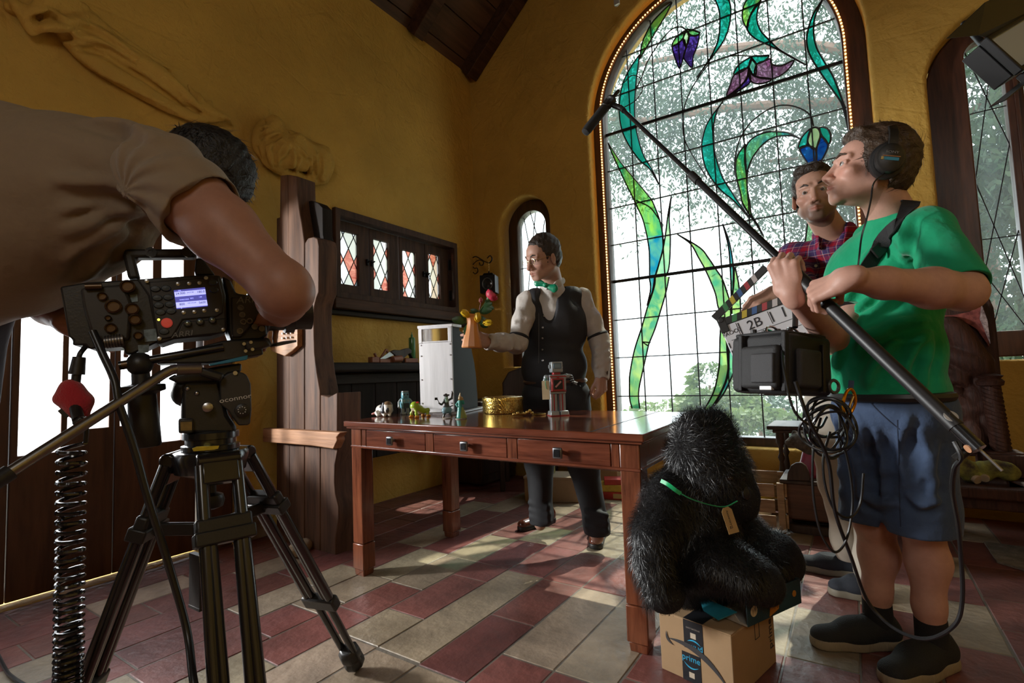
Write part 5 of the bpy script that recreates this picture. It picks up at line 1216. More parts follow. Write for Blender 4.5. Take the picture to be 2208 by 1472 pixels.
def arc(x0, z0, x1, z1, sag, w, m, nm, o=.0016, n=18):
    a, b = Vector((x0, z0)), Vector((x1, z1)); d = b - a; nn = Vector((-d.y, d.x)).normalized(); up, lo_ = [], []
    for i in range(n + 1):
        t = i / n; p = a + d * t + nn * sag * 4 * t * (1 - t); ww = w * (.12 + .88 * sin(pi * t) ** .8)
        up.append(p + nn * ww / 2); lo_.append(p - nn * ww / 2)
    b_ = MB(); vs = [fp(p.x, p.y, o) for p in up + lo_]; k = n + 1
    b_.add(vs, [(i, k + i, k + i + 1, i + 1) for i in range(n)]); b_.build(nm, m, bxx, smooth=0)
arc(.034, .108, .218, .035, .028, .018, INK, 'printed_smile', .0026)
arc(.026, .128, .050, .092, -.010, .008, INK, 'printed_smile', .0026)
arc(tpx - .035, .056, tpx + .012, .050, -.010, .0045, CY, 'printed_arrow', .0018)
arc(tpx - .020, .122, tpx + .024, .118, .008, .0045, CY, 'printed_arrow', .0018)
PBX = mat('print_box_icon', (.50, .42, .32), .6)
for x, z in ((0, .142), (-.011, .022)): L().box((tpx + x, -.0014, z), (.018, .0008, .016)).build('printed_icon', PBX, bxx)
RS = Matrix((uy, Vector((0, 0, 1)), ux)).transposed()
text('lettering', 'prime', bo + ux * (bw + .001) + uy * (bd - .035) + Vector((0, 0, .10)), RS @ Matrix.Rotation(pi / 2, 3, 'Z'), .04, INK, bxx)
m = MB(); sp = lambda y, z: bo + ux * (bw + .001) + uy * y + Vector((0, 0, z))
m.tube([sp(.15, .12), sp(.18, .12), sp(.18, .165), sp(.15, .165)], .001, 4, closed=True); m.build('printed_outline', INK, bxx)
# torn open carton lying on it
to, t1_ = P(1612, 1352, z=BH + .006), P(1727, 1299, z=BH + .006); yy = (t1_ - to); cdep = yy.length; yy.normalize(); R2 = Matrix((Vector((yy.y, -yy.x, 0)), yy, Vector((0, 0, 1)))).transposed()
tc_ = thing('torn_carton', 'torn open teal and orange printed carton on top of the brown parcel', 'carton', to)
TEALC, ORC, WHI = mat('teal_carton', (.012, .045, .06), .5, var=.3, vs=9), mat('orange_print', (.48, .20, .025), .5), mat('white_carton', (.46, .42, .36), .7, var=.1)
L2 = lambda: LM(to, R2)
cwid, ch_ = .27, .078
L2().box((-cwid / 2, cdep / 2, .003), (cwid, cdep, .006)).build('carton_floor', WHI, tc_)
L2().prism([(-cwid, 0), (-.02, 0), (-.055, .035), (-.10, .030), (-.15, .055), (-cwid, .075)], .004, (0, .0, 0), Rxz).build('front_wall', WHI, tc_)
w_ = L2().box((0, cdep / 2, ch_ / 2), (.005, cdep, ch_)).build('side_wall', TEALC, tc_, bevel=.001)
L2().prism([(-.035, .0), (.012, .012), (.026, .058), (-.022, .066)], .002, (.0036, cdep * .5, .004), Ryz).build('orange_patch', ORC, w_)
L2().cyl((.003, cdep * .86, .04), (.0042, cdep * .86, .04), .010, n=18).build('round_mark', ORC, w_)
L2().cyl((.003, .03, .04), (.0042, .03, .04), .016, n=18).build('round_mark', mat('cream_card_tag'), w_)
L2().box((-cwid, cdep / 2, ch_ / 2), (.005, cdep, ch_)).build('side_wall', TEALC, tc_, bevel=.001)
L2().box((-cwid / 2, cdep, ch_ / 2), (cwid, .005, ch_)).build('back_wall', TEALC, tc_, bevel=.001)
L2().prism([(-.07, 0), (.07, 0), (.04, .06), (-.02, .05)], .004, (-.10, -.004, .034), Matrix(((1, 0, 0), (0, -.85, -.5), (0, -.35, .85)))).build('torn_flap', mat('teal_print', (.02, .20, .28), .5, var=.3, vs=14), tc_)

# ---- switched-off film light at the top right corner
q = P(2240, 60, d=1.9)
lp = thing('film_light', 'black film light with grey diffuser and barn doors in the top right corner', 'film light', q)
f0, f1, f2, f3 = P(2135, 85, d=1.9), P(2192, 150, d=1.86), P(2330, 60, d=2.0), P(2270, -30, d=2.05)
ax_, ay_ = (f2 - f1), (f0 - f1); nn_ = ax_.cross(ay_).normalized(); ax_.normalize(); ay_ = nn_.cross(ax_).normalized()
RL = Matrix((ax_, ay_, nn_)).transposed(); lw_, lh_ = .27, .145
LM(f1, RL).box((lw_ / 2, lh_ / 2, .0), (lw_, lh_, .008)).build('diffuser', mat('grey_diffuser', (.42, .48, .55), .6), lp)
m = LM(f1, RL)
for c, s_ in (((lw_ / 2, -.008, .004), (lw_ + .03, .016, .03)), ((lw_ / 2, lh_ + .008, .004), (lw_ + .03, .016, .03)), ((-.008, lh_ / 2, .004), (.016, lh_ + .03, .03)), ((lw_ + .008, lh_ / 2, .004), (.016, lh_ + .03, .03))): m.box(c, s_)
BLKM = mat('black_metal', (.014, .014, .015), .4, metal=.3)
m.box((lw_ / 2, lh_ / 2, -.05), (lw_ + .02, lh_ + .02, .07)); m.build('housing', BLKM, lp, bevel=.004)
e0, e1, e2 = P(2040, 84, d=1.82), P(2200, -12, d=1.9), P(2100, 76, d=1.84)
MB().add([P(2042, 83, d=1.80), P(2110, 76, d=1.82), P(2136, 82, d=1.9), P(2260, 5, d=2.0), P(2250, -60, d=1.95), P(2125, 5, d=1.82)], [(0, 1, 2, 3, 4, 5)]).build('barn_door', BLKM, lp, smooth=0).modifiers.new('thick', 'SOLIDIFY').thickness = .003
MB().bar(P(2150, 224, d=1.8), P(2215, 172, d=1.84), .05, .004).build('barn_door', BLKM, lp)
m = LM(f1, RL); m.cyl((.03, -.02, .0), (.03, -.05, .0), .012, n=10).box((.05, -.04, -.01), (.08, .04, .03)).cyl((lw_ / 2, lh_ / 2, -.08), (lw_ / 2 + .3, lh_ / 2 + .25, -.2), .014, n=10); m.build('yoke', BLKM, lp, bevel=.003)
# small pale clip at the very top of the picture, hung from a rafter
q = P(1330, 4, y=3.9); t = thing('hanging_clip', 'small white metal clip hanging near the top of the big window', 'clip', q)
MB().box(q, (.045, .02, .05)).tube([q + Vector((-.018, 0, -.03)), q + Vector((0, 0, -.04)), q + Vector((.018, 0, -.03))], .004, 6).bar(q, q + Vector((0, 0, .6)), .006, .006).build('clip_body', mat('white_metal', (.5, .5, .5), .4, metal=.4), t, bevel=.004)
# ================================================================== cinema camera on its tripod
BLK = mat('camera_black', (.016, .015, .014), .42, spec=.5, var=.15, vs=20, bump=.06, bs=200)
BLK2 = mat('camera_charcoal', (.028, .026, .024), .5, var=.1, vs=20, bump=.05, bs=260)
TUBE = mat('tripod_black_gloss', (.012, .012, .013), .22, coat=.4)
ALU = mat('pan_bar_metal', (.30, .28, .25), .3, metal=1, var=.1, vs=30)
GREYTXT = mat('grey_lettering', (.16, .155, .15), .5)
WHTXT = mat('white_lettering', (.62, .62, .60), .5)
A0, A1 = P(150, 690, d=1.06), P(592, 672, d=1.27)
KX = (A1 - A0).normalized(); KY = Vector((0, 0, 1)).cross(KX).normalized(); KZ = KX.cross(KY)
if KY.dot(CF) < 0: KY = -KY
KC = A0; KR = Matrix((KX, KZ, -KY)).transposed()          # local x right, y up, z towards the viewer
def kp(px, py, off=0.):
    "point of the camera's side plane seen at a pixel, moved off metres towards the viewer"
    d = P(px, py, d=1) - Vector((0, 0, CAMZ)); o = Vector((0, 0, CAMZ)); n = -KY
    return o + d * ((KC + n * off - o).dot(n) / d.dot(n))
def kl(px, py, off=0.): v = KR.transposed() @ (kp(px, py, off) - KC); return (v.x, v.y)
ZA = lambda u, v: (60 + u / 3.561, 480 + v / 3.561)
ZB = lambda u, v: (u / 3.45, 720 + v / 3.45)
def kprism(nm, pl, front, back, m, parent, bev=.003, Z=ZA):
    pts = [kl(*Z(*q), front) for q in pl]
    return MB().prism(pts, front - back, KC + KR @ Vector((0, 0, (front + back) / 2)), KR).build(nm, m, parent, bevel=bev)
cm = thing('cinema_camera', 'black digital cinema camera with a lit blue menu screen mounted on the tripod', 'camera', kp(360, 760))
kprism('rear_module', [(245, 490), (460, 455), (560, 450), (850, 432), (950, 560), (985, 760), (1000, 915), (800, 1010), (745, 1010), (735, 952), (470, 970), (440, 940), (340, 942), (345, 900), (310, 870), (270, 640)], .0, -.12, BLK, cm, .004)
kprism('rear_step', [(400, 500), (740, 470), (800, 620), (780, 900), (500, 920), (420, 640)], .012, -.01, BLK2, cm, .006)
body = kprism('camera_body', [(835, 432), (1300, 402), (1480, 402), (1522, 560), (1530, 830), (1400, 870), (1240, 882), (1120, 895), (1000, 935), (985, 900), (960, 760), (920, 560)], .004, -.13, BLK2, cm, .005)
kprism('side_panel', [(930, 455), (1290, 425), (1465, 425), (1500, 560), (1500, 690), (1450, 722), (1190, 745), (1110, 880), (1000, 900), (965, 720)], .008, 0, BLK2, body, .003)
kprism('side_ridge', [(1185, 760), (1520, 730), (1522, 790), (1520, 845), (1130, 885)], .006, 0, BLK, body, .003)
kprism('front_module', [(1490, 405), (1560, 440), (1600, 540), (1780, 565), (1830, 760), (1845, 860), (1790, 900), (1565, 912), (1535, 830), (1522, 560)], -.012, -.13, BLK, cm, .006)
kprism('front_plate', [(1560, 570), (1770, 572), (1790, 700), (1640, 880), (1570, 880)], -.004, -.02, BLK2, cm, .004)
SCR = mat('menu_screen', (.05, .05, .22), .2, emit=1.0); SCL = mat('menu_screen_light', (.42, .44, .95), .2, emit=.75); SCD = mat('menu_ink', (.01, .01, .05), .4)
sc_ = kprism('menu_screen', [(1120, 518), (1360, 495), (1382, 640), (1142, 662)], .0105, .006, SCR, body, .0005)
for pl in ([(1124, 532), (1362, 510), (1368, 548), (1130, 570)], [(1136, 612), (1374, 592), (1381, 634), (1141, 655)]): kprism('screen_band', pl, .0112, .010, SCL, sc_, 0)
def ktext(nm, body_, u, v, size, m, parent, off, ang=.09, Z=ZA, **k):
    return text(nm, body_, kp(*Z(u, v), off), KR @ rotz(ang), size, m, parent, **k)
KA = -atan2(23, 240) * -1
for s_, u, v, z in (('24.000', 1172, 543, .0070), ('180.0', 1328, 530, .0070), ('800', 1185, 626, .0070), ('5600', 1340, 612, .0070), ('SHUTTER', 1248, 535, .0032), ('WB COLOR', 1260, 615, .0032)): ktext('screen_text', s_, u, v, z, SCD, sc_, .0118)
for s_, u, v in (('TIMECODE', 1200, 590), ('REC', 1260, 580), ('1:85', 1325, 570), ('FPS', 1165, 522), ('EI', 1180, 655)): ktext('screen_text', s_, u, v, .0038, SCL, sc_, .0112)
BTN = mat('camera_button', (.03, .045, .06), .35)
for u, v in ((980, 510), (1062, 506), (995, 580), (1078, 575), (1006, 636), (1091, 630), (1020, 689), (1101, 681), (1047, 836), (1420, 460), (1428, 518)):
    q = kp(*ZA(u, v), .006); MB().lathe(q, [(.0085, 0), (.0085, .004), (.007, .006), (0, .0065)], 14, KR, 1.15, .8).build('button', BTN, body)
for u, v in ((1155, 471), (1240, 468), (1318, 463), (1197, 691), (1280, 686), (1355, 676), (915, 450), (1368, 425), (1452, 672), (1500, 820), (1010, 890)):
    q = kp(*ZA(u, v), .006); MB().lathe(q, [(.0042, 0), (.0042, .004), (0, .0048)], 10, KR).build('screw', STEEL, body)
q = kp(*ZA(1068, 770), .006); MB().lathe(q, [(.011, 0), (.011, .005), (.009, .007), (0, .0075)], 18, KR).build('record_button', mat('record_red', (.45, .05, .035), .3, emit=.25), body)
q = kp(*ZA(1005, 745), .006); MB().ball(q, .0035, 10, 6).build('indicator_lamp', mat('yellow_led', (.95, .85, .1), .3, emit=1.2), body)
for u, v in ((1228, 776), (1322, 763), (1417, 751)):
    q = kp(*ZA(u, v), .004); MB().lathe(q, [(.0085, 0), (.0085, .006), (.006, .012), (.003, .014), (0, .014)], 16, KR).build('switch_knob', mat('green_grey_knob', (.22, .26, .22), .25, metal=.8), body)
for u, v in ((1633, 655), (1645, 708), (1653, 762), (1702, 755), (1628, 832), (1795, 815), (1740, 800)):
    q = kp(*ZA(u, v), -.006); MB().lathe(q, [(.007, 0), (.007, .006), (.0045, .006), (.0045, .002), (0, .002)], 16, KR).build('socket', mat('socket_ring', (.18, .17, .16), .3, metal=.9), cm)
ktext('lettering', 'ARRI', 1182, 857, .017, GREYTXT, cm, .0075, sx=1.15, shear=.25)
ktext('lettering', 'ARRI', 1692, 592, .023, GREYTXT, cm, -.0028, ang=.04, sx=1.1, shear=.25)
BRZ = mat('connector_bronze', (.10, .065, .04), .35, metal=.9)
for u, v, r in ((768, 492, .014), (660, 645, .015), (803, 665, .013), (826, 745, .012), (575, 570, .009), (640, 812, .011), (850, 870, .009), (620, 735, .006)):
    q = kp(*ZA(u, v), .008); MB().lathe(q, [(r, 0), (r, .010), (r * .75, .012), (r * .7, .006), (0, .006)], 18, KR).build('connector', BRZ, cm)
def kcyl(nm, a, b, r, m, off, parent=None, Z=ZA, n=14, r2=None): return MB().cyl(kp(*Z(*a), off), kp(*Z(*b), off), r, r2, n=n).build(nm, m, parent or cm, bevel=0)
kcyl('plug', (440, 492), (570, 488), .007, BRZ, .018); kcyl('grey_barrel', (590, 918), (735, 900), .013, mat('grey_barrel', (.16, .14, .12), .35, metal=.7), .02)
for k in range(6): kcyl('barrel_ring', (600 + 22 * k, 917 - 2.7 * k), (608 + 22 * k, 916 - 2.7 * k), .0142, BLK, .02)
BP = mat('worn_blue_grey_label', (.16, .22, .25), .6, var=.5, vs=60)
kprism('worn_label', [(890, 822), (985, 812), (992, 905), (898, 915)], .003, -.002, BP, cm, 0); kprism('worn_label', [(845, 940), (930, 935), (925, 995), (850, 1000)], .002, -.002, BP, cm, 0); kprism('worn_label', [(785, 555), (840, 548), (845, 605), (790, 610)], .002, -.002, BP, cm, 0)
# top handle
hdm = kprism('top_handle', [(740, 200), (1290, 196), (1300, 262), (820, 266), (860, 425), (770, 430), (730, 250)], -.035, -.075, BLK2, cm, .006)
for u in (945, 1222): q = kp(*ZA(u, 228), -.035); MB().lathe(q, [(.012, 0), (.012, .003), (.006, .003), (.006, .001), (0, .001)], 8, KR).build('handle_boss', BLK, hdm)
kprism('handle_mount', [(1290, 270), (1340, 270), (1440, 400), (1290, 405), (1280, 370)], -.03, -.08, BLK, cm, .004)
# lens and follow focus
lo_, l1_ = kp(*ZA(1760, 690), -.09), kp(*ZA(1760, 690), -.09) + KX * .13
MB().lathe(lo_, [(.05, -.02), (.055, .0), (.055, .02), (.05, .025), (.05, .06), (.058, .062), (.058, .085), (.05, .088), (.052, .13), (.045, .13), (.03, .11), (0, .11)], 28, frame(KX)).build('lens', BLK, cm)
# rods, plate, grips
kcyl('rod', (700, 1098), (1500, 955), .0095, TUBE, .0); kcyl('rod_brass_tip', (720, 1095), (765, 1087), .0098, BRZ, .0)
kprism('dovetail_plate', [(1160, 992), (1500, 905), (1850, 882), (1882, 940), (1800, 965), (1810, 1012), (1600, 1050), (1380, 1078), (990, 1082), (965, 1060), (1170, 1030)], .0, -.12, BLK, cm, .005)
kprism('plate_clamp', [(1660, 905), (1830, 890), (1875, 940), (1780, 975), (1680, 985)], .012, -.02, BLK2, cm, .006)
for u, v in ((1660, 930), (1712, 918), (1725, 972), (1672, 985)): q = kp(*ZA(u, v), .011); MB().lathe(q, [(.004, 0), (.004, .003), (0, .003)], 8, KR).build('screw', STEEL, cm)
kprism('blue_strip', [(1390, 1086), (1690, 1016), (1684, 1050), (1402, 1098)], .006, -.02, mat('blue_anodised', (.02, .20, .33), .4), cm, .001)
MB().bar(kp(*ZA(1860, 945), -.02), kp(*ZA(2015, 912), -.05), .05, .006).build('side_lever', mat('grey_lever', (.08, .08, .085), .4, metal=.5), cm, bevel=.002)
MB().ball(kp(*ZA(860, 1085), -.005), (.026, .026, .026), 18, 10).build('rod_clamp', BLK, cm)
g0 = kp(*ZB(1045, 290), -.01)
gp = MB().lathe(kp(*ZB(1085, 840), -.01), [(.028, 0), (.03, .004), (.029, .06), (.027, .115), (.031, .118), (.045, .122), (.045, .135), (.018, .14), (.017, .168)], 18, frame(kp(*ZB(1045, 280), -.01) - kp(*ZB(1085, 840), -.01))).build('hand_grip', BLK, cm, bevel=.002)

# fluid head (belongs to the tripod)
tri = thing('tripod', 'black two-stage film tripod with fluid head standing in the left foreground', 'tripod', (-1.2, .6, 0))
hx = lambda u, v, off=0.: kp(*ZB(u, v), off)
kprism('head_top', [(1240, 330), (1300, 300), (1650, 235), (1800, 215), (1795, 285), (1700, 300), (1640, 350), (1330, 370)], -.02, -.12, BLK, tri, .006, ZB)
kprism('head_body', [(1345, 350), (1640, 340), (1700, 600), (1760, 690), (1760, 745), (1345, 745)], -.02, -.13, BLK, tri, .010, ZB)
kprism('label_box', [(1325, 632), (1440, 628), (1440, 735), (1328, 740)], -.005, -.05, BLK2, tri, .004, ZB)
kprism('yellow_label', [(1342, 655), (1428, 652), (1428, 715), (1344, 718)], -.0035, -.006, mat('faded_yellow_label', (.20, .13, .03), .6, var=.3, vs=60), tri, 0, ZB)
MB().ball(hx(1370, 430, -.05), (.028, .028, .034), 16, 10).build('drag_knob', BLK, tri); MB().ball(hx(1395, 405, -.02), .006, 10, 6).ball(hx(1465, 440, -.02), .006, 10, 6).build('studs', STEEL, tri)
pl = bez([(q[0], q[1], 0) for q in ((1635, 345), (1690, 295), (1760, 280), (1830, 300), (1866, 370))], 4)
hp = kprism('side_cover', [(p.x, p.y) for p in pl] + [(1872, 560), (1862, 665), (1845, 678), (1775, 680), (1700, 570), (1640, 522)], .004, -.03, BLK2, tri, .004, ZB)
text('lettering', 'oconnor', hx(1752, 478, .0052), KR @ rotz(.06), .0155, WHTXT, tri, sx=1.25)
dl = MB().lathe(hx(1800, 566, .003), [(.016, 0), (.016, .012), (.013, .014), (0, .014)], 24, KR).build('dial', BLK, tri)
m = MB()
for i in range(9): m.ball(hx(1800, 566, .018) + KR @ Vector((cos(i * .7) * .008, sin(i * .7) * .008, 0)), .0014, 6, 4)
m.build('dial_marks', WHTXT, dl); MB().cyl(hx(1750, 290, .0), hx(1750, 290, .008), .005, n=12).build('cover_screw', STEEL, tri)
MB().lathe(hx(1545, 545, .0), [(.011, -.02), (.011, .002), (.006, .004), (0, .004)], 12, KR).build('drag_button', STEEL, tri)
bc = hx(1570, 800, -.06); Rb = Matrix.Identity(3)
MB().lathe(bc + Vector((0, 0, -.022)), [(.055, 0), (.062, .005), (.062, .016), (.054, .018), (.054, .03), (.060, .032), (.060, .046), (.05, .05)], 32).build('head_base', TUBE, tri)
bowl = bc + Vector((0, 0, -.045))
bw_ = MB().lathe(bowl + Vector((0, 0, -.035)), [(.045, 0), (.075, .012), (.082, .05), (.078, .06), (.06, .062)], 32).build('bowl', TUBE, tri)
kprism('yellow_sticker', [(1430, 852), (1462, 838), (1630, 830), (1622, 852), (1590, 860), (1440, 872)], .026, .0225, mat('yellow_sticker', (.52, .40, .02), .5, var=.2, vs=60), tri, 0, ZB)
MB().lathe(bowl + Vector((0, 0, -.115)), [(.01, 0), (.026, .006), (.03, .02), (.026, .034), (.012, .04), (.010, .09)], 20).build('tie_down_knob', BLK, tri)
foot_c = P(772, 1440, z=.0); fd = Vector((foot_c.x - bowl.x, foot_c.y - bowl.y, 0)).normalized()
spread = (Vector((foot_c.x - bowl.x, foot_c.y - bowl.y, 0))).length
for k in range(3):
    d = rotz(2 * pi * k / 3) @ fd; t_ = Vector((-d.y, d.x, 0)); top = bowl + d * .078 + Vector((0, 0, .01)); sp_ = spread * (1, .62, .66)[k]
    foot = Vector((bowl.x, bowl.y, 0)) + d * sp_; ax = (foot - top); L_ = ax.length; ax.normalize()
    lg = MB().cyl(top - t_ * .045, top + t_ * .045, .017, n=14).box(top + ax * .03, (.03, .075, .05), frame(-ax, d)).build('leg_yoke', TUBE, tri, bevel=.004)
    m = MB()
    for s_ in (-1, 1): m.cyl(top + t_ * s_ * .036 + ax * .01, top + t_ * s_ * .040 + ax * (L_ * .64), .0135, n=12)
    leg = m.build('leg', TUBE, tri)
    MB().box(top + ax * (L_ * .17), (.028, .112, .035), frame(-ax, d)).build('clamp', BLK, leg, bevel=.006)
    MB().box(top + ax * (L_ * .63), (.032, .115, .045), frame(-ax, d)).build('lower_clamp', BLK, leg, bevel=.006)
    m = MB()
    for s_ in (-1, 1): m.cyl(top + t_ * s_ * .026 + ax * (L_ * .2), foot + t_ * s_ * .02 - ax * .05, .011, n=12)
    m.build('lower_tube', TUBE, leg)
    MB().lathe(foot, [(.004, .0), (.022, .02), (.034, .03), (.036, .045), (.03, .06), (.036, .075), (.034, .095), (.024, .11)], 8, frame(-ax)).build('rubber_foot', BLK, leg, bevel=.004)
    # mid-level spreader
    MB().bar(bowl + Vector((0, 0, -.16)), top + ax * (L_ * .2), .014, .03).box(top + ax * (L_ * .2), (.04, .12, .03), frame(-ax, d)).build('spreader_arm', BLK, tri, bevel=.004)
MB().lathe(bowl + Vector((0, 0, -.175)), [(.02, 0), (.036, .006), (.036, .026), (.02, .032)], 16).build('spreader_hub', BLK, tri)
MB().box(bowl + Vector((.0, -.03, -.27)), (.05, .012, .12)).box(bowl + Vector((0, -.03, -.33)), (.052, .014, .006)).build('hanging_strap', BLK, tri)
# pan bar
pb = thing('pan_bar', 'long bare metal pan handle slanting from the tripod head to the lower left', 'pan handle', hx(1400, 265))
pts = bez([hx(1490, 258, .02), hx(1400, 258, .025), hx(1300, 262, .03), hx(1230, 290, .035), hx(1120, 360, .045)], 5) + [hx(60, 1035, .14)]
MB().tube([hx(1490, 258, .02), hx(1310, 262, .03)], .0135, 16).build('clamp_sleeve', mat('sleeve_metal', (.26, .23, .2), .38, metal=.9), pb)
MB().tube(pts, .0105, 16).build('bar', ALU, pb)
MB().tube([hx(75, 1026, .139), hx(-140, 1165, .16)], .0145, 14).build('rubber_grip', BLK, pb)
MB().box(hx(1570, 300, .02), (.05, .02, .018), KR @ Matrix.Rotation(-.45, 3, 'Z')).build('lock_lever', BLK, pb, bevel=.006)
MB().box(hx(610, 655, .06), (.02, .02, .045), KR @ Matrix.Rotation(.7, 3, 'Z')).build('bar_clip', BLK, pb, bevel=.004)

# cables
CBL = mat('black_rubber_cable', (.012, .012, .013), .32)
def cable(nm, lb, pts, r=.005, n=8, cat='cable', m=CBL, sub=8): return tag(MB().tube(bez(pts, sub), r, n).build(nm, m), lb, cat)
cable('thick_cable', 'thick black cable hanging from the back of the cinema camera to the floor', [hx(690, -20, .03), hx(760, 140, .045), hx(850, 340, .06), hx(880, 500, .07), hx(930, 650, .075), hx(1010, 890, .08), hx(1095, 1200, .085), hx(1250, 1700, .09), hx(1390, 2200, .11), P(418, 1472, d=.98), P(440, 1560, d=.95)], .0075, 10)
q0 = hx(640, 90, -.01)
pl = thing('power_lead', 'black camera power connector wrapped in a red strap hanging below the camera', 'power lead', hx(540, 500, .01))
MB().tube(bez([q0, hx(600, 140, 0), hx(585, 180, .0)], 5), .005, 8).build('lead', CBL, pl)
MB().cyl(hx(590, 170, 0), hx(570, 300, 0), .011, .014, n=14).cyl(hx(570, 300, 0), hx(560, 390, 0), .0085, n=12).build('connector', BLK, pl)
REDV = mat('red_velcro', (.42, .012, .025), .8, sheen=.5, bump=.4, bs=300)
s = SD(.012); W3 = lambda u, v, o: hx(u, v, o)
for a, b, r in (((520, 400), (450, 480), .012), ((520, 400), (620, 500), .016), ((620, 500), (600, 590), .016), ((480, 480), (560, 560), .014), ((540, 430), (560, 520), .02)): s.cap(W3(*a, .0), W3(*b, .0), r, r)
s.mesh('red_strap', REDV, pl, .003)
MB().cyl(hx(548, 500, 0.0), hx(585, 640, .04), .0105, n=12).box(hx(520, 560, .0), (.03, .02, .02), KR @ rotz(.6)).build('lower_connector', BLK, pl)
cp0 = hx(540, 800, .02); hel = []
N_ = 30; top_, bot_ = hx(535, 820, .02), P(146, 1560, d=1.02)
ph = 0; steps = 30 * 18
for i in range(steps + 1):
    t = i / steps; f = 1.45 * t - .45 * t * t if False else (1 - (1 - t) ** 1.0)
    y = t ** .82 if False else 1 - (1 - t) ** 1.0
    s_ = t + .0; pos = top_.lerp(bot_, 1 - (1 - s_) ** 1.55)
    a = 2 * pi * i / 18 * 1.35; r = .0215
    hel.append(pos + KX * cos(a) * r + KY * sin(a) * r * .9)
cc_ = thing('coiled_cable', 'glossy black coiled cable hanging straight down at the left edge', 'coiled cable', top_)
MB().tube(hel, .0045, 7).build('coil', mat('glossy_black_cable', (.012, .012, .013), .16, coat=.5), cc_)
MB().tube(bez([hx(580, 640, .04), hx(560, 720, .03), hel[0] + Vector((0, 0, .03)), hel[0]], 5), .0045, 7).build('lead', CBL, cc_)
cable('floor_cable', 'dark blue cable curving over the floor at the bottom left corner', [P(-40, 1330, z=.008), P(5, 1430, z=.008), P(30, 1462, z=.008), P(80, 1490, z=.008)], .006)
# ================================================================== people
SKIN = vcol_mat('skin', .5, .4, bump=.05, bs=220, var=.07, vs=45)
HAIRB, HAIRD, HAIRK = mat('brown_hair', (.055, .032, .018), .5, var=.4, vs=60, bump=.5, bs=160), mat('dark_brown_hair', (.03, .018, .012), .5, var=.4, vs=60, bump=.5, bs=160), mat('black_hair', (.014, .012, .011), .5, var=.4, vs=60, bump=.5, bs=160)
EYEW, EYEB = mat('eye_white', (.36, .33, .31), .3), mat('iris_brown', (.05, .03, .02), .15)
def fr(f, up=(0, 0, 1)):
    f = Vector(f).normalized(); x = f.cross(Vector(up)).normalized(); return Matrix((x, f, x.cross(f))).transposed()
def head(s, o, R, k=1., nose=1., jaw=1.):
    "skin prims of a head: local x person's right, y face, z up; origin at eye height"
    L = lambda x, y, z: o + R @ (Vector((x, y, z)) * k)
    E = lambda c, r, kk=.02, op='+', Rm=None: s.ell(L(*c), [v * k for v in r], R @ Rm if Rm else R, kk * k, op)
    C = lambda a, b, r1, r2, kk=.015, op='+': s.cap(L(*a), L(*b), r1 * k, r2 * k, kk * k, None, op)
    E((0, -.022, .034), (.075, .096, .083)); E((0, .028, -.02), (.062, .066, .083), .02); E((0, .038, .045), (.060, .052, .05), .02)
    E((0, .026, -.07), (.052 * jaw, .056, .042), .02); E((0, .076, -.101), (.021 * jaw, .016, .016), .018)
    for g in (-1, 1):
        C((g * .053 * jaw, -.006, -.058), (g * .02, .070, -.098), .015, .013, .02); E((g * .043, .062, -.026), (.024, .020, .017), .02)
        C((g * .014, .092, .023), (g * .048, .074, .021), .0085, .008, .014)
    C((0, .090, .012), (0, .112, -.034 * nose), .0075, .0105, .014); E((0, .113, -.040), (.0115, .012, .0095), .008)
    for g in (-1, 1):
        E((g * .0125, .102, -.044), (.0085, .0105, .0075), .006); E((g * .031, .099, .001), (.019, .014, .0115), .010, '-')
        C((g * .017, .0865, .0072), (g * .046, .0785, .0045), .0056, .005, .005); C((g * .017, .0865, -.0088), (g * .044, .0785, -.0072), .0046, .0044, .006)
        E((g * .0065, .113, -.0495), (.0035, .005, .003), .002, '-')
        E((g * .079, -.010, -.012), (.008, .019, .032), .006, '+', Matrix.Rotation(-.25 * g, 3, 'Z') @ Matrix.Rotation(.2, 3, 'X')); E((g * .086, -.004, -.008), (.006, .010, .019), .004, '-')
    E((0, .076, -.068), (.033, .022, .028), .018)
    for a in ((-.024, .086, -.069), (.024, .086, -.069)): C(a, (0, .0985, -.0665), .0035, .0058, .006); C((a[0] * .85, .086, -.078), (0, .0965, -.0785), .004, .0066, .006)
    C((-.025, .093, -.0725), (0, .1035, -.0722), .0012, .0014, .003, '-'); C((.025, .093, -.0725), (0, .1035, -.0722), .0012, .0014, .003, '-')
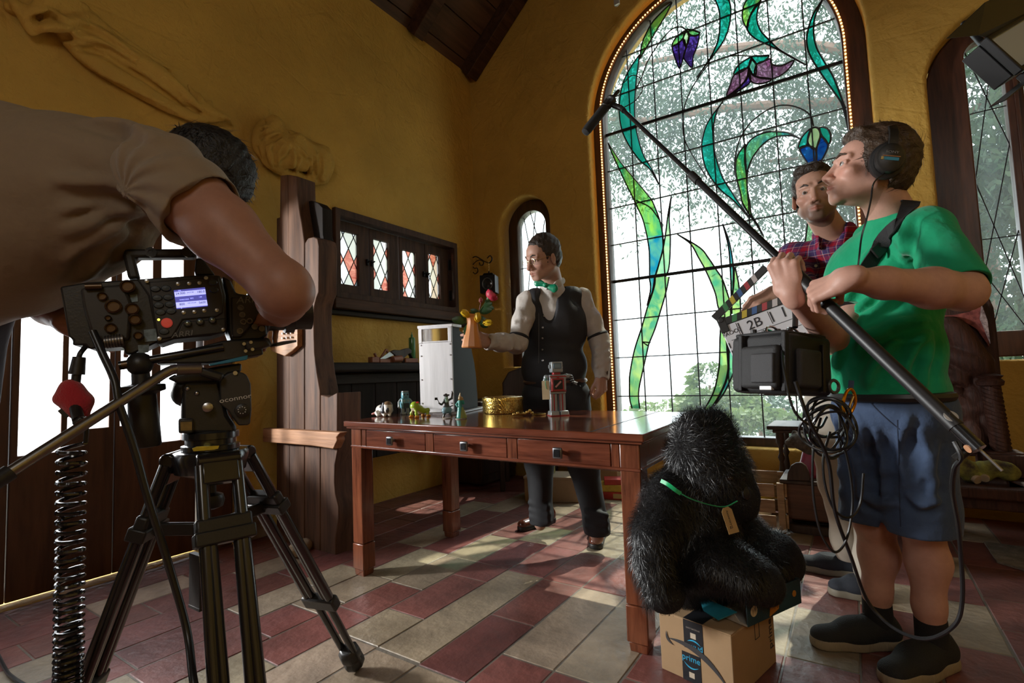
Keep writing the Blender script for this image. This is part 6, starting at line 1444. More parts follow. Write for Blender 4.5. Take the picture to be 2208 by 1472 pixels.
def headcol(V, base, o, R, k=1., beard=None, bx=.6, moust=True):
    "skin albedo: lips, ruddy cheeks and nose, beard shadow"
    l = ((V - np.array(o)) @ np.array(R)) / k; c = np.tile(np.array(base), (len(V), 1)).astype(float); x, y, z = l.T
    near = (np.abs(x) < .12) & (np.abs(y) < .16) & (z > -.16) & (z < .16)
    def mixin(w, col): 
        w = np.clip(w, 0, 1)[:, None] * near[:, None]; c[:] = c * (1 - w) + np.array(col) * w
    mixin(.35 * np.exp(-(((np.abs(x) - .042) / .02) ** 2 + ((z + .03) / .02) ** 2)) * (y > .03), (base[0] * 1.05, base[1] * .68, base[2] * .62)); mixin(.4 * np.exp(-((x / .015) ** 2 + ((z + .04) / .014) ** 2)) * (y > .09), (base[0] * 1.05, base[1] * .66, base[2] * .6))
    if beard is not None:
        m = 1 / (1 + np.exp(-(-.052 - z) / .006)) * (y > -.035) * (z > -.15); m *= 1 / (1 + np.exp(-((.055 - np.abs(x)) / .004 + 3)))
        ch = np.exp(-(((np.abs(x) - .045) / .02) ** 2 + ((z + .045) / .02) ** 2)); mm = np.clip(m * (1 - .5 * ch), 0, 1)
        if moust: mm = np.maximum(mm, np.exp(-((np.abs(x) / .026) ** 4 + ((z + .058) / .007) ** 2)) * (y > .07))
        mixin(mm * bx, beard)
    mixin(np.exp(-((x / .023) ** 4 + ((z + .0725) / .0095) ** 4)) * (y > .082) * .75, (base[0] * .80, base[1] * .48, base[2] * .45))
    return c
def eyes(o, R, parent, k=1., look=(0, 0)):
    for g in (-1, 1):
        c = o + R @ (Vector((g * .031, .0790, .0)) * k); e = MB().ball(c, .0118 * k, 16, 10).build('eye', EYEW, parent)
        d = (R @ Vector((look[0], 1, look[1]))).normalized(); MB().lathe(c + d * .0096 * k, [(.0062 * k, 0), (.005 * k, .0018 * k), (0, .0026 * k)], 14, frame(d)).build('iris', EYEB, e)
def hair(o, R, parent, m, k=1., nm='hair', front=.05, top=.014, side=-.035, nape=-.07, n=500, ln=.03, seed=0, wisp=.6, quiff=0.):
    L = lambda x, y, z: o + R @ (Vector((x, y, z)) * k); s = SD(.012)
    s.ell(L(0, -.026, .040 + top * .3), [v * k for v in (.083, .104, .086 + top)], R, .01); s.ell(L(0, -.035, -.01), [v * k for v in (.080, .088, .075)], R, .02)
    if quiff: s.ell(L(0, .05, .095 + quiff), [v * k for v in (.05, .035, .022)], R, .02); s.ell(L(.03, .04, .09 + quiff), [v * k for v in (.035, .035, .022)], R, .02)
    s.ell(L(0, .10, -.035), [v * k for v in (.085, .080, .105)], R, .012, '-'); s.ell(L(0, .095, .02), [v * k for v in (.060, .062 - front * .25, .045 + front * .25)], R, .01, '-')
    for g in (-1, 1): s.ell(L(g * .088, .004, -.03), [v * k for v in (.03, .028, .045)], R, .008, '-')
    s.box(L(0, .06, -.12), [v * k for v in (.2, .10, .085)], R, 0, .01, '-'); s.box(L(0, -.05, nape - .06), [v * k for v in (.2, .2, .06)], R, 0, .012, '-')
    s.disp = lambda X, Y, Z: .0022 * sn(X, Y, Z, 210, seed) + .002 * sn(X, Y, Z, 90, seed + 1)
    s2 = SD(.003)
    h = s.mesh(nm, m, parent, .003)
    r = random.Random(seed); b = MB(); me = h.data; ps = me.polygons
    for _ in range(n):
        p = ps[r.randrange(len(ps))]; c = p.center.copy(); nn = p.normal.copy(); lz = (R.transposed() @ (c - o)); d = R @ Vector((lz.x * 2 + r.uniform(-.3, .3), .35 - lz.y * 2 + r.uniform(-.4, .3), -.4 + r.uniform(-.5, .3) + max(0, lz.z) * 4))
        d = (d - nn * d.dot(nn)).normalized(); q = ln * r.uniform(.5, 1.3) * k; sd_ = d.cross(nn) * .0011
        e1 = c + d * q * .5 + nn * q * .18 * wisp; e2 = c + d * q + nn * q * (.30 * wisp)
        b.add([c - sd_, c + sd_, e1 + sd_ * .7, e1 - sd_ * .7, e2], [(0, 1, 2, 3), (3, 2, 4)])
    b.build('hair_strands', m, h, smooth=0)
    b = MB()
    for g in (-1, 1): b.tube([L(g * .016, .099, .022), L(g * .032, .0945, .0295), L(g * .048, .080, .0245)], [.0032 * k, .0042 * k, .002 * k], 6)
    b.build('eyebrows', m, parent)
    return h
def hand(s, w, R, sd, curl, spread=.1, thumb=(.5, .35, .3), k=1., kk=.006):
    "w wrist, local y to the fingers, z out of the back, thumb on the sd*x side; curl per finger (a1, a2, a3)"
    L = lambda x, y, z: w + R @ (Vector((x * sd, y, z)) * k)
    s.cap(L(0, -.02, 0), L(0, .02, 0), .024 * k, .026 * k, .02, (R.col[2], .72))
    xs = (.030, .0105, -.0095, -.0285); ls = ((.044, .026, .021), (.049, .030, .023), (.045, .028, .022), (.036, .021, .019)); py = (.082, .088, .084, .074); rr = (.0092, .0095, .0090, .0078)
    s.cap(L(.012, .02, -.004), L(.020, .072, -.002), .019 * k, .016 * k, .015, (R.col[2], .8)); s.cap(L(-.012, .02, -.004), L(-.018, .068, -.002), .019 * k, .015 * k, .015, (R.col[2], .8)); s.cap(L(.022, .018, -.012), L(.012, .05, -.014), .015 * k, .010 * k, .012)
    for i in range(4):
        p = Vector((xs[i], py[i], .001)); a = 0; ax = (i - 1.5) * -spread; s.cap(L(xs[i] * .8, .03, 0), L(*p), .011 * k, rr[i] * 1.12 * k, .010)
        for j in range(3):
            a += curl[i][j]; q = p + Vector((sin(ax) * cos(a), cos(ax) * cos(a), -sin(a))) * ls[i][j]
            s.cap(L(*p), L(*q), rr[i] * (1.04 - .1 * j) * k, rr[i] * (.98 - .12 * j) * k, kk * (1.2 if j == 0 else .5)); p = q
    b = Vector((.030, .022, -.008)); o_, f_, c_ = thumb     # o_ outwards, f_ under the palm, c_ tip bend
    d = Vector((sin(o_), cos(o_) * cos(f_), -sin(f_))).normalized(); p1 = b + d * .040; d2 = (d + Vector((-c_, .15, -c_ * .6))).normalized(); p2 = p1 + d2 * .030; d3 = (d2 + Vector((-c_, 0, -c_ * .6))).normalized(); p3 = p2 + d3 * .024
    s.cap(L(*(b - d * .012)), L(*p1), .0145 * k, .0115 * k, .012); s.cap(L(*p1), L(*p2), .0108 * k, .0100 * k, .004); s.cap(L(*p2), L(*p3), .0102 * k, .0082 * k, .004)
def hbox(w, R, k=1.): c = w + R @ Vector((0, .075 * k, -.02)); return (np.array(c) - .125 * k, np.array(c) + .125 * k, .0026)
def shoe(nm, heel, toe, m, msole, parent, w=.045, h=.095, lace=None, solec=None, thick=.028):
    f = toe - heel; Ln = f.length; f.normalize(); R = fr(f); L = lambda x, y, z: heel + R @ Vector((x, y, z)); s = SD(.03)
    s.cap(L(0, .04, .045), L(0, Ln * .5, .045), w * .80, w * .92, flat=(R.col[2], 1.0)); s.cap(L(0, Ln * .5, .040), L(0, Ln - w * .95, .036), w * .92, w * .82, flat=(R.col[2], .72)); s.cap(L(0, .045, .06), L(0, .055, h), w * .78, w * .70); s.cap(L(0, .09, .06), L(0, Ln * .55, .048), w * .62, w * .6)
    s.plane(L(0, 0, thick * .6), (0, 0, -1)); s.plane(L(0, 0, h), (0, 0, 1)); o = s.mesh(nm, m, parent, .0035)
    t = SD(.02); t.cap(L(0, .04, thick / 2), L(0, Ln * .5, thick / 2), w * .9, w * .98); t.cap(L(0, Ln * .5, thick / 2), L(0, Ln - w * .95, thick / 2), w * .98, w * .88); t.plane(L(0, 0, thick), (0, 0, 1)); t.plane(L(0, 0, .001), (0, 0, -1)); t.mesh('sole', msole, o, .004)
    if lace:
        b = MB()
        for i in range(4):
            y = .105 + .025 * i; z = h - .004 - .011 * i; b.tube(bez([L(-w * .62, y - .01, z - .012), L(0, y, z + .006), L(w * .62, y + .006, z - .012)], 4), .003, 6)
        b.build('laces', lace, o)
    return o
Wd = lambda px, py, d: P(px, py, d=d)
CFH = Vector((CF.x, CF.y, 0)).normalized(); CRH = Vector((CFH.y, -CFH.x, 0)); UP = Vector((0, 0, 1))

# ------------------------------------------------------------------ the man in a waistcoat
LINEN = mat('white_linen', (.50, .465, .43), .8, spec=.2, bump=.5, bs=16, bd=.02, sheen=.1, var=.08, vs=12)
VESTM = mat('black_waistcoat', (.016, .016, .019), .7, var=.25, vs=8, bump=.12, bs=120)
TROUS = mat('charcoal_trousers', (.014, .015, .018), .75, var=.15, vs=9, bump=.25, bs=18)
GREENB = mat('emerald_satin', (.005, .24, .12), .35, spec=.6)
SKV = (.44, .25, .185)
v = thing('person', 'man in black waistcoat and green bow tie behind the table holding an orange vase', 'person', P(1225, 1150, z=0))
dv = 3.0; ck, pv = Wd(1190, 616, dv), Wd(1197, 838, dv)
tf = (-CFH * .93 - CRH * .30).normalized(); TRv = fr(tf)           # torso frame: x person's right
tp = lambda x, y, z, b=pv: b + TRv @ Vector((x, y, z))
H = ck.z - pv.z
shR, shL = Wd(1136, 648, dv - .02), Wd(1254, 642, dv + .04)
elR, wrR = Wd(1116, 738, dv - .14), Wd(1052, 738, dv - .36)
elL, wrL = Wd(1293, 735, dv - .02), Wd(1298, 812, dv - .10)
ho = Wd(1170, 557, dv - .11); HR = fr((-CRH * .80 - CFH * .55 - UP * .28), UP + CRH * .12)
vx, vb = Wd(1024, 752, dv - .52), None
s = SD(.03); head(s, ho, HR, 1.0, 1.05)
s.cap(ho + HR @ Vector((0, -.03, -.05)), ck + tf * -.03, .058, .062); s.ell(tp(0, 0, H * .55), (.15, .10, .26), TRv); s.cap(shR, shL, .05, .05); s.ell(tp(0, 0, .02), (.15, .10, .12), TRv)
s.chain([shR, elR, wrR], [.046, .040, .027]); s.chain([shL, elL, wrL], [.046, .040, .027])
hdir = (Wd(1022, 728, dv - .46) - wrR).normalized(); HRr = Matrix((hdir.cross(tf * .4 + CRH * .0 + UP * .0 - CFH * .8).normalized(), hdir, Vector((0, 0, 1)))).transposed()
zb = (-CFH * .75 + CRH * .45).normalized(); zb = (zb - hdir * zb.dot(hdir)).normalized(); HRr = Matrix((hdir.cross(zb), hdir, zb)).transposed()
hand(s, wrR, HRr, 1 if (HRr.col[0].z > 0) else -1, [(.55, .75, .5), (.6, .8, .5), (.65, .8, .5), (.7, .85, .5)], .06, (.25, .9, .15))
dL = Vector((-.05, -.05, -1)).normalized(); zL = (CRH * .6 - CFH * .8).normalized(); zL = (zL - dL * zL.dot(dL)).normalized(); HRl = Matrix((dL.cross(zL), dL, zL)).transposed()
hand(s, wrL, HRl, 1 if HRl.col[0].dot(-CRH) > 0 else -1, [(.75, 1.25, .9), (.8, 1.3, .9), (.85, 1.3, .9), (.9, 1.3, .9)], .04, (.2, .55, .35))
for a in (-1, 1):
    hp_ = tp(a * .09, 0, -.02); ft = (P(1165, 1130, z=.08), P(1288, 1158, z=.08))[0 if a > 0 else 1]; kn = hp_.lerp(ft, .48) + tf * .03; s.chain([hp_, kn, ft], [.075, .05, .035])
s.mesh('body', SKIN, v, .006, [(np.array(ho) - .16, np.array(ho) + .16, .0026), hbox(wrR, HRr), hbox(wrL, HRl)], lambda V: headcol(V, SKV, ho, HR, 1.0))
eyes(ho, HR, v, 1., (-.1, -.5)); hair(ho, HR, v, HAIRD, 1.0, front=.08, n=260, ln=.03, wisp=.25, seed=3)
b = MB()   # spectacles
for g in (-1, 1):
    c = ho + HR @ Vector((g * .032, .108, -.004)); b.tube([c + HR @ Vector((cos(t) * .0225, -abs(cos(t)) * .003, sin(t) * .016)) for t in [2 * pi * i / 20 for i in range(20)]], .0012, 5, closed=True)
    b.tube([ho + HR @ Vector((g * .054, .103, .002)), ho + HR @ Vector((g * .079, .02, .006)), ho + HR @ Vector((g * .079, -.012, -.004))], .0012, 5)
b.tube(bez([ho + HR @ Vector((-.010, .110, -.002)), ho + HR @ Vector((0, .112, .003)), ho + HR @ Vector((.010, .110, -.002))], 4), .0012, 5); gs_ = b.build('spectacles', mat('gold_wire', (.45, .32, .18), .25, metal=1), v)
for g in (-1, 1): MB().lathe(ho + HR @ Vector((g * .032, .108, -.004)), [(.021, 0), (0, .001)], 20, HR @ Matrix.Rotation(-pi / 2, 3, 'X'), 1., .74).build('lens', glass('spectacle_lens', (.97, .97, .97), .02, .02, .14), gs_)
s = SD(.035)   # shirt
s.ell(tp(0, 0, H * .60), (.185, .128, .22), TRv); s.ell(tp(0, .012, .11), (.178, .132, .19), TRv); s.cap(shR + Vector((0, 0, -.01)), shL + Vector((0, 0, -.01)), .056, .056); s.cap(ck + Vector((0, 0, -.03)), ck + tf * -.012 + Vector((0, 0, .012)), .075, .064)
s.chain([shR, shR.lerp(elR, .5), elR + Vector((0, 0, -.01)), wrR.lerp(elR, .45), wrR.lerp(elR, .12)], [.052, .054, .050, .047, .041]); s.chain([shL, shL.lerp(elL, .55), elL, wrL.lerp(elL, .35), wrL.lerp(elL, .10)], [.054, .058, .053, .047, .043])
s.cap(wrL.lerp(elL, .12), wrL.lerp(elL, .02), .043, .042, .004); s.cap(wrR.lerp(elR, .14), wrR.lerp(elR, .03), .042, .043, .004)
for (a, b_, t0) in ((shL, elL, .2), (shL, elL, .5), (elL, wrL, .15), (elL, wrL, .4), (elL, wrL, .6), (shR, elR, .5), (elR, wrR, .2), (elR, wrR, .5)):
    c = a.lerp(b_, t0); d = (b_ - a).normalized(); n_ = (-CFH - d * -CFH.dot(d)).normalized(); sdv = d.cross(n_); fold(s, c + n_ * .040 - sdv * .035, c + n_ * .044 + sdv * .035 + d * .04, .013, .02)
s.cap(wrL.lerp(elL, -.1), wrL.lerp(elL, .06), .032, .034, .003, None, '-'); s.cap(wrR.lerp(elR, -.1), wrR.lerp(elR, .06), .032, .034, .003, None, '-'); s.plane(tp(0, 0, -.055), (0, 0, -1))
s.disp = lambda X, Y, Z: .0035 * sn(X, Y, Z, 45, 1) + .002 * sn(X, Y, Z, 110, 2)
shirt = s.mesh('shirt', LINEN, v, .005)
s = SD(.03)    # waistcoat
s.ell(tp(0, 0, H * .60), (.208, .142, .225), TRv); s.ell(tp(0, .012, .13), (.196, .146, .19), TRv); s.cap(shR.lerp(shL, .16), shR.lerp(shL, .84), .072, .072)
s.ell(ck + tf * .14 + Vector((0, 0, .06)), (.088, .11, .31), TRv, .003, '-'); s.cap(ck + Vector((0, 0, -.02)), ck + Vector((0, 0, .2)), .078, .085, .004, None, '-')
for q, e in ((shR, elR), (shL, elL)): s.cap(q + (q - (shR + shL) / 2).normalized() * (.095 if e is elR else .070), q.lerp(e, .6) + (q - (shR + shL) / 2).normalized() * (.115 if e is elR else .085), .066, .085, .01, None, '-')
s.plane(tp(0, 0, -.01), (0, .1, -1)); s.cap(tp(-.0, .15, -.05), tp(0, .15, .06), .05, .002, .004, None, '-'); s.disp = lambda X, Y, Z: .002 * sn(X, Y, Z, 50, 5)
vest = s.mesh('waistcoat', VESTM, v, .005); sv_ = Surf(vest)
for i, (px, py) in enumerate(((1172, 682), (1171, 706), (1170, 729), (1170, 754), (1171, 777))):
    q, n_ = sv_.at(px, py, .003, tp(0, .14, .2)); MB().lathe(q, [(.006, 0), (.006, .003), (0, .005)], 10, frame(n_)).build('button', STEEL, vest)
q = [sv_.at(1162 + .0 * i, 675 + 9 * i, .0015, tp(0, .14, .2))[0] for i in range(13)]; MB().tube(q, .0018, 5).build('front_edge', mat('grey_thread', (.12, .12, .12), .7), vest)
MB().tube([elL.lerp(shL, .12) + (frame(shL - elL) @ Vector((cos(t), sin(t), 0))) * .056 for t in [2 * pi * i / 20 for i in range(20)]], .009, 7, closed=True).build('sleeve_garter', VESTM, v)
MB().tube([elR.lerp(shR, .1) + (frame(shR - elR) @ Vector((cos(t), sin(t), 0))) * .056 for t in [2 * pi * i / 20 for i in range(20)]], .009, 7, closed=True).build('sleeve_garter', VESTM, v)
bt = Wd(1177, 615, dv - .15); BR = fr(tf, UP) @ Matrix.Rotation(-.42, 3, 'Y'); s = SD(.006)
for g in (-1, 1): s.cap(bt, bt + BR @ Vector((g * .050, 0, 0)), .008, .024, flat=(BR.col[1], .5))
s.ell(bt + BR @ Vector((0, .006, 0)), (.012, .012, .014), BR); s.disp = lambda X, Y, Z: .001 * sn(X, Y, Z, 160, 0); s.mesh('bow_tie', GREENB, v, .0025)
s = SD(.012)
for g in (-1, 1): s.chain([ck + TRv @ Vector((g * .06, -.03, .03)), ck + TRv @ Vector((g * .052, .045, .005)), ck + TRv @ Vector((g * .012, .088, -.03))], [.020, .018, .010], flat=(TRv @ Vector((g, .6, 0)), .4))
s.mesh('collar', LINEN, v, .003)
s = SD(.03)    # trousers
s.ell(tp(0, 0, -.03), (.182, .130, .13), TRv)
for a in (-1, 1):
    hp_ = tp(a * .095, 0, -.05); ft = (P(1168, 1128, z=.10), P(1290, 1150, z=.10))[0 if a > 0 else 1]; kn = hp_.lerp(ft, .50) + tf * .03; s.chain([hp_, kn, ft.lerp(kn, .12), ft + Vector((0, 0, -.02))], [.108, .082, .064, .066], k=.04)
    for j in range(3): c = ft + Vector((0, 0, .03 + .04 * j)); fold(s, c + TRv @ Vector((-.05, .05, 0)), c + TRv @ Vector((.05, .05, .02)), .02)
s.plane(tp(0, 0, .045), (0, 0, 1)); s.disp = lambda X, Y, Z: .003 * sn(X, Y, Z, 40, 7); s.plane((0, 0, .10), (0, 0, -1)); s.mesh('trousers', TROUS, v, .006)
MB().tube([tp(cos(t) * .178, sin(t) * .128, .045) for t in [2 * pi * i / 40 for i in range(40)]], .014, 8, closed=True).build('belt', mat('brown_belt', (.09, .04, .02), .4), v)
MB().box(tp(.0, .138, .045), (.04, .012, .034), TRv).build('belt_buckle', BRASS, v, bevel=.003)
OXB = mat('oxblood_leather', (.10, .026, .014), .22, coat=.4)
shoe('shoe', P(1195, 1122, z=0), P(1118, 1146, z=0), OXB, BLK, v, .046, .10, BLK); shoe('shoe', P(1296, 1130, z=0), P(1284, 1186, z=0), OXB, BLK, v, .046, .10, BLK)
# vase with flowers
ORV = mat('orange_ceramic', (.62, .24, .06), .4, spec=.5)
up_ = (UP + CRH * .06).normalized(); vz = Wd(1017, 750, dv - .50); VR = frame(up_); hv = .165
vs_ = thing('vase', 'tapered orange vase held in the right hand of the man in a waistcoat', 'vase', vz)
MB().lathe(vz, [(.048, 0), (.050, .006), (.044, .04), (.032, .085), (.026, .12), (.030, .145), (.040, hv), (.036, hv - .004), (.022, .115)], 10, VR).build('vase_body', ORV, vs_, smooth=20)
mt = vz + up_ * hv
STEMG, LEAFG, ROSEM, YEL = mat('flower_stem', (.06, .13, .03), .5), mat('rose_leaf', (.02, .075, .02), .4, spec=.5, var=.3, vs=30), mat('rose_petal', (.55, .035, .075), .5, var=.2, vs=40), mat('yellow_petal', (.75, .50, .02), .5, var=.12, vs=40)
def petal(b, c, d, side, L, w, cup=.3):
    d = Vector(d).normalized(); sd = (Vector(side) - d * Vector(side).dot(d)).normalized(); n = d.cross(sd); V = []; F = []
    for i in range(5):
        t = i / 4; ww = w * sin(pi * (.12 + .80 * t)) ** .8; p = c + d * L * t + n * cup * L * (t - .9) * t * 2
        for j in (-1, -.5, 0, .5, 1): V.append(p + sd * ww * j + n * (j * j) * w * cup)
    for i in range(4):
        for j in range(4): F.append((i * 5 + j, i * 5 + j + 1, i * 5 + j + 6, i * 5 + j + 5))
    b.add(V, F)
def leaf_pts(t, pts):
    b = MB()
    for c, d, L in pts: petal(b, c, d, CFH.cross(d) if abs(d.normalized().dot(CFH)) < .9 else UP, L, L * .30, .12)
    b.build('leaves', LEAFG, t)
rd = dv - .50
rt = thing('rose', 'single pink red rose on a tall leafy stem in the orange vase', 'flower', mt, 'flowers in the orange vase')
rc = Wd(1057, 640, rd); rs = bez([mt - up_ * .08, mt + up_ * .01, Wd(1030, 675, rd), Wd(1048, 650, rd), rc], 5)
MB().tube(rs, .0028, 6).build('stem', STEMG, rt)
b = MB(); ax = (rc - rs[-4]).normalized(); FRm = frame(ax)
for ring, (n_, L, sp, w) in enumerate(((4, .034, .12, .016), (5, .038, .28, .020), (6, .040, .5, .023), (6, .038, .8, .024))):
    for i in range(n_):
        a = 2 * pi * i / n_ + ring * .6; rad = FRm @ Vector((cos(a), sin(a), 0)); petal(b, rc + rad * (.004 + .003 * ring) - ax * .012, ax + rad * sp, ax.cross(rad), L, w, .35)
b.build('petals', ROSEM, rt); MB().lathe(rc - ax * .014, [(.004, -.01), (.011, 0), (.014, .01)], 8, FRm).build('sepal_cup', STEMG, rt)
bc_ = Wd(1037, 651, rd); MB().tube([Wd(1033, 672, rd), bc_], .002, 6).lathe(bc_ - UP * .006, [(.003, 0), (.010, .008), (.009, .02), (.002, .03)], 8).build('bud', mat('dark_rose_bud', (.22, .05, .05), .5), rt)
leaf_pts(rt, [(Wd(*q, rd), CRH * a + UP * c - CFH * .2, L) for q, a, c, L in (((1035, 672), .9, .1, .06), ((1040, 665), 1, .5, .055), ((1044, 660), 1, -.3, .05), ((1030, 680), .5, -.8, .06), ((1033, 675), -.9, .4, .045), ((1028, 684), .9, -.5, .06), ((1046, 655), .8, .9, .04), ((1037, 690), .9, -.35, .055))])
for i, (a, c, px, py) in enumerate(((-.55, .5, 1008, 680), (.05, 1, 1030, 690), (.75, -.1, 1046, 695))):
    ft_ = thing('yellow_flower', ('yellow flower bending left over the rim of the orange vase', 'upright yellow flower in the middle of the orange vase', 'drooping yellow flower at the right rim of the orange vase')[i], 'flower', mt, 'flowers in the orange vase')
    c0 = Wd(px, py, rd - .02); ax = (CRH * a + UP * c - CFH * .3).normalized(); MB().tube(bez([mt - up_ * .06, mt, mt.lerp(c0, .6) + UP * .012, c0], 4), .0026, 6).build('stem', STEMG, ft_)
    b = MB()
    for j in range(6):
        t = 2 * pi * j / 6; rad = frame(ax) @ Vector((cos(t), sin(t), 0)); petal(b, c0 - ax * .012, ax + rad * (.22 if j % 2 else .35), ax.cross(rad), .05, .017, .3)
    b.build('petals', YEL, ft_)
    if i != 1: leaf_pts(ft_, [(Wd(*q, rd + .01), CRH * x + UP * z - CFH * .3, L) for q, x, z, L in ((((1005, 692), -1, .12, .07), ((1012, 686), -.9, .7, .055), ((1010, 700), -.3, -.9, .055)) if i == 0 else (((1036, 700), .9, -.3, .04),))])

# ------------------------------------------------------------------ the clapper loader in a plaid shirt
PLAID = mat('red_plaid', (.25, .03, .05), .8, spec=.2, bump=.25, bs=30); nt = PLAID.node_tree
def plaid():
    N, Lk = nt.nodes.new, nt.links.new; tc = N('ShaderNodeTexCoord'); mp = N('ShaderNodeMapping'); mp.inputs['Rotation'].default_value = (0, 0, .5); Lk(tc.outputs['Object'], mp.inputs[0]); sp = N('ShaderNodeSeparateXYZ'); Lk(mp.outputs[0], sp.inputs[0]); outs = []
    for ax, per in (('X', .052), ('Z', .052)):
        d = N('ShaderNodeMath'); d.operation = 'DIVIDE'; d.inputs[1].default_value = per; Lk(sp.outputs[ax], d.inputs[0]); f = N('ShaderNodeMath'); f.operation = 'FRACT'; Lk(d.outputs[0], f.inputs[0])
        r = N('ShaderNodeValToRGB'); r.color_ramp.interpolation = 'CONSTANT'; e = r.color_ramp.elements; e[0].position = 0; e[0].color = (.34, .012, .03, 1); e[1].position = .30; e[1].color = (.03, .03, .09, 1)
        for p_, c in ((.36, (.34, .012, .03, 1)), (.44, (.55, .5, .5, 1)), (.48, (.06, .035, .12, 1)), (.84, (.40, .35, .38, 1)), (.87, (.06, .035, .12, 1))):
            q = e.new(p_); q.color = c
        Lk(f.outputs[0], r.inputs[0]); outs.append(r)
    mx = N('ShaderNodeMixRGB'); mx.inputs[0].default_value = .5; Lk(outs[0].outputs[0], mx.inputs[1]); Lk(outs[1].outputs[0], mx.inputs[2]); Lk(mx.outputs[0], nt.nodes['Principled BSDF'].inputs['Base Color'])
plaid()
SKP = (.46, .26, .19); dp = 2.12
g_ = thing('person', 'bearded man in a red plaid shirt holding up the film slate', 'person', P(1840, 1270, z=0))
ho = Wd(1757, 421, dp); HR = fr((-CFH * .80 - CRH * .52 - UP * .06), UP - CRH * .05)
ck = Wd(1800, 512, dp + .08); pv = Wd(1835, 850, dp + .06); tf = (-CFH * .75 - CRH * .66).normalized(); TRp = fr(tf); H = ck.z - pv.z; tp = lambda x, y, z: pv + TRp @ Vector((x, y, z))
shR, shL = ck + TRp @ Vector((.165, 0, -.06)), ck + TRp @ Vector((-.165, 0, -.06))
elR, wrR = Wd(1745, 690, dp - .10), Wd(1668, 632, dp - .20); elL, wrL = Wd(1850, 700, dp - .10), Wd(1760, 705, dp - .24)
s = SD(.03); head(s, ho, HR, 1.0, 1.0, 1.04); s.cap(ho + HR @ Vector((0, -.035, -.05)), ck + tf * -.02, .055, .062); s.ell(tp(0, 0, H * .55), (.15, .10, .27), TRp); s.cap(shR, shL, .05, .05); s.ell(tp(0, 0, .0), (.15, .10, .12), TRp)
s.chain([shR, elR, elR.lerp(wrR, .3), wrR], [.046, .042, .043, .028]); s.chain([shL, elL, elL.lerp(wrL, .3), wrL], [.046, .042, .042, .028])
cl = Wd(1632, 625, dp - .21); hd_ = (-CRH * .8 - UP * .35 + CFH * .0).normalized(); zb = (UP * .7 - CFH * .5 - CRH * .2); zb = (zb - hd_ * zb.dot(hd_)).normalized(); HRr = Matrix((hd_.cross(zb), hd_, zb)).transposed()
hand(s, wrR, HRr, 1 if HRr.col[0].dot(-CFH) > 0 else -1, [(.45, .7, .5), (.5, .75, .5), (.55, .8, .5), (.6, .8, .5)], .05, (.1, .55, .25))
hl = (-CRH * .8 - UP * .2 - CFH * .4).normalized(); zb2 = UP - hl * UP.dot(hl); zb2.normalize(); HRl = Matrix((hl.cross(zb2), hl, zb2)).transposed(); hand(s, wrL, HRl, -1 if HRl.col[0].dot(-CFH) > 0 else 1, [(.4, .6, .4)] * 4, .05, (.4, .5, .2))
fa, fb = P(1880, 1238, z=.1), P(1835, 1195, z=.1)
for a, ft in ((1, fb), (-1, fa)): hp_ = tp(a * .09, 0, -.02); kn = hp_.lerp(ft, .5) + tf * .03; s.chain([hp_, kn, ft], [.075, .052, .036])
s.mesh('body', SKIN, g_, .006, [(np.array(ho) - .16, np.array(ho) + .16, .0024), hbox(wrR, HRr), hbox(wrL, HRl)], lambda V: headcol(V, SKP, ho, HR, 1.0, (.06, .035, .025), .72))
eyes(ho, HR, g_, 1., (.25, -.05)); hair(ho, HR, g_, HAIRD, 1.0, front=.05, n=500, ln=.03, wisp=.3, seed=5, quiff=.006)
s = SD(.03); s.ell(tp(0, 0, H * .62), (.18, .118, .22), TRp); s.ell(tp(0, 0, .10), (.165, .115, .22), TRp); s.cap(shR, shL, .062, .062); s.cap(ck + Vector((0, 0, -.04)), ck + Vector((0, 0, .01)), .078, .066)
s.chain([shR, shR.lerp(elR, .55), elR.lerp(shR, .05)], [.066, .062, .056]); s.chain([shL, shL.lerp(elL, .55), elL], [.066, .062, .056])
for j in range(5): c = tp(.10 - .02 * j, .10, .12 + .07 * j); fold(s, c, c + TRp @ Vector((-.12, .01, -.05)), .014)
s.cap(ck + tf * .06 + Vector((0, 0, .05)), ck + tf * .12 + Vector((0, 0, -.09)), .055, .012, .006, None, '-'); s.plane(tp(0, 0, -.10), (0, 0, -1)); s.disp = lambda X, Y, Z: .003 * sn(X, Y, Z, 45, 3)
ps = s.mesh('plaid_shirt', PLAID, g_, .005); sp_ = Surf(ps)
s = SD(.01)
for a in (-1, 1): s.chain([ck + TRp @ Vector((a * .055, -.05, .045)), ck + TRp @ Vector((a * .065, .03, .02)), ck + TRp @ Vector((a * .05, .09, -.05))], [.022, .024, .012], flat=(TRp @ Vector((a, .7, .2)), .35))
s.mesh('collar', PLAID, g_, .003)
for px, py in ((1766, 532), (1759, 573), (1752, 615)):
    q, n_ = sp_.at(px, py, .001, tp(0, .12, .3)); MB().lathe(q, [(.0065, 0), (.0065, .002), (.004, .003), (0, .0022)], 12, frame(n_)).build('button', mat('pearl_button', (.6, .58, .55), .3), ps)
s = SD(.03); s.ell(tp(0, 0, -.04), (.165, .115, .12), TRp); s.ell(ck + tf * .045 + Vector((0, 0, -.055)), (.05, .045, .06), TRp)
KHA = mat('cream_chinos', (.50, .45, .37), .8, var=.06, vs=9, bump=.3, bs=16); s = SD(.03); s.ell(tp(0, 0, -.05), (.165, .115, .13), TRp)
for a, ft in ((1, fb), (-1, fa)):
    hp_ = tp(a * .09, 0, -.06); kn = hp_.lerp(ft, .5) + tf * .03; s.chain([hp_, kn, ft.lerp(kn, .2), ft + Vector((0, 0, .01))], [.095, .072, .062, .062], k=.04)
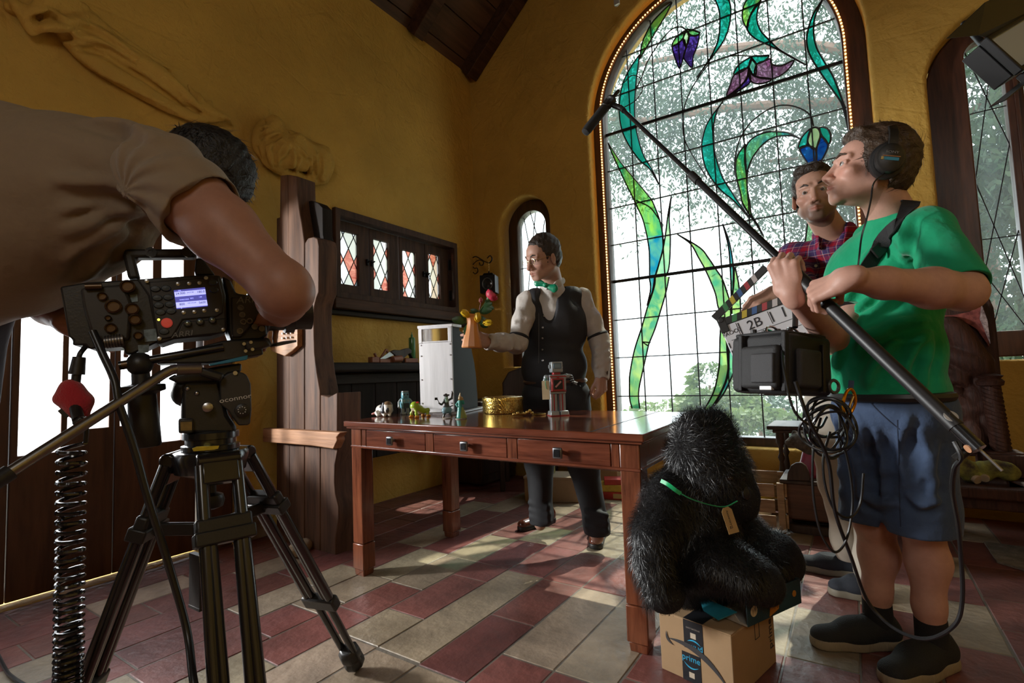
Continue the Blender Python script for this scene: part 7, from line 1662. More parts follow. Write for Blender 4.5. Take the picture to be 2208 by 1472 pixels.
s.plane(tp(0, 0, .04), (0, 0, 1)); s.disp = lambda X, Y, Z: .003 * sn(X, Y, Z, 42, 4); s.plane((0, 0, .075), (0, 0, -1)); s.mesh('trousers', KHA, g_, .006)
NAVY = mat('navy_canvas', (.018, .022, .032), .8, bump=.2, bs=300); CREAMS = mat('cream_rubber', (.20, .175, .13), .6)
shoe('shoe', fb + Vector((.06, .02, -.1)), P(1708, 1222, z=0), NAVY, CREAMS, g_, .048, .085, NAVY, thick=.03); shoe('shoe', fa + Vector((.06, .02, -.1)), P(1783, 1278, z=0), NAVY, CREAMS, g_, .048, .085, NAVY, thick=.03)
# film slate
sl = thing('film_slate', 'white film slate with handwritten lines and striped open clapper sticks', 'film slate', Wd(1620, 715, dp - .24))
a0, a1, a2 = Wd(1553, 706, dp - .20), Wd(1672, 662, dp - .27), Wd(1606, 772, dp - .26)
ex = (a1 - a0).normalized(); dn = a2 - a0; ez = ex.cross(-dn).normalized(); ez = ez if ez.dot(CF) < 0 else -ez; ey = ez.cross(ex); SR = Matrix((ex, ey, ez)).transposed(); sw, shh = .262, .185
LS = lambda: LM(a0, SR)
LS().box((sw / 2, -shh / 2, 0), (sw, shh, .006)).build('board', mat('slate_white', (.66, .66, .70), .4), sl, bevel=.004)
INKS = mat('marker_ink', (.02, .02, .025), .5)
m = LS()
for i, y in enumerate((-.062, -.093, -.124, -.155)): m.box((sw / 2 + .004, y, .0034), (sw - .03, .0016, .0008))
m.box((.055, -.03, .0034), (.0016, .05, .0008)).box((.062, -.03, .0034), (.004, .045, .0008)).box((.168, -.03, .0034), (.0016, .05, .0008)).box((.175, -.03, .0034), (.005, .04, .0008))
for y in (-.018, -.078, -.108, -.138, -.17): m.box((.006, y, .0034), (.004, .020, .0008))
m.build('ruled_lines', INKS, sl)
for tx, x, y, z in (('FAOO3', .030, -.034, .021), ('2B', .112, -.032, .05), ('1', .215, -.03, .055), ('Emerald', .085, -.079, .025), ('Lara Diamond', .10, -.110, .021), ('Luke S', .075, -.140, .021), ('07/12', .055, -.171, .022)): text('handwriting', tx, a0 + SR @ Vector((x, y, .0036)), SR @ rotz(.05), z, INKS, sl, shear=.1)
STP = [mat('stick_black', (.02, .02, .02), .4), mat('stick_red', (.40, .04, .05), .4), mat('stick_yellow', (.55, .42, .05), .4), mat('stick_green', (.05, .22, .08), .4), mat('stick_blue', (.05, .12, .30), .4), mat('stick_white', (.55, .5, .5), .4)]
def stick(R_, o_, nm, order):
    m = LM(o_, R_); m.box((sw / 2, .014, 0), (sw, .028, .012)); st_ = m.build(nm, STP[0], sl, bevel=.002)
    for i, c in enumerate(order): LM(o_, R_).prism([(.045 + i * .036, .001), (.063 + i * .036, .001), (.073 + i * .036, .027), (.055 + i * .036, .027)], .0006, (0, 0, .0064)).build('stripe', STP[c], st_)
stick(SR, a0 + SR @ Vector((0, .001, 0)), 'lower_stick', (3, 2, 4, 1, 5)); stick(SR @ rotz(.45), a0 + SR @ Vector((-.002, .028, 0)), 'upper_stick', (3, 2, 4, 1, 5))
LS().cyl((.012, .024, -.008), (.012, .024, .010), .010, n=12).box((.012, .005, .0), (.03, .06, .013)).build('hinge', STP[0], sl, bevel=.002)
# ------------------------------------------------------------------ the sound recordist
PT, PE = Wd(1328, 222, 2.25), Wd(2112, 968, 1.02)
def pole(px):
    t = (px - 1328) / (2112 - 1328); z = 1 / (1 / 2.25 + (1 / 1.02 - 1 / 2.25) * t); return Wd(px, 222 + (968 - 222) * t, z)
PD_ = (PE - PT).normalized()
bm_ = thing('boom_pole', 'black telescopic boom pole with a microphone held across the big window', 'boom pole', PE)
def seg(a, b, r, nm, m=TUBE): return MB().cyl(pole(a), pole(b), r, n=16).build(nm, m, bm_)
seg(1334, 1505, .0085, 'pole_section'); seg(1495, 1722, .0115, 'pole_section'); seg(1716, 2062, .0155, 'pole_grip', mat('foam_grip', (.014, .013, .014), .45)); seg(2050, 2112, .0135, 'pole_end')
seg(1490, 1506, .0145, 'locking_collar', BLK); seg(1708, 1724, .0165, 'locking_collar', BLK); seg(1716, 1752, .0185, 'locking_collar', BLK); seg(1338, 1346, .011, 'locking_collar', BLK)
MB().lathe(pole(2036) - CFH * .0165, [(.013, 0), (.013, .001), (0, .0012)], 20, fr(PD_, -CFH) @ Matrix.Rotation(0, 3, 'X')).build('white_badge', mat('white_badge', (.5, .5, .5), .4), bm_); text('lettering', 'K&M', pole(2036) - CFH * .0182, Matrix((PD_, PD_.cross(CFH).normalized() * -1 if PD_.cross(CFH).z < 0 else PD_.cross(CFH).normalized(), -CFH)).transposed(), .009, INKS, bm_)
MB().cyl(PE, PE + PD_ * .05 + Vector((.0, .0, .0)), .003, n=8).build('cable_spike', STEEL, bm_)
mA, mB_ = Wd(1262, 285, 2.20), Wd(1322, 210, 2.25); md = (mB_ - mA).normalized()
MB().lathe(mA, [(.004, -.008), (.018, 0), (.0205, .02), (.0205, .15), (.0195, .155), (.012, .16)], 18, frame(md)).build('foam_windscreen', mat('foam_black', (.018, .018, .02), .9, bump=.4, bs=500), bm_)
q = mA + md * .185; m = MB().lathe(q, [(.022, -.03), (.022, -.02), (.013, -.018), (.013, .018), (.022, .02), (.022, .03)], 12, frame(md)); m.box(q + md * .0 - Vector((0, 0, .0)), (.05, .02, .05), frame(md)).cyl(q, pole(1340), .012, n=10); m.cyl(q + md * .02, q + md * .085, .0095, .008, n=12); m.build('shock_mount', BLK, bm_, bevel=.002)
MB().tube(bez([Wd(1346, 178, 2.25), Wd(1362, 163, 2.25), Wd(1380, 168, 2.25), Wd(1386, 190, 2.25), Wd(1372, 215, 2.25), Wd(1345, 232, 2.25)], 6), .0022, 6).build('mic_cable', CBL, bm_)

SKS = (.55, .31, .24); ds = 1.64
r_ = thing('person', 'man in a green t-shirt and blue shorts with headphones holding the boom pole', 'person', P(1930, 1420, z=0))
ho = Wd(1873, 368, ds); HR = fr((-CRH * .92 + CFH * .26 + UP * .25), UP)
ck = Wd(1925, 478, ds + .02); pv = Wd(1915, 868, ds + .02); tf = (-CRH * .86 - CFH * .50).normalized(); TRs = fr(tf); H = ck.z - pv.z; tp = lambda x, y, z: pv + TRs @ Vector((x, y, z))
shL, shR = Wd(1998, 500, ds - .15), Wd(1888, 518, ds + .20)
hL, hR = pole(1775), pole(1700)
elL, elR = Wd(2078, 628, ds - .30), Wd(1812, 742, ds + .06)
PUR = (UP - PD_ * UP.dot(PD_)).normalized()
# left hand over the pole from the near side, right hand round it further up
wrL = Wd(1822, 646, ds - .355); hd1 = (hL - wrL); hd1 = (hd1 - PD_ * hd1.dot(PD_) * .55).normalized()
zl = (-CFH * .85 + UP * .55); zl = (zl - hd1 * zl.dot(hd1)).normalized(); HRl = Matrix((hd1.cross(zl), hd1, zl)).transposed(); wrL = hL - hd1 * .082 + zl * .034
wrR = Wd(1722, 652, 1.42); hd2 = (hR - wrR).normalized(); zr = (-CRH * .75 - CFH * .65 + UP * .1); zr = (zr - hd2 * zr.dot(hd2)).normalized(); HRr = Matrix((hd2.cross(zr), hd2, zr)).transposed(); wrR = hR - hd2 * .075 + zr * .032
s = SD(.03); head(s, ho, HR, 1.02, 1.05)
s.cap(ho + HR @ Vector((0, -.035, -.05)), ck + tf * -.015, .058, .068); s.ell(tp(0, -.03, H * .55), (.11, .07, .22), TRs); s.cap(shR, shL, .040, .040); s.ell(tp(0, 0, .0), (.12, .08, .12), TRs)
s.chain([shL, shL.lerp(elL, .55), shL.lerp(elL, .75), elL], [.034, .040, .048, .046]); s.chain([elL, elL.lerp(wrL, .28), elL.lerp(wrL, .7), wrL], [.046, .049, .036, .029]); s.chain([shR, elR, elR.lerp(wrR, .3), wrR], [.036, .046, .046, .028])
hand(s, wrL, HRl, 1 if HRl.col[0].dot(-PD_) > 0 else -1, [(1.0, 1.0, .6), (1.05, 1.05, .6), (1.1, 1.05, .6), (1.15, 1.05, .6)], .10, (.35, .95, .35), 1.04)
hand(s, wrR, HRr, 1 if HRr.col[0].dot(-PD_) > 0 else -1, [(1.05, 1.1, .6), (1.1, 1.1, .6), (1.15, 1.1, .6), (1.2, 1.1, .6)], .04, (.3, .9, .4), 1.04)
anL, anR = P(2012, 1418, z=.10), P(1892, 1338, z=.10)
anL = Wd(2012, 1400, 1.60); anL.z = .10; anR = Wd(1895, 1350, 1.74); anR.z = .10
hpL, hpR = Wd(1975, 900, ds - .02), Wd(1878, 900, ds + .12); knL, knR = Wd(1985, 1120, ds - .03), Wd(1885, 1120, ds + .10)
for hp_, kn, an in ((hpL, knL, anL), (hpR, knR, anR)):
    cf = kn.lerp(an, .38) - tf * .022; s.chain([hp_, kn, cf, kn.lerp(an, .75), an], [.085, .057, .057, .040, .036]); s.ell(kn + tf * .03, (.042, .03, .05), TRs)
s.mesh('body', SKIN, r_, .0055, [(np.array(ho) - .165, np.array(ho) + .165, .0022), hbox(wrL, HRl, 1.05), hbox(wrR, HRr, 1.05)], lambda V: headcol(V, SKS, ho, HR, 1.02, (.20, .10, .055), .45))
eyes(ho, HR, r_, 1.02, (-.05, .1)); hr_ = hair(ho, HR, r_, HAIRB, 1.04, front=.045, top=.02, n=900, ln=.034, wisp=.35, seed=8, quiff=.010)
TEE = mat('green_jersey', (.010, .33, .155), .75, spec=.2, sheen=.15, var=.05, vs=10, bump=.55, bs=9, bd=.035)
s = SD(.035); s.ell(tp(0, -.03, H * .66), (.185, .130, .20), TRs); s.ell(tp(0, .015, .17), (.172, .145, .20), TRs); s.ell(tp(.0, .0, .04), (.168, .132, .09), TRs); s.cap(shR, shL, .066, .066); s.cap(ck + Vector((0, 0, -.05)), ck + Vector((0, 0, -.012)), .090, .074)
slL, slR = shL.lerp(elL, .74), shR.lerp(elR, .6); s.cap(shL, shL.lerp(elL, .97), .066, .067, .03); s.cap(shR, slR, .066, .07, .03)
folds(s, [[(1955, 585), (1920, 610), (1880, 640), (1830, 690)], [(1950, 620), (1910, 655), (1860, 690)], [(1960, 470), (1950, 520), (1952, 560)], [(1880, 560), (1850, 610), (1815, 660)], [(1900, 520), (1870, 560), (1850, 600)], [(2000, 690), (1940, 700), (1890, 730), (1850, 770)], [(2005, 720), (1970, 760), (1950, 820)], [(2010, 740), (1995, 790), (1990, 830)], [(1900, 720), (1850, 740), (1810, 790)], [(1930, 740), (1890, 790), (1870, 830)], [(1830, 700), (1815, 750), (1800, 800)]], .013)
s.cap(slL - (elL - shL) * -.06, elL + (elL - shL) * .1, .0560, .0565, .003, None, '-'); s.plane(slL + (elL - shL).normalized() * .045, (elL - shL)) if False else None
s.ell(slL + (elL - shL).normalized() * .125, (.13, .13, .085), frame(elL - shL), .003, '-'); s.ell(slR + (elR - shR).normalized() * .125, (.12, .12, .085), frame(elR - shR), .003, '-')
s.ell(ck + tf * .02 + Vector((0, 0, .038)), (.074, .078, .042), TRs, .006, '-')
s.disp = lambda X, Y, Z: .003 * sn(X, Y, Z, 38, 3) + .0015 * sn(X, Y, Z, 90, 5)
s.plane(tp(0, .10, .0), tf * .22 - UP); tee = s.mesh('t_shirt', TEE, r_, .005, [(np.array(slL) - .13, np.array(slL) + .13, .0025)]); st_ = Surf(tee)
DEN = mat('blue_cotton_shorts', (.055, .085, .155), .8, spec=.2, sheen=.1, var=.14, vs=10, bump=.5, bs=12, bd=.03)
s = SD(.035); s.ell(tp(0, 0, -.03), (.168, .132, .12), TRs)
for hp_, kn, g in ((hpL, knL, 1), (hpR, knR, -1)):
    s.chain([hp_ + Vector((0, 0, .02)), kn + Vector((0, 0, .02)), kn + Vector((0, 0, -.04))], [.110, .094, .098], k=.04)
    for j in range(4): c = kn + Vector((0, 0, .06 + .07 * j)); fold(s, c + TRs @ Vector((-.05, .07, .02)), c + TRs @ Vector((.05, .075, -.04)), .014, .04)
    s.cap(kn + Vector((0, 0, -.02)), kn + Vector((0, 0, -.2)), .082, .084, .004, None, '-'); s.plane(kn + Vector((0, 0, -.055)), (0, 0, -1)) if g == 2 else None
mk = knL.lerp(knR, .5); s.cap(mk + Vector((0, 0, .22)) + tf * .05, mk + Vector((0, 0, -.12)) + tf * .05, .006, .03, .03, None, '-')
folds(s, [[(1850, 900), (1870, 960), (1868, 1040)], [(1960, 900), (1945, 960), (1950, 1040)], [(1800, 900), (1830, 960), (1850, 1040), (1860, 1100)], [(1890, 930), (1910, 1000), (1905, 1080)], [(1985, 930), (2000, 1000), (1990, 1080)], [(2020, 960), (2010, 1040), (2015, 1100)], [(1860, 1070), (1900, 1090), (1930, 1085)], [(1960, 1070), (1990, 1090), (2020, 1080)]], .011)
s.plane((0, 0, .425), (0, 0, -1)); s.plane(tp(0, 0, .035), (0, 0, 1)); s.disp = lambda X, Y, Z: .0035 * sn(X, Y, Z, 36, 6); sho = s.mesh('shorts', DEN, r_, .0055); ss_ = Surf(sho)
for pl in ([(1868, 838), (1880, 870), (1915, 905), (1940, 925)], [(1935, 905), (1938, 980), (1940, 1080), (1942, 1135)], [(1838, 850), (1835, 900), (1842, 950)]): MB().tube([q for q in (ss_.at(a, b, .0006)[0] for a, b in [tuple(p)[:2] for p in bez([(x, y, 0) for x, y in pl], 5)]) if q], .0016, 5).build('seam', mat('dark_seam', (.02, .03, .06), .8), sho)
MB().tube([tp(cos(t) * .163, sin(t) * .128, .022) for t in [2 * pi * i / 40 for i in range(40)]], .016, 8, closed=True).build('belt', mat('black_leather_belt', (.018, .017, .017), .4), r_)
BLKS, TANS = mat('black_knit_shoe', (.016, .017, .016), .8, bump=.4, bs=260), mat('tan_rubber_sole', (.30, .245, .16), .6, bump=.5, bs=90, stretch=(1, 1, .1))
SOCK = mat('black_sock', (.012, .012, .013), .9, bump=.3, bs=300)
for an, heel, toe in ((anR, Wd(1942, 1414, 1.73), P(1747, 1392, z=0)), (anL, None, None)):
    if heel is None: heel = Vector((anL.x + .045, anL.y + .06, 0)); toe = heel + (Vector((anL.x, anL.y, 0)) - Vector((heel.x, heel.y, 0))).normalized() * .28 + tf * .03
    heel.z = 0; toe.z = 0; s = SD(.02); s.cap(an + Vector((0, 0, .05)), an + Vector((0, 0, -.04)), .043, .045); s.plane(an + Vector((0, 0, .055)), (0, 0, 1)); s.mesh('sock', SOCK, r_, .004); shoe('shoe', heel, toe, BLKS, TANS, r_, .052, .10, BLKS, thick=.034)
# bag strap over the shoulder
sp = [(1945, 478), (1920, 500), (1893, 535), (1868, 575), (1845, 615), (1822, 655), (1803, 692), (1795, 712)]
pts = [ck.lerp(shL, .42) + UP * .03 + CFH * .09, ck.lerp(shL, .42) + UP * .068 + CFH * .03, ck.lerp(shL, .42) + UP * .068 - CFH * .03]; nrm = [CFH + UP * .5, UP, UP - CFH * .7]
for a, b in sp:
    q, n_ = st_.at(a, b, .007)
    if q: pts.append(q); nrm.append(n_)
pts, nrm = bez(pts, 3), bez(nrm, 3); sides = [nrm[i].cross(pts[min(i + 1, len(pts) - 1)] - pts[max(i - 1, 0)]) for i in range(len(pts))]
kitb = thing('mixer_bag', 'black sound mixer bag with straps worn at the belly of the boom operator', 'bag', Wd(1705, 790, 1.40))
MB().strip(pts, .046, .004, sides).build('shoulder_strap', mat('black_webbing', (.014, .014, .015), .75, bump=.4, bs=400), kitb)
q = pts[len(pts) // 2 + 1]; MB().box(q - CFH * .005, (.05, .008, .04), fr(-CFH, UP) @ Matrix.Rotation(.65, 3, 'Y')).build('strap_buckle', BLK, kitb, bevel=.003)
NYL = mat('black_nylon', (.017, .017, .018), .6, bump=.3, bs=500, var=.1, vs=20); GRYN = mat('grey_nylon_panel', (.04, .04, .043), .65, bump=.3, bs=400)
b0 = Wd(1640, 838, 1.34); bx_ = (Wd(1788, 858, 1.46) - b0); bx_.z = 0; bx_.normalize(); by_ = Vector((-bx_.y, bx_.x, 0)); by_ = by_ if by_.dot(CFH) > 0 else -by_
BGR = Matrix((bx_, by_, UP)).transposed(); BGR = BGR @ Matrix.Rotation(.10, 3, 'Y'); bl, bwid, bhh = .20, .20, .175
bo_ = Wd(1700, 848, 1.42)
LB = lambda: LM(bo_, BGR)
s = SD(.01); c = lambda x, y, z: bo_ + BGR @ Vector((x, y, z)); s.box(c(bl / 2, bwid / 2, bhh / 2), (bl / 2 - .018, bwid / 2 - .018, bhh / 2 - .018), BGR, .018); s.disp = lambda X, Y, Z: .0025 * sn(X, Y, Z, 50, 2); s.mesh('bag_body', NYL, kitb, .004)
LB().box((.075, -.008, .075), (.10, .022, .11)).build('front_pocket', GRYN, kitb, bevel=.014, seg=4); LB().box((-.014, .075, .075), (.035, .125, .125)).build('end_pocket', NYL, kitb, bevel=.012, seg=3); LB().box((-.035, .055, .07), (.012, .075, .085)).build('end_pocket_panel', GRYN, kitb, bevel=.005, seg=3)
for y in (.005, .15): LB().box((-.006, y, .09), (.018, .014, .17)).build('strap', NYL, kitb, bevel=.003)
LB().box((.10, .10, bhh + .002), (.19, .17, .012)).build('top_rim', NYL, kitb, bevel=.005)
LB().box((.145, -.004, .08), (.012, .012, .14)).build('zip_edge', BLK, kitb, bevel=.002)
LB().box((-.024, .05, .03), (.012, .04, .045)).build('silver_patch', mat('silver_tape', (.55, .55, .55), .35), kitb, bevel=.002)
LB().tube([(.18 + cos(t) * .022, -.006 - .008, .03 + sin(t) * .018) for t in [2 * pi * i / 18 for i in range(18)]], .005, 6, closed=True).build('d_ring', mat('grey_plastic_ring', (.10, .10, .10), .35), kitb)
CHR = mat('chrome', (.62, .62, .62), .15, metal=1)
for x, y, rr in ((.06, .09, .032), (.11, .06, .03), (.085, .12, .026)): LB().tube([(x + cos(t) * rr, y + .01 * sin(t), bhh + .005 + sin(t) * rr * .8) for t in [2 * pi * i / 22 for i in range(22)]], .0035, 6, closed=True).build('steel_ring', CHR, kitb)
m = LB()
for i in range(14): rnd = random.Random(i); x, y = rnd.uniform(.02, .2), rnd.uniform(.03, .17); m.cyl((x, y, bhh - .02), (x, y, bhh + rnd.uniform(.005, .03)), .009, n=9)
m.build('connectors', BLK, kitb); LB().box((.10, .07, bhh + .004), (.05, .03, .02)).build('blue_connector', mat('blue_plastic', (.02, .12, .32), .4), kitb, bevel=.003)
LB().tube(bez([(.115, .06, bhh + .03), (.13, .07, bhh + .07), (.15, .09, bhh + .12), (.165, .11, bhh + .16)], 5), .008, 8).build('lanyard', BLK, kitb)
LB().tube(bez([(.0, .02, .14), (-.045, -.02, .06), (-.03, -.04, -.05), (.05, -.05, -.09), (.12, -.03, -.06)], 6), .0035, 6).build('loop_cable', CBL, kitb)
# headphones
hpn = thing('headphones', 'black closed headphones worn by the boom operator', 'headphones', ho)
HL = lambda x, y, z: ho + HR @ (Vector((x, y, z)) * 1.02)
earL = HL(-.088, -.016, -.004); Re = HR @ Matrix.Rotation(-pi / 2, 3, 'Y')
MB().lathe(earL, [(.047, -.012), (.052, -.004), (.052, .010), (.046, .014)], 32, Re, 1.08, .92).build('ear_cushion', mat('ear_pad', (.012, .012, .013), .5), hpn); cup = MB().lathe(earL, [(.040, .012), (.043, .020), (.040, .032), (.034, .036), (0, .037)], 32, Re, 1.08, .92).build('ear_cup', BLK, hpn)
MB().lathe(HL(.088, -.016, -.004), [(.047, -.012), (.052, -.004), (.05, .02), (.03, .034), (0, .036)], 28, HR @ Matrix.Rotation(pi / 2, 3, 'Y'), 1.08, .92).build('ear_cup', BLK, hpn)
bt_ = [HL(-.104, -.018, .01)] + [HL(-cos(t) * .103, -.020, .028 + sin(t) * .108) for t in [pi * i / 20 for i in range(21)]] + [HL(.104, -.018, .01)]
MB().strip(bt_, .026, .008, [HR.col[1]] * len(bt_)).build('headband', BLK, hpn, bevel=.002); MB().strip(bt_[8:15], .036, .016, [HR.col[1]] * 7).build('headband_pad', mat('ear_pad'), hpn, bevel=.004)
cf_ = Matrix((HR.col[1] * -1, HR.col[2], HR.col[0] * -1)).transposed(); fc = earL + HR @ Vector((-.0376, 0, 0))
text('lettering', 'SONY', fc + HR.col[2] * .014, cf_, .010, GREYTXT, cup, sx=1.3)
MB().box(fc + HR.col[2] * -.006, (.040, .009, .0012), cf_).build('blue_stripe', mat('teal_stripe', (.02, .20, .30), .4), cup); MB().box(fc + HR.col[2] * .002, (.046, .0016, .0012), cf_).build('orange_line', mat('orange_stripe', (.42, .16, .05), .4), cup); MB().box(fc + HR.col[2] * -.006 + HR.col[1] * .022, (.008, .009, .0012), cf_).build('gold_block', mat('gold_stripe', (.40, .28, .08), .4), cup)
MB().tube(bez([earL + HR @ Vector((-.02, .005, -.045)), Wd(1884, 395, ds - .20), Wd(1878, 430, ds - .19), Wd(1868, 475, ds - .18), Wd(1858, 510, ds - .18), Wd(1852, 560, ds - .2), Wd(1848, 600, ds - .2)], 6), .0024, 6).build('cable', CBL, hpn)
# carabiner with hanks of cable at the hip
cr0 = Wd(1832, 868, 1.40)
cb_ = thing('carabiner', 'orange carabiner clipped to the belt holding a hank of black cable', 'carabiner', cr0)
LCc = lambda u, v: Wd(1832 + u, 868 + v, 1.40)
MB().tube(bez([LCc(-8, -20), LCc(2, -30), LCc(10, -20), LCc(12, 0), LCc(2, 22), LCc(-8, 22), LCc(-14, 5)], 5, True), .0042, 8, closed=True).build('carabiner_body', mat('orange_anodised', (.72, .28, .01), .25, metal=.8), cb_)
MB().tube([LCc(-4, 18), LCc(8, -14)], .0035, 8).build('gate', CHR, cb_); MB().strip([LCc(2, -28), LCc(4, -48)], .014, .003, CRH).build('webbing_loop', mat('blue_webbing', (.05, .10, .25), .7), cb_)
hk = thing('cable_hank', 'hank of thin black cable hanging in loops from the orange carabiner', 'cable', LCc(0, 20))
for i in range(9):
    rnd = random.Random(i); c = Wd(1788 + rnd.uniform(-10, 8), 900 + rnd.uniform(-4, 30), 1.36 + .012 * i); rx, rz = rnd.uniform(.050, .066), rnd.uniform(.05, .085)
    MB().tube([c + CRH * cos(t) * rx + UP * (sin(t) * rz) + CFH * .02 * sin(t * 2 + i) for t in [2 * pi * k / 36 for k in range(36)]], .0036, 6, closed=True).build('cable_loop', CBL, hk)
for pl, dd in (([(1770, 900), (1755, 960), (1752, 1040), (1760, 1110), (1775, 1160), (1800, 1190), (1822, 1170), (1835, 1120), (1838, 1060), (1825, 980), (1805, 930)], 1.40), ([(1790, 930), (1775, 990), (1780, 1050), (1800, 1100), (1832, 1115), (1855, 1085), (1862, 1020)], 1.38)): MB().tube(bez([Wd(a, b, dd) for a, b in pl], 6), .0034, 6).build('cable_loop', CBL, hk)
cable('boom_cable', 'long black cable looping from the bag round the legs to the boom pole end', [Wd(1715, 822, 1.33), Wd(1742, 900, 1.33), Wd(1785, 990, 1.36), Wd(1800, 1100, 1.38), Wd(1835, 1200, 1.42), Wd(1868, 1290, 1.45), Wd(1910, 1340, 1.42), Wd(1960, 1370, 1.36), Wd(2010, 1375, 1.30), Wd(2060, 1345, 1.24), Wd(2075, 1290, 1.22), Wd(2072, 1200, 1.20), Wd(2066, 1130, 1.16), Wd(2054, 1060, 1.10), Wd(2058, 1010, 1.06), Wd(2072, 985, 1.04), PE - PD_ * .03 + Vector((-.02, 0, -.01))], .0048, 8)
MB().cyl(Wd(2060, 990, 1.05), Wd(2098, 962, 1.04), .009, n=12).build('plug', BLK, bm_); MB().cyl(Wd(2086, 968, 1.03), Wd(2094, 964, 1.03), .0085, n=12).build('plug_ring', mat('orange_ring', (.55, .28, .15), .4), bm_)

# ------------------------------------------------------------------ the camera operator
KHT = mat('olive_khaki_jersey', (.25, .19, .13), .8, spec=.2, sheen=.12, var=.06, vs=8, bump=.5, bs=7, bd=.03)
SKO = (.36, .185, .13)
op = thing('person', 'camera operator in a khaki t-shirt bending over the cinema camera at the left', 'person', (-1.75, .25, 0))
sh = Wd(352, 372, 1.02); el = Wd(612, 622, .98); wr = Wd(604, 678, 1.27)
sh2 = Wd(250, 400, 1.42); el2, wr2 = Wd(112, 660, 1.36), Wd(165, 700, 1.28)
hc = Wd(420, 408, 1.28); upv = (CRH * .82 + UP * .48 + CFH * .10).normalized(); HRo = fr((CRH * .30 - UP * .75 + CFH * .45), upv)
tA, tB = Wd(280, 385, 1.22), Wd(-330, 520, 1.15)
s = SD(.03); head(s, hc, HRo, 1.04)
s.cap(hc + HRo @ Vector((0, -.035, -.04)), Wd(330, 370, 1.24), .06, .07); s.chain([tA, tA.lerp(tB, .5), tB], [.05, .10, .12]); s.cap(sh, tA, .03, .05); s.cap(sh2, tA, .04, .05)
s.chain([sh, sh.lerp(el, .2), sh.lerp(el, .5), el], [.045, .066, .062, .046]); s.cap(el, el + (el - sh).normalized() * .02, .040, .034); s.chain([el, el.lerp(wr, .35), wr], [.046, .046, .031]); s.chain([sh2, el2, wr2], [.055, .045, .034])
hd_ = (Wd(560, 690, 1.36) - wr).normalized(); zz = (CRH * .6 - CFH * .5 + UP * .5); zz = (zz - hd_ * zz.dot(hd_)).normalized(); HRh = Matrix((hd_.cross(zz), hd_, zz)).transposed(); hand(s, wr, HRh, 1 if HRh.col[0].z > 0 else -1, [(.6, .7, .4), (.7, .7, .4), (.75, .7, .4), (.8, .7, .4)], .08, (.4, .7, .2))
hd2_ = (CRH * .8 + CFH * .3 - UP * .1).normalized(); z2 = (UP - hd2_ * UP.dot(hd2_)).normalized(); HRk = Matrix((hd2_.cross(z2), hd2_, z2)).transposed(); hand(s, wr2, HRk, 1, [(.6, .7, .4)] * 4, .08, (.4, .5, .2))
for g in (-1, 1): hp_ = tB + Vector((.02 * g, .12 * g, -.12)); s.chain([hp_, Vector((hp_.x - .05, hp_.y, .5)), Vector((hp_.x - .0, hp_.y, .08))], [.10, .07, .045])
s.mesh('body', SKIN, op, .006, [(np.array(hc) - .17, np.array(hc) + .17, .0028), hbox(wr, HRh)], lambda V: headcol(V, SKO, hc, HRo, 1.04, (.05, .03, .02), .5))
eyes(hc, HRo, op, 1.04); hair(hc, HRo, op, HAIRK, 1.06, front=.04, top=.02, n=900, ln=.028, wisp=1.0, seed=11)
s = SD(.05); s.chain([Wd(330, 350, 1.12), Wd(260, 385, 1.15), Wd(150, 425, 1.16), Wd(0, 455, 1.16), Wd(-180, 490, 1.15), Wd(-330, 520, 1.15)], [.075, .120, .180, .235, .25, .24], k=.03)
slv = sh.lerp(el, .17); s.cap(sh, sh.lerp(el, .34), .080, .084, .05); s.cap(sh2, sh2.lerp(el2, .12), .07, .075, .04)
ap = Wd(322, 442, 1.02)
def pull(X, Y, Z):
    u = (X - ap.x) * CRH.x + (Y - ap.y) * CRH.y; w = Z - ap.z; r = np.sqrt(u * u + w * w + ((X - ap.x) * CFH.x + (Y - ap.y) * CFH.y) ** 2 * .3); th = np.arctan2(w, u)
    return .003 * sn(X, Y, Z, 22, 3) + .003 * np.sin(th * 13 + 5 * np.sin(r * 9)) * np.exp(-((r - .14) / .16) ** 2) * (r > .02)
s.ell(slv + (el - sh).normalized() * .125, (.15, .15, .075), frame(el - sh), .004, '-'); s.cap(slv - (el - sh) * .08, el, .0705, .0705, .003, None, '-'); s.cap(slv, el, .067, .067, .003, None, '-')
folds(s, [[(300, 440), (220, 440), (140, 455)], [(300, 455), (230, 470), (150, 500)], [(290, 470), (220, 510), (150, 560)], [(300, 425), (220, 400), (130, 390)], [(330, 300), (270, 275), (190, 262)], [(270, 500), (220, 550), (180, 600)]], .011); s.disp = pull; s.mesh('t_shirt', KHT, op, .006, [(np.array(slv) - .14, np.array(slv) + .14, .003)])
s = SD(.04); 
for g in (-1, 1): hp_ = tB + Vector((.02 * g, .14 * g, -.12)); s.chain([tB + Vector((-.05, 0, -.1)), hp_, Vector((hp_.x - .05, hp_.y, .5)), Vector((hp_.x, hp_.y, .10))], [.17, .13, .09, .07])
s.plane((0, 0, .06), (0, 0, -1)); s.mesh('trousers', mat('dark_jeans', (.03, .035, .05), .8, bump=.2, bs=40), op, .01)
for g in (-1, 1): hp_ = tB + Vector((.02 * g, .14 * g, 0)); shoe('shoe', Vector((hp_.x - .09, hp_.y, 0)), Vector((hp_.x + .18, hp_.y + .03, 0)), BLKS, TANS, op, .05, .1, None)
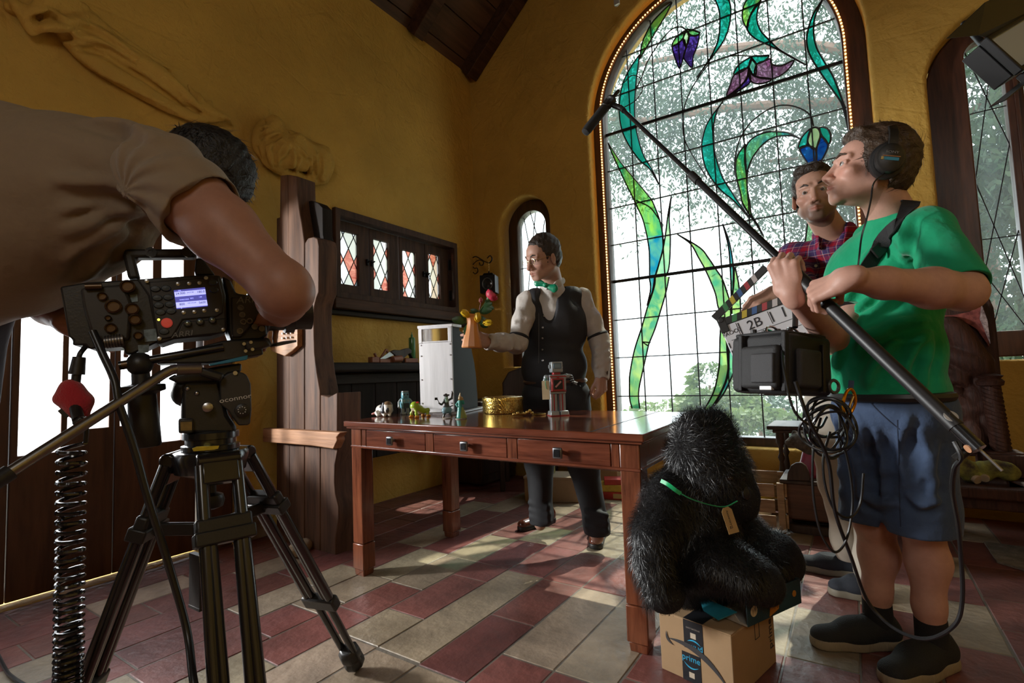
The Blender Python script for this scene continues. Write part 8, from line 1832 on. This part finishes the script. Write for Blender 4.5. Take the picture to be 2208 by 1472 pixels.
# ================================================================== the plush gorilla
FURB = mat('black_fur_cloth', (.007, .007, .008), .8, bump=.4, bs=200); FURH = mat('black_fur_fibre', (.010, .0095, .010), .34, spec=.5)
gk = thing('plush_gorilla', 'large black shaggy plush gorilla seated on the cardboard boxes with a paper tag', 'soft toy', P(1540, 1290, d=1.72))
dg = 1.70; G = lambda px, py, d=0.: P(px, py, d=dg + d)
PIX = dg / FPX
s = SD(.05)
s.cap(G(1520, 975, .02), G(1545, 1015, .0), .115, .105).ell(G(1588, 1060, -.03), (.062, .055, .05)).cap(G(1600, 1085, -.04), G(1604, 1095, -.04), .045, .042)      # head, muzzle
s.ell(G(1470, 985, .02), (.03, .02, .035)); s.cap(G(1500, 920, .02), G(1540, 915, .02), .055, .05)
s.chain([G(1500, 1075, .06), G(1485, 1150, .06), G(1490, 1225, .08)], [.13, .155, .15])                                    # trunk
s.chain([G(1440, 1070, .0), G(1412, 1150, -.06), G(1408, 1215, -.09), G(1420, 1265, -.12)], [.075, .062, .052, .05])     # near arm
s.chain([G(1570, 1110, .12), G(1610, 1160, .10), G(1640, 1200, .04), G(1662, 1215, .0)], [.075, .062, .055, .05])      # far arm
s.chain([G(1490, 1215, .0), G(1540, 1212, -.10), G(1600, 1238, -.14), G(1640, 1258, -.15)], [.080, .068, .056, .045])     # near leg
s.chain([G(1530, 1220, .14), G(1600, 1205, .10), G(1660, 1225, .06), G(1690, 1215, .05)], [.085, .075, .062, .055])     # far leg
s.ell(G(1448, 1282, -.13), (.035, .03, .028)); s.ell(G(1430, 1290, -.12), (.04, .035, .035)); s.ell(G(1655, 1262, -.15), (.045, .05, .055)); s.ell(G(1690, 1205, .05), (.05, .055, .07)); s.ell(G(1678, 1180, .05), (.03, .03, .035))
gb_ = s.mesh('body', FURB, gk, .006)
# pile: real blades of fur over the body, short on face, hands and feet
me = gb_.data; n = len(me.polygons); ctr = np.empty(n * 3, np.float32); me.polygons.foreach_get('center', ctr); ctr = ctr.reshape(-1, 3).astype(float)
vn = np.empty(n * 3, np.float32); me.polygons.foreach_get('normal', vn); vn = vn.reshape(-1, 3).astype(float)
r = np.random.RandomState(2); pick = r.randint(0, n, 38000); c = ctr[pick] + r.normal(size=(38000, 3)) * .002; nn = vn[pick]
skipc = [(G(1596, 1070, -.04), .085), (G(1440, 1288, -.13), .06), (G(1655, 1262, -.15), .075), (G(1690, 1205, .05), .085)]
L = np.full(len(c), .042)
for q, rad in skipc: L = np.where(np.linalg.norm(c - np.array(q), axis=1) < rad, .006, L)
L *= r.uniform(.5, 1.3, len(c)); vc = c - np.array((0, 0, CAMZ)); front = (nn * vc).sum(1) < .35 * np.linalg.norm(vc, axis=1)
c, nn, L = c[front], nn[front], L[front]
hc_ = np.array(G(1530, 985, .0)); isH = np.linalg.norm(c - hc_, axis=1) < .17
g = np.tile(np.array((0, 0, -1.)), (len(c), 1)) + r.normal(size=c.shape) * .45; g[isH] += (c[isH] - hc_) * 6 + np.array((0, 0, .9))
d = g - nn * (g * nn).sum(1)[:, None]; d /= np.linalg.norm(d, axis=1)[:, None] + 1e-9; d1 = d * .75 + nn * .65; d2 = d * 1.0 + nn * .05 + np.array((0, 0, -.25))
w = np.cross(d, nn) * .0006; L = L[:, None]; a, b_, e = c, c + d1 * L * .5, c + d1 * L * .5 + d2 * L * .55
V = np.stack([a - w, a + w, b_ + w * .8, b_ - w * .8, e - w * .15, e + w * .15], 1).reshape(-1, 3); k = len(c); base = np.arange(k)[:, None] * 6
F = np.concatenate([base + np.array([0, 1, 2, 3]), base + np.array([3, 2, 5, 4])])
fo = arr_mesh('fur', V, F, FURH, gk, smooth=False); fo['kind'] = 'stuff'
for px, py, q in ((1575, 1030, -.11), (1602, 1032, -.09)): MB().ball(G(px, py, q), .010, 12, 8).build('eye', mat('glass_eye_brown', (.02, .01, .006), .08), gk)
MB().lathe(G(1606, 1062, -.10), [(.018, 0), (.02, .008), (.012, .014), (0, .016)], 14, frame(-CFH + CRH * .6)).build('nose', mat('robot_black'), gk)
rb = [G(*q) for q in ((1432, 1040, -.10), (1450, 1050, -.13), (1466, 1062, -.145), (1490, 1075, -.15), (1530, 1088, -.15), (1564, 1092, -.145), (1590, 1080, -.12))]
MB().tube(bez(rb[2:], 4), .002, 5).build('tag_string', mat('green_ribbon'), gk); MB().strip(bez([G(1425, 1036, -.11), G(1440, 1044, -.135), G(1456, 1056, -.148), G(1468, 1064, -.15)], 4), .012, .0015, UP + CRH * .5).build('neck_ribbon', mat('green_satin_ribbon', (.01, .45, .16), .3, spec=.7), gk)
TAGM = mat('manila_tag', (.46, .30, .12), .7, var=.08, vs=20)
t0, t1 = G(1566, 1098, -.155), G(1582, 1146, -.165); ya = (t0 - t1).normalized(); za = (-CFH - ya * (-CFH).dot(ya)).normalized(); xa = ya.cross(za); TGR = Matrix((xa, ya, za)).transposed()
tg_ = LM(t0.lerp(t1, .5), TGR).prism([(-.016, -.038), (.016, -.038), (.016, .03), (.008, .040), (-.008, .040), (-.016, .03)], .001).build('paper_tag', TAGM, gk)
text('handwriting', 'Anniversary', t0.lerp(t1, .36) + za * .0008, TGR @ rotz(-pi / 2), .0095, INKS, tg_, shear=.2); text('handwriting', '$5', t1 + ya * .014 + za * .0008 - xa * .003, TGR, .010, INKS, tg_, shear=.2)
# ================================================================== outside the windows
def leaf_cloud(name, centers, m, parent, size=(.05, .015), seed=0, droop=.8, flat=False):
    "many small leaf blades: centers is an (n, 3) array"
    r = np.random.RandomState(seed); n = len(centers)
    d = r.normal(size=(n, 3)); d[:, 2] = -np.abs(d[:, 2]) * droop - droop * .5; d /= np.linalg.norm(d, axis=1)[:, None]
    s = np.cross(d, r.normal(size=(n, 3))); s /= np.linalg.norm(s, axis=1)[:, None] + 1e-9
    L = size[0] * r.uniform(.6, 1.4, (n, 1)); w = size[1] * r.uniform(.7, 1.3, (n, 1))
    V = np.stack([centers, centers + d * L * .5 + s * w, centers + d * L, centers + d * L * .5 - s * w], 1).reshape(-1, 3)
    return arr_mesh(name, V, np.arange(4 * n).reshape(-1, 4), m, parent, smooth=False)
def leafmat(name, a, b, vs=.8):
    m = mat(name, a, .5, spec=.3, var=.01, vs=vs, col2=b); nt = m.node_tree; bs = nt.nodes['Principled BSDF']
    out = [n for n in nt.nodes if n.type == 'OUTPUT_MATERIAL'][0]; tl_ = nt.nodes.new('ShaderNodeBsdfTranslucent'); mx = nt.nodes.new('ShaderNodeMixShader'); mx.inputs[0].default_value = .4
    src = bs.inputs['Base Color'].links[0].from_socket; nt.links.new(src, tl_.inputs[0]); nt.links.new(bs.outputs[0], mx.inputs[1]); nt.links.new(tl_.outputs[0], mx.inputs[2]); nt.links.new(mx.outputs[0], out.inputs[0]); return m
LF1, LF2, LF3 = leafmat('pepper_tree_leaf', (.028, .058, .04), (.075, .12, .085)), leafmat('bright_leaf', (.06, .11, .03), (.17, .22, .07)), leafmat('dark_leaf', (.022, .05, .03), (.07, .125, .065))
BARK = mat('reddish_bark', (.20, .12, .09), .9, var=.35, vs=5, bump=.8, bs=9)
def weeping(name, label, base, limbs, nst, seed, m, ln=(.7, 2.0), size=(.075, .014), per=84, group='trees outside the window'):
    t = thing(name, label, 'tree', base, group); r = np.random.RandomState(seed); b = MB(); tips = []
    for pts, rad in limbs:
        w = bez(pts, 5); k = len(w); b.tube(w, [rad * (1 - .75 * i / k) for i in range(k)], 8)
        if rad < .2: tips += w[2:]
    b.build('trunk', BARK, t); tips = np.array([tuple(p) for p in tips])
    c0 = tips[r.randint(len(tips), size=nst)] + r.normal(size=(nst, 3)) * np.array((.38, .38, .25)); L = r.uniform(*ln, nst)
    u = r.uniform(size=(nst, per)); sw = r.normal(size=(nst, 1, 2)) * .18
    C = np.repeat(c0[:, None, :], per, 1); C[:, :, 2] -= u * L[:, None]; C[:, :, :2] += sw * u[:, :, None] + r.normal(size=(nst, per, 2)) * (.05 + .09 * u[:, :, None])
    leaf_cloud('foliage', C.reshape(-1, 3), m, t, size, seed); return t
G0 = -1.2
weeping('weeping_tree', 'large weeping tree whose branches spread across the big stained glass window', (1.6, 9.2, G0), [([(1.7, 9.2, G0), (1.5, 9.1, 2), (1.3, 9.0, 4.2), (1.0, 9, 6)], .28),
    ([(1.35, 9, 3.9), (.6, 8.6, 4.5), (-.3, 8.4, 4.75), (-1.4, 8.3, 5.0), (-2.6, 8.3, 5.2), (-3.6, 8.4, 5.6)], .11), ([(1.3, 9, 4.3), (.4, 8.6, 5.3), (-.8, 8.5, 5.9), (-2.2, 8.6, 6.3), (-3.4, 8.8, 6.6)], .10), ([(1.3, 9, 3.4), (.7, 8.7, 3.8), (-.1, 8.5, 3.95), (-.9, 8.4, 4.05)], .07),
    ([(1.1, 9, 5.4), (.2, 8.8, 6.7), (-1.2, 8.8, 7.4), (-2.8, 8.9, 7.6)], .09), ([(1.2, 9, 5), (1.9, 8.6, 5.6), (2.8, 8.4, 5.8), (3.6, 8.5, 5.7)], .09), ([(1.3, 9, 4), (2.0, 8.6, 4.5), (2.8, 8.4, 4.5)], .07), ([(1.0, 9, 5.8), (.6, 8.9, 7), (.5, 8.8, 8.2)], .08), ([(1.3, 9, 3.6), (1.9, 8.5, 3.5), (2.5, 8.3, 3.3)], .06)], 720, 4, LF1, size=(.10, .016))
weeping('near_tree', 'dense bushy tree close outside the right arched window', (2.6, 7.6, G0), [([(2.8, 7.6, G0), (2.5, 7.5, 1.2), (2.3, 7.4, 3)], .16), ([(2.4, 7.5, 2.2), (1.9, 7.2, 2.9), (1.5, 7.1, 3.4)], .06), ([(2.3, 7.4, 2.8), (2.2, 7.2, 3.8), (1.9, 7.1, 4.6)], .06), ([(2.5, 7.5, 1.0), (2.0, 7.2, 1.6), (1.6, 7.1, 2.0)], .05), ([(2.4, 7.5, 2.6), (2.9, 7.3, 3.6), (3.2, 7.2, 4.4)], .06)], 300, 9, LF3, (.5, 1.3), (.11, .024))
def bush(name, label, c, r, n, seed, m, size=(.12, .05)):
    t = thing(name, label, 'bush', (c[0], c[1], c[2] - r[2]), 'bushes on the slope below the windows'); q = np.random.RandomState(seed); d = q.normal(size=(n, 3)); d /= np.linalg.norm(d, axis=1)[:, None]
    C = np.array(c) + d * np.array(r) * q.uniform(.45, 1.05, (n, 1)) ** .6; leaf_cloud('foliage', C, m, t, size, seed, .1)
    MB().cyl((c[0], c[1], c[2] - r[2] * 1.3), (c[0], c[1], c[2]), .05, .03, n=8).build('stem', BARK, t); return t
def bpx(px, py, y): return P(px, py, y=y)
for k, (px, py, y, r, n, m, lb) in enumerate(((1530, 830, 12, (.45, .4, .55), 900, LF2, 'yellow green bush just below eye level outside the big window'), (1545, 885, 11, (.9, .6, .5), 1600, LF2, 'broad bright bush above the table corner outside the big window'), (1610, 870, 16, (1.1, .7, .6), 1300, LF3, 'grey green bush right of the bright bush outside'),
        (1640, 925, 10, (.8, .5, .4), 1400, LF2, 'low yellow bush by the sill outside the big window'), (1690, 880, 15, (1.6, 1, .8), 1600, LF3, 'wide dark bush at the right outside the big window'), (1440, 900, 14, (1.2, .8, .5), 1300, LF2, 'pale bush at the left outside the big window'))):
    c = bpx(px, py, y); bush('garden_bush', lb, c, r, n, 30 + k, m)
DRY = mat('dry_hillside', (.55, .52, .42), .95, var=.3, vs=.12, col2=(.45, .50, .36))
# sloping ground falling away from the building, and far hills
m = MB(); n = 26; V = []; F = []
ys = [4.6, 6, 8, 11, 15, 22, 34, 55, 90, 150, 260]
zs = [-.6, G0, G0 - .1, -1.6, -2.6, -4.5, -7, -10, -13, -15, -16]
xs = [x * 1.0 for x in (-1, -.7, -.45, -.25, -.1, 0, .1, .25, .45, .7, 1)]
for y, z in zip(ys, zs):
    for x in xs: V.append((x * (30 + y * 1.6), y, z + .02 * y * sin(x * 9 + y * .2)))
k = len(xs)
for j in range(len(ys) - 1):
    for i in range(k - 1): F.append((j * k + i, j * k + i + 1, (j + 1) * k + i + 1, (j + 1) * k + i))
g = m.add(V, F).build('ground_outside', DRY); g['kind'] = 'structure'
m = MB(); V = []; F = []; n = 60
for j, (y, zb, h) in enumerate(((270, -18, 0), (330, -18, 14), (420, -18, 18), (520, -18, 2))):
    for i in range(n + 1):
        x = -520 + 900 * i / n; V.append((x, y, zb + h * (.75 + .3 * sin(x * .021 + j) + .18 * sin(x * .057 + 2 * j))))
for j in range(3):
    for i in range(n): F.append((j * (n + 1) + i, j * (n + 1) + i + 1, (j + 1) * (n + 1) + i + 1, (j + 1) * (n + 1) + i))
g = m.add(V, F).build('hills_outside', mat('hazed_far_hills', (.62, .64, .62), .95, var=.2, vs=.03)); g['kind'] = 'structure'  # distance haze is put into the hills' pale base colour
g = MB().box((-7.0, .3, -.32), (7.4, 12, .1)).build('terrace_outside', mat('pale_terrace', (.62, .58, .50), .8, var=.1, vs=2), smooth=0); g['kind'] = 'structure'
h0 = bpx(1622, 905, 40)
t = thing('far_house', 'pale house with a low grey roof far down the slope outside the big window', 'house', (h0.x, 40, h0.z - 1.5))
MB().box((h0.x, 40, h0.z - .6), (5, 4, 2.4)).build('walls', mat('pale_render', (.7, .68, .62), .8), t); MB().prism([(-3, 0), (3, 0), (2, .9), (-2, .9)], 4.6, (h0.x, 40, h0.z + .6), Rxz).build('roof', mat('grey_roof', (.42, .42, .42), .8), t)
for x in (-1.2, 1.2): MB().box((h0.x + x, 37.98, h0.z - .5), (.9, .04, 1)).build('house_window', mat('dark_lens'), t)
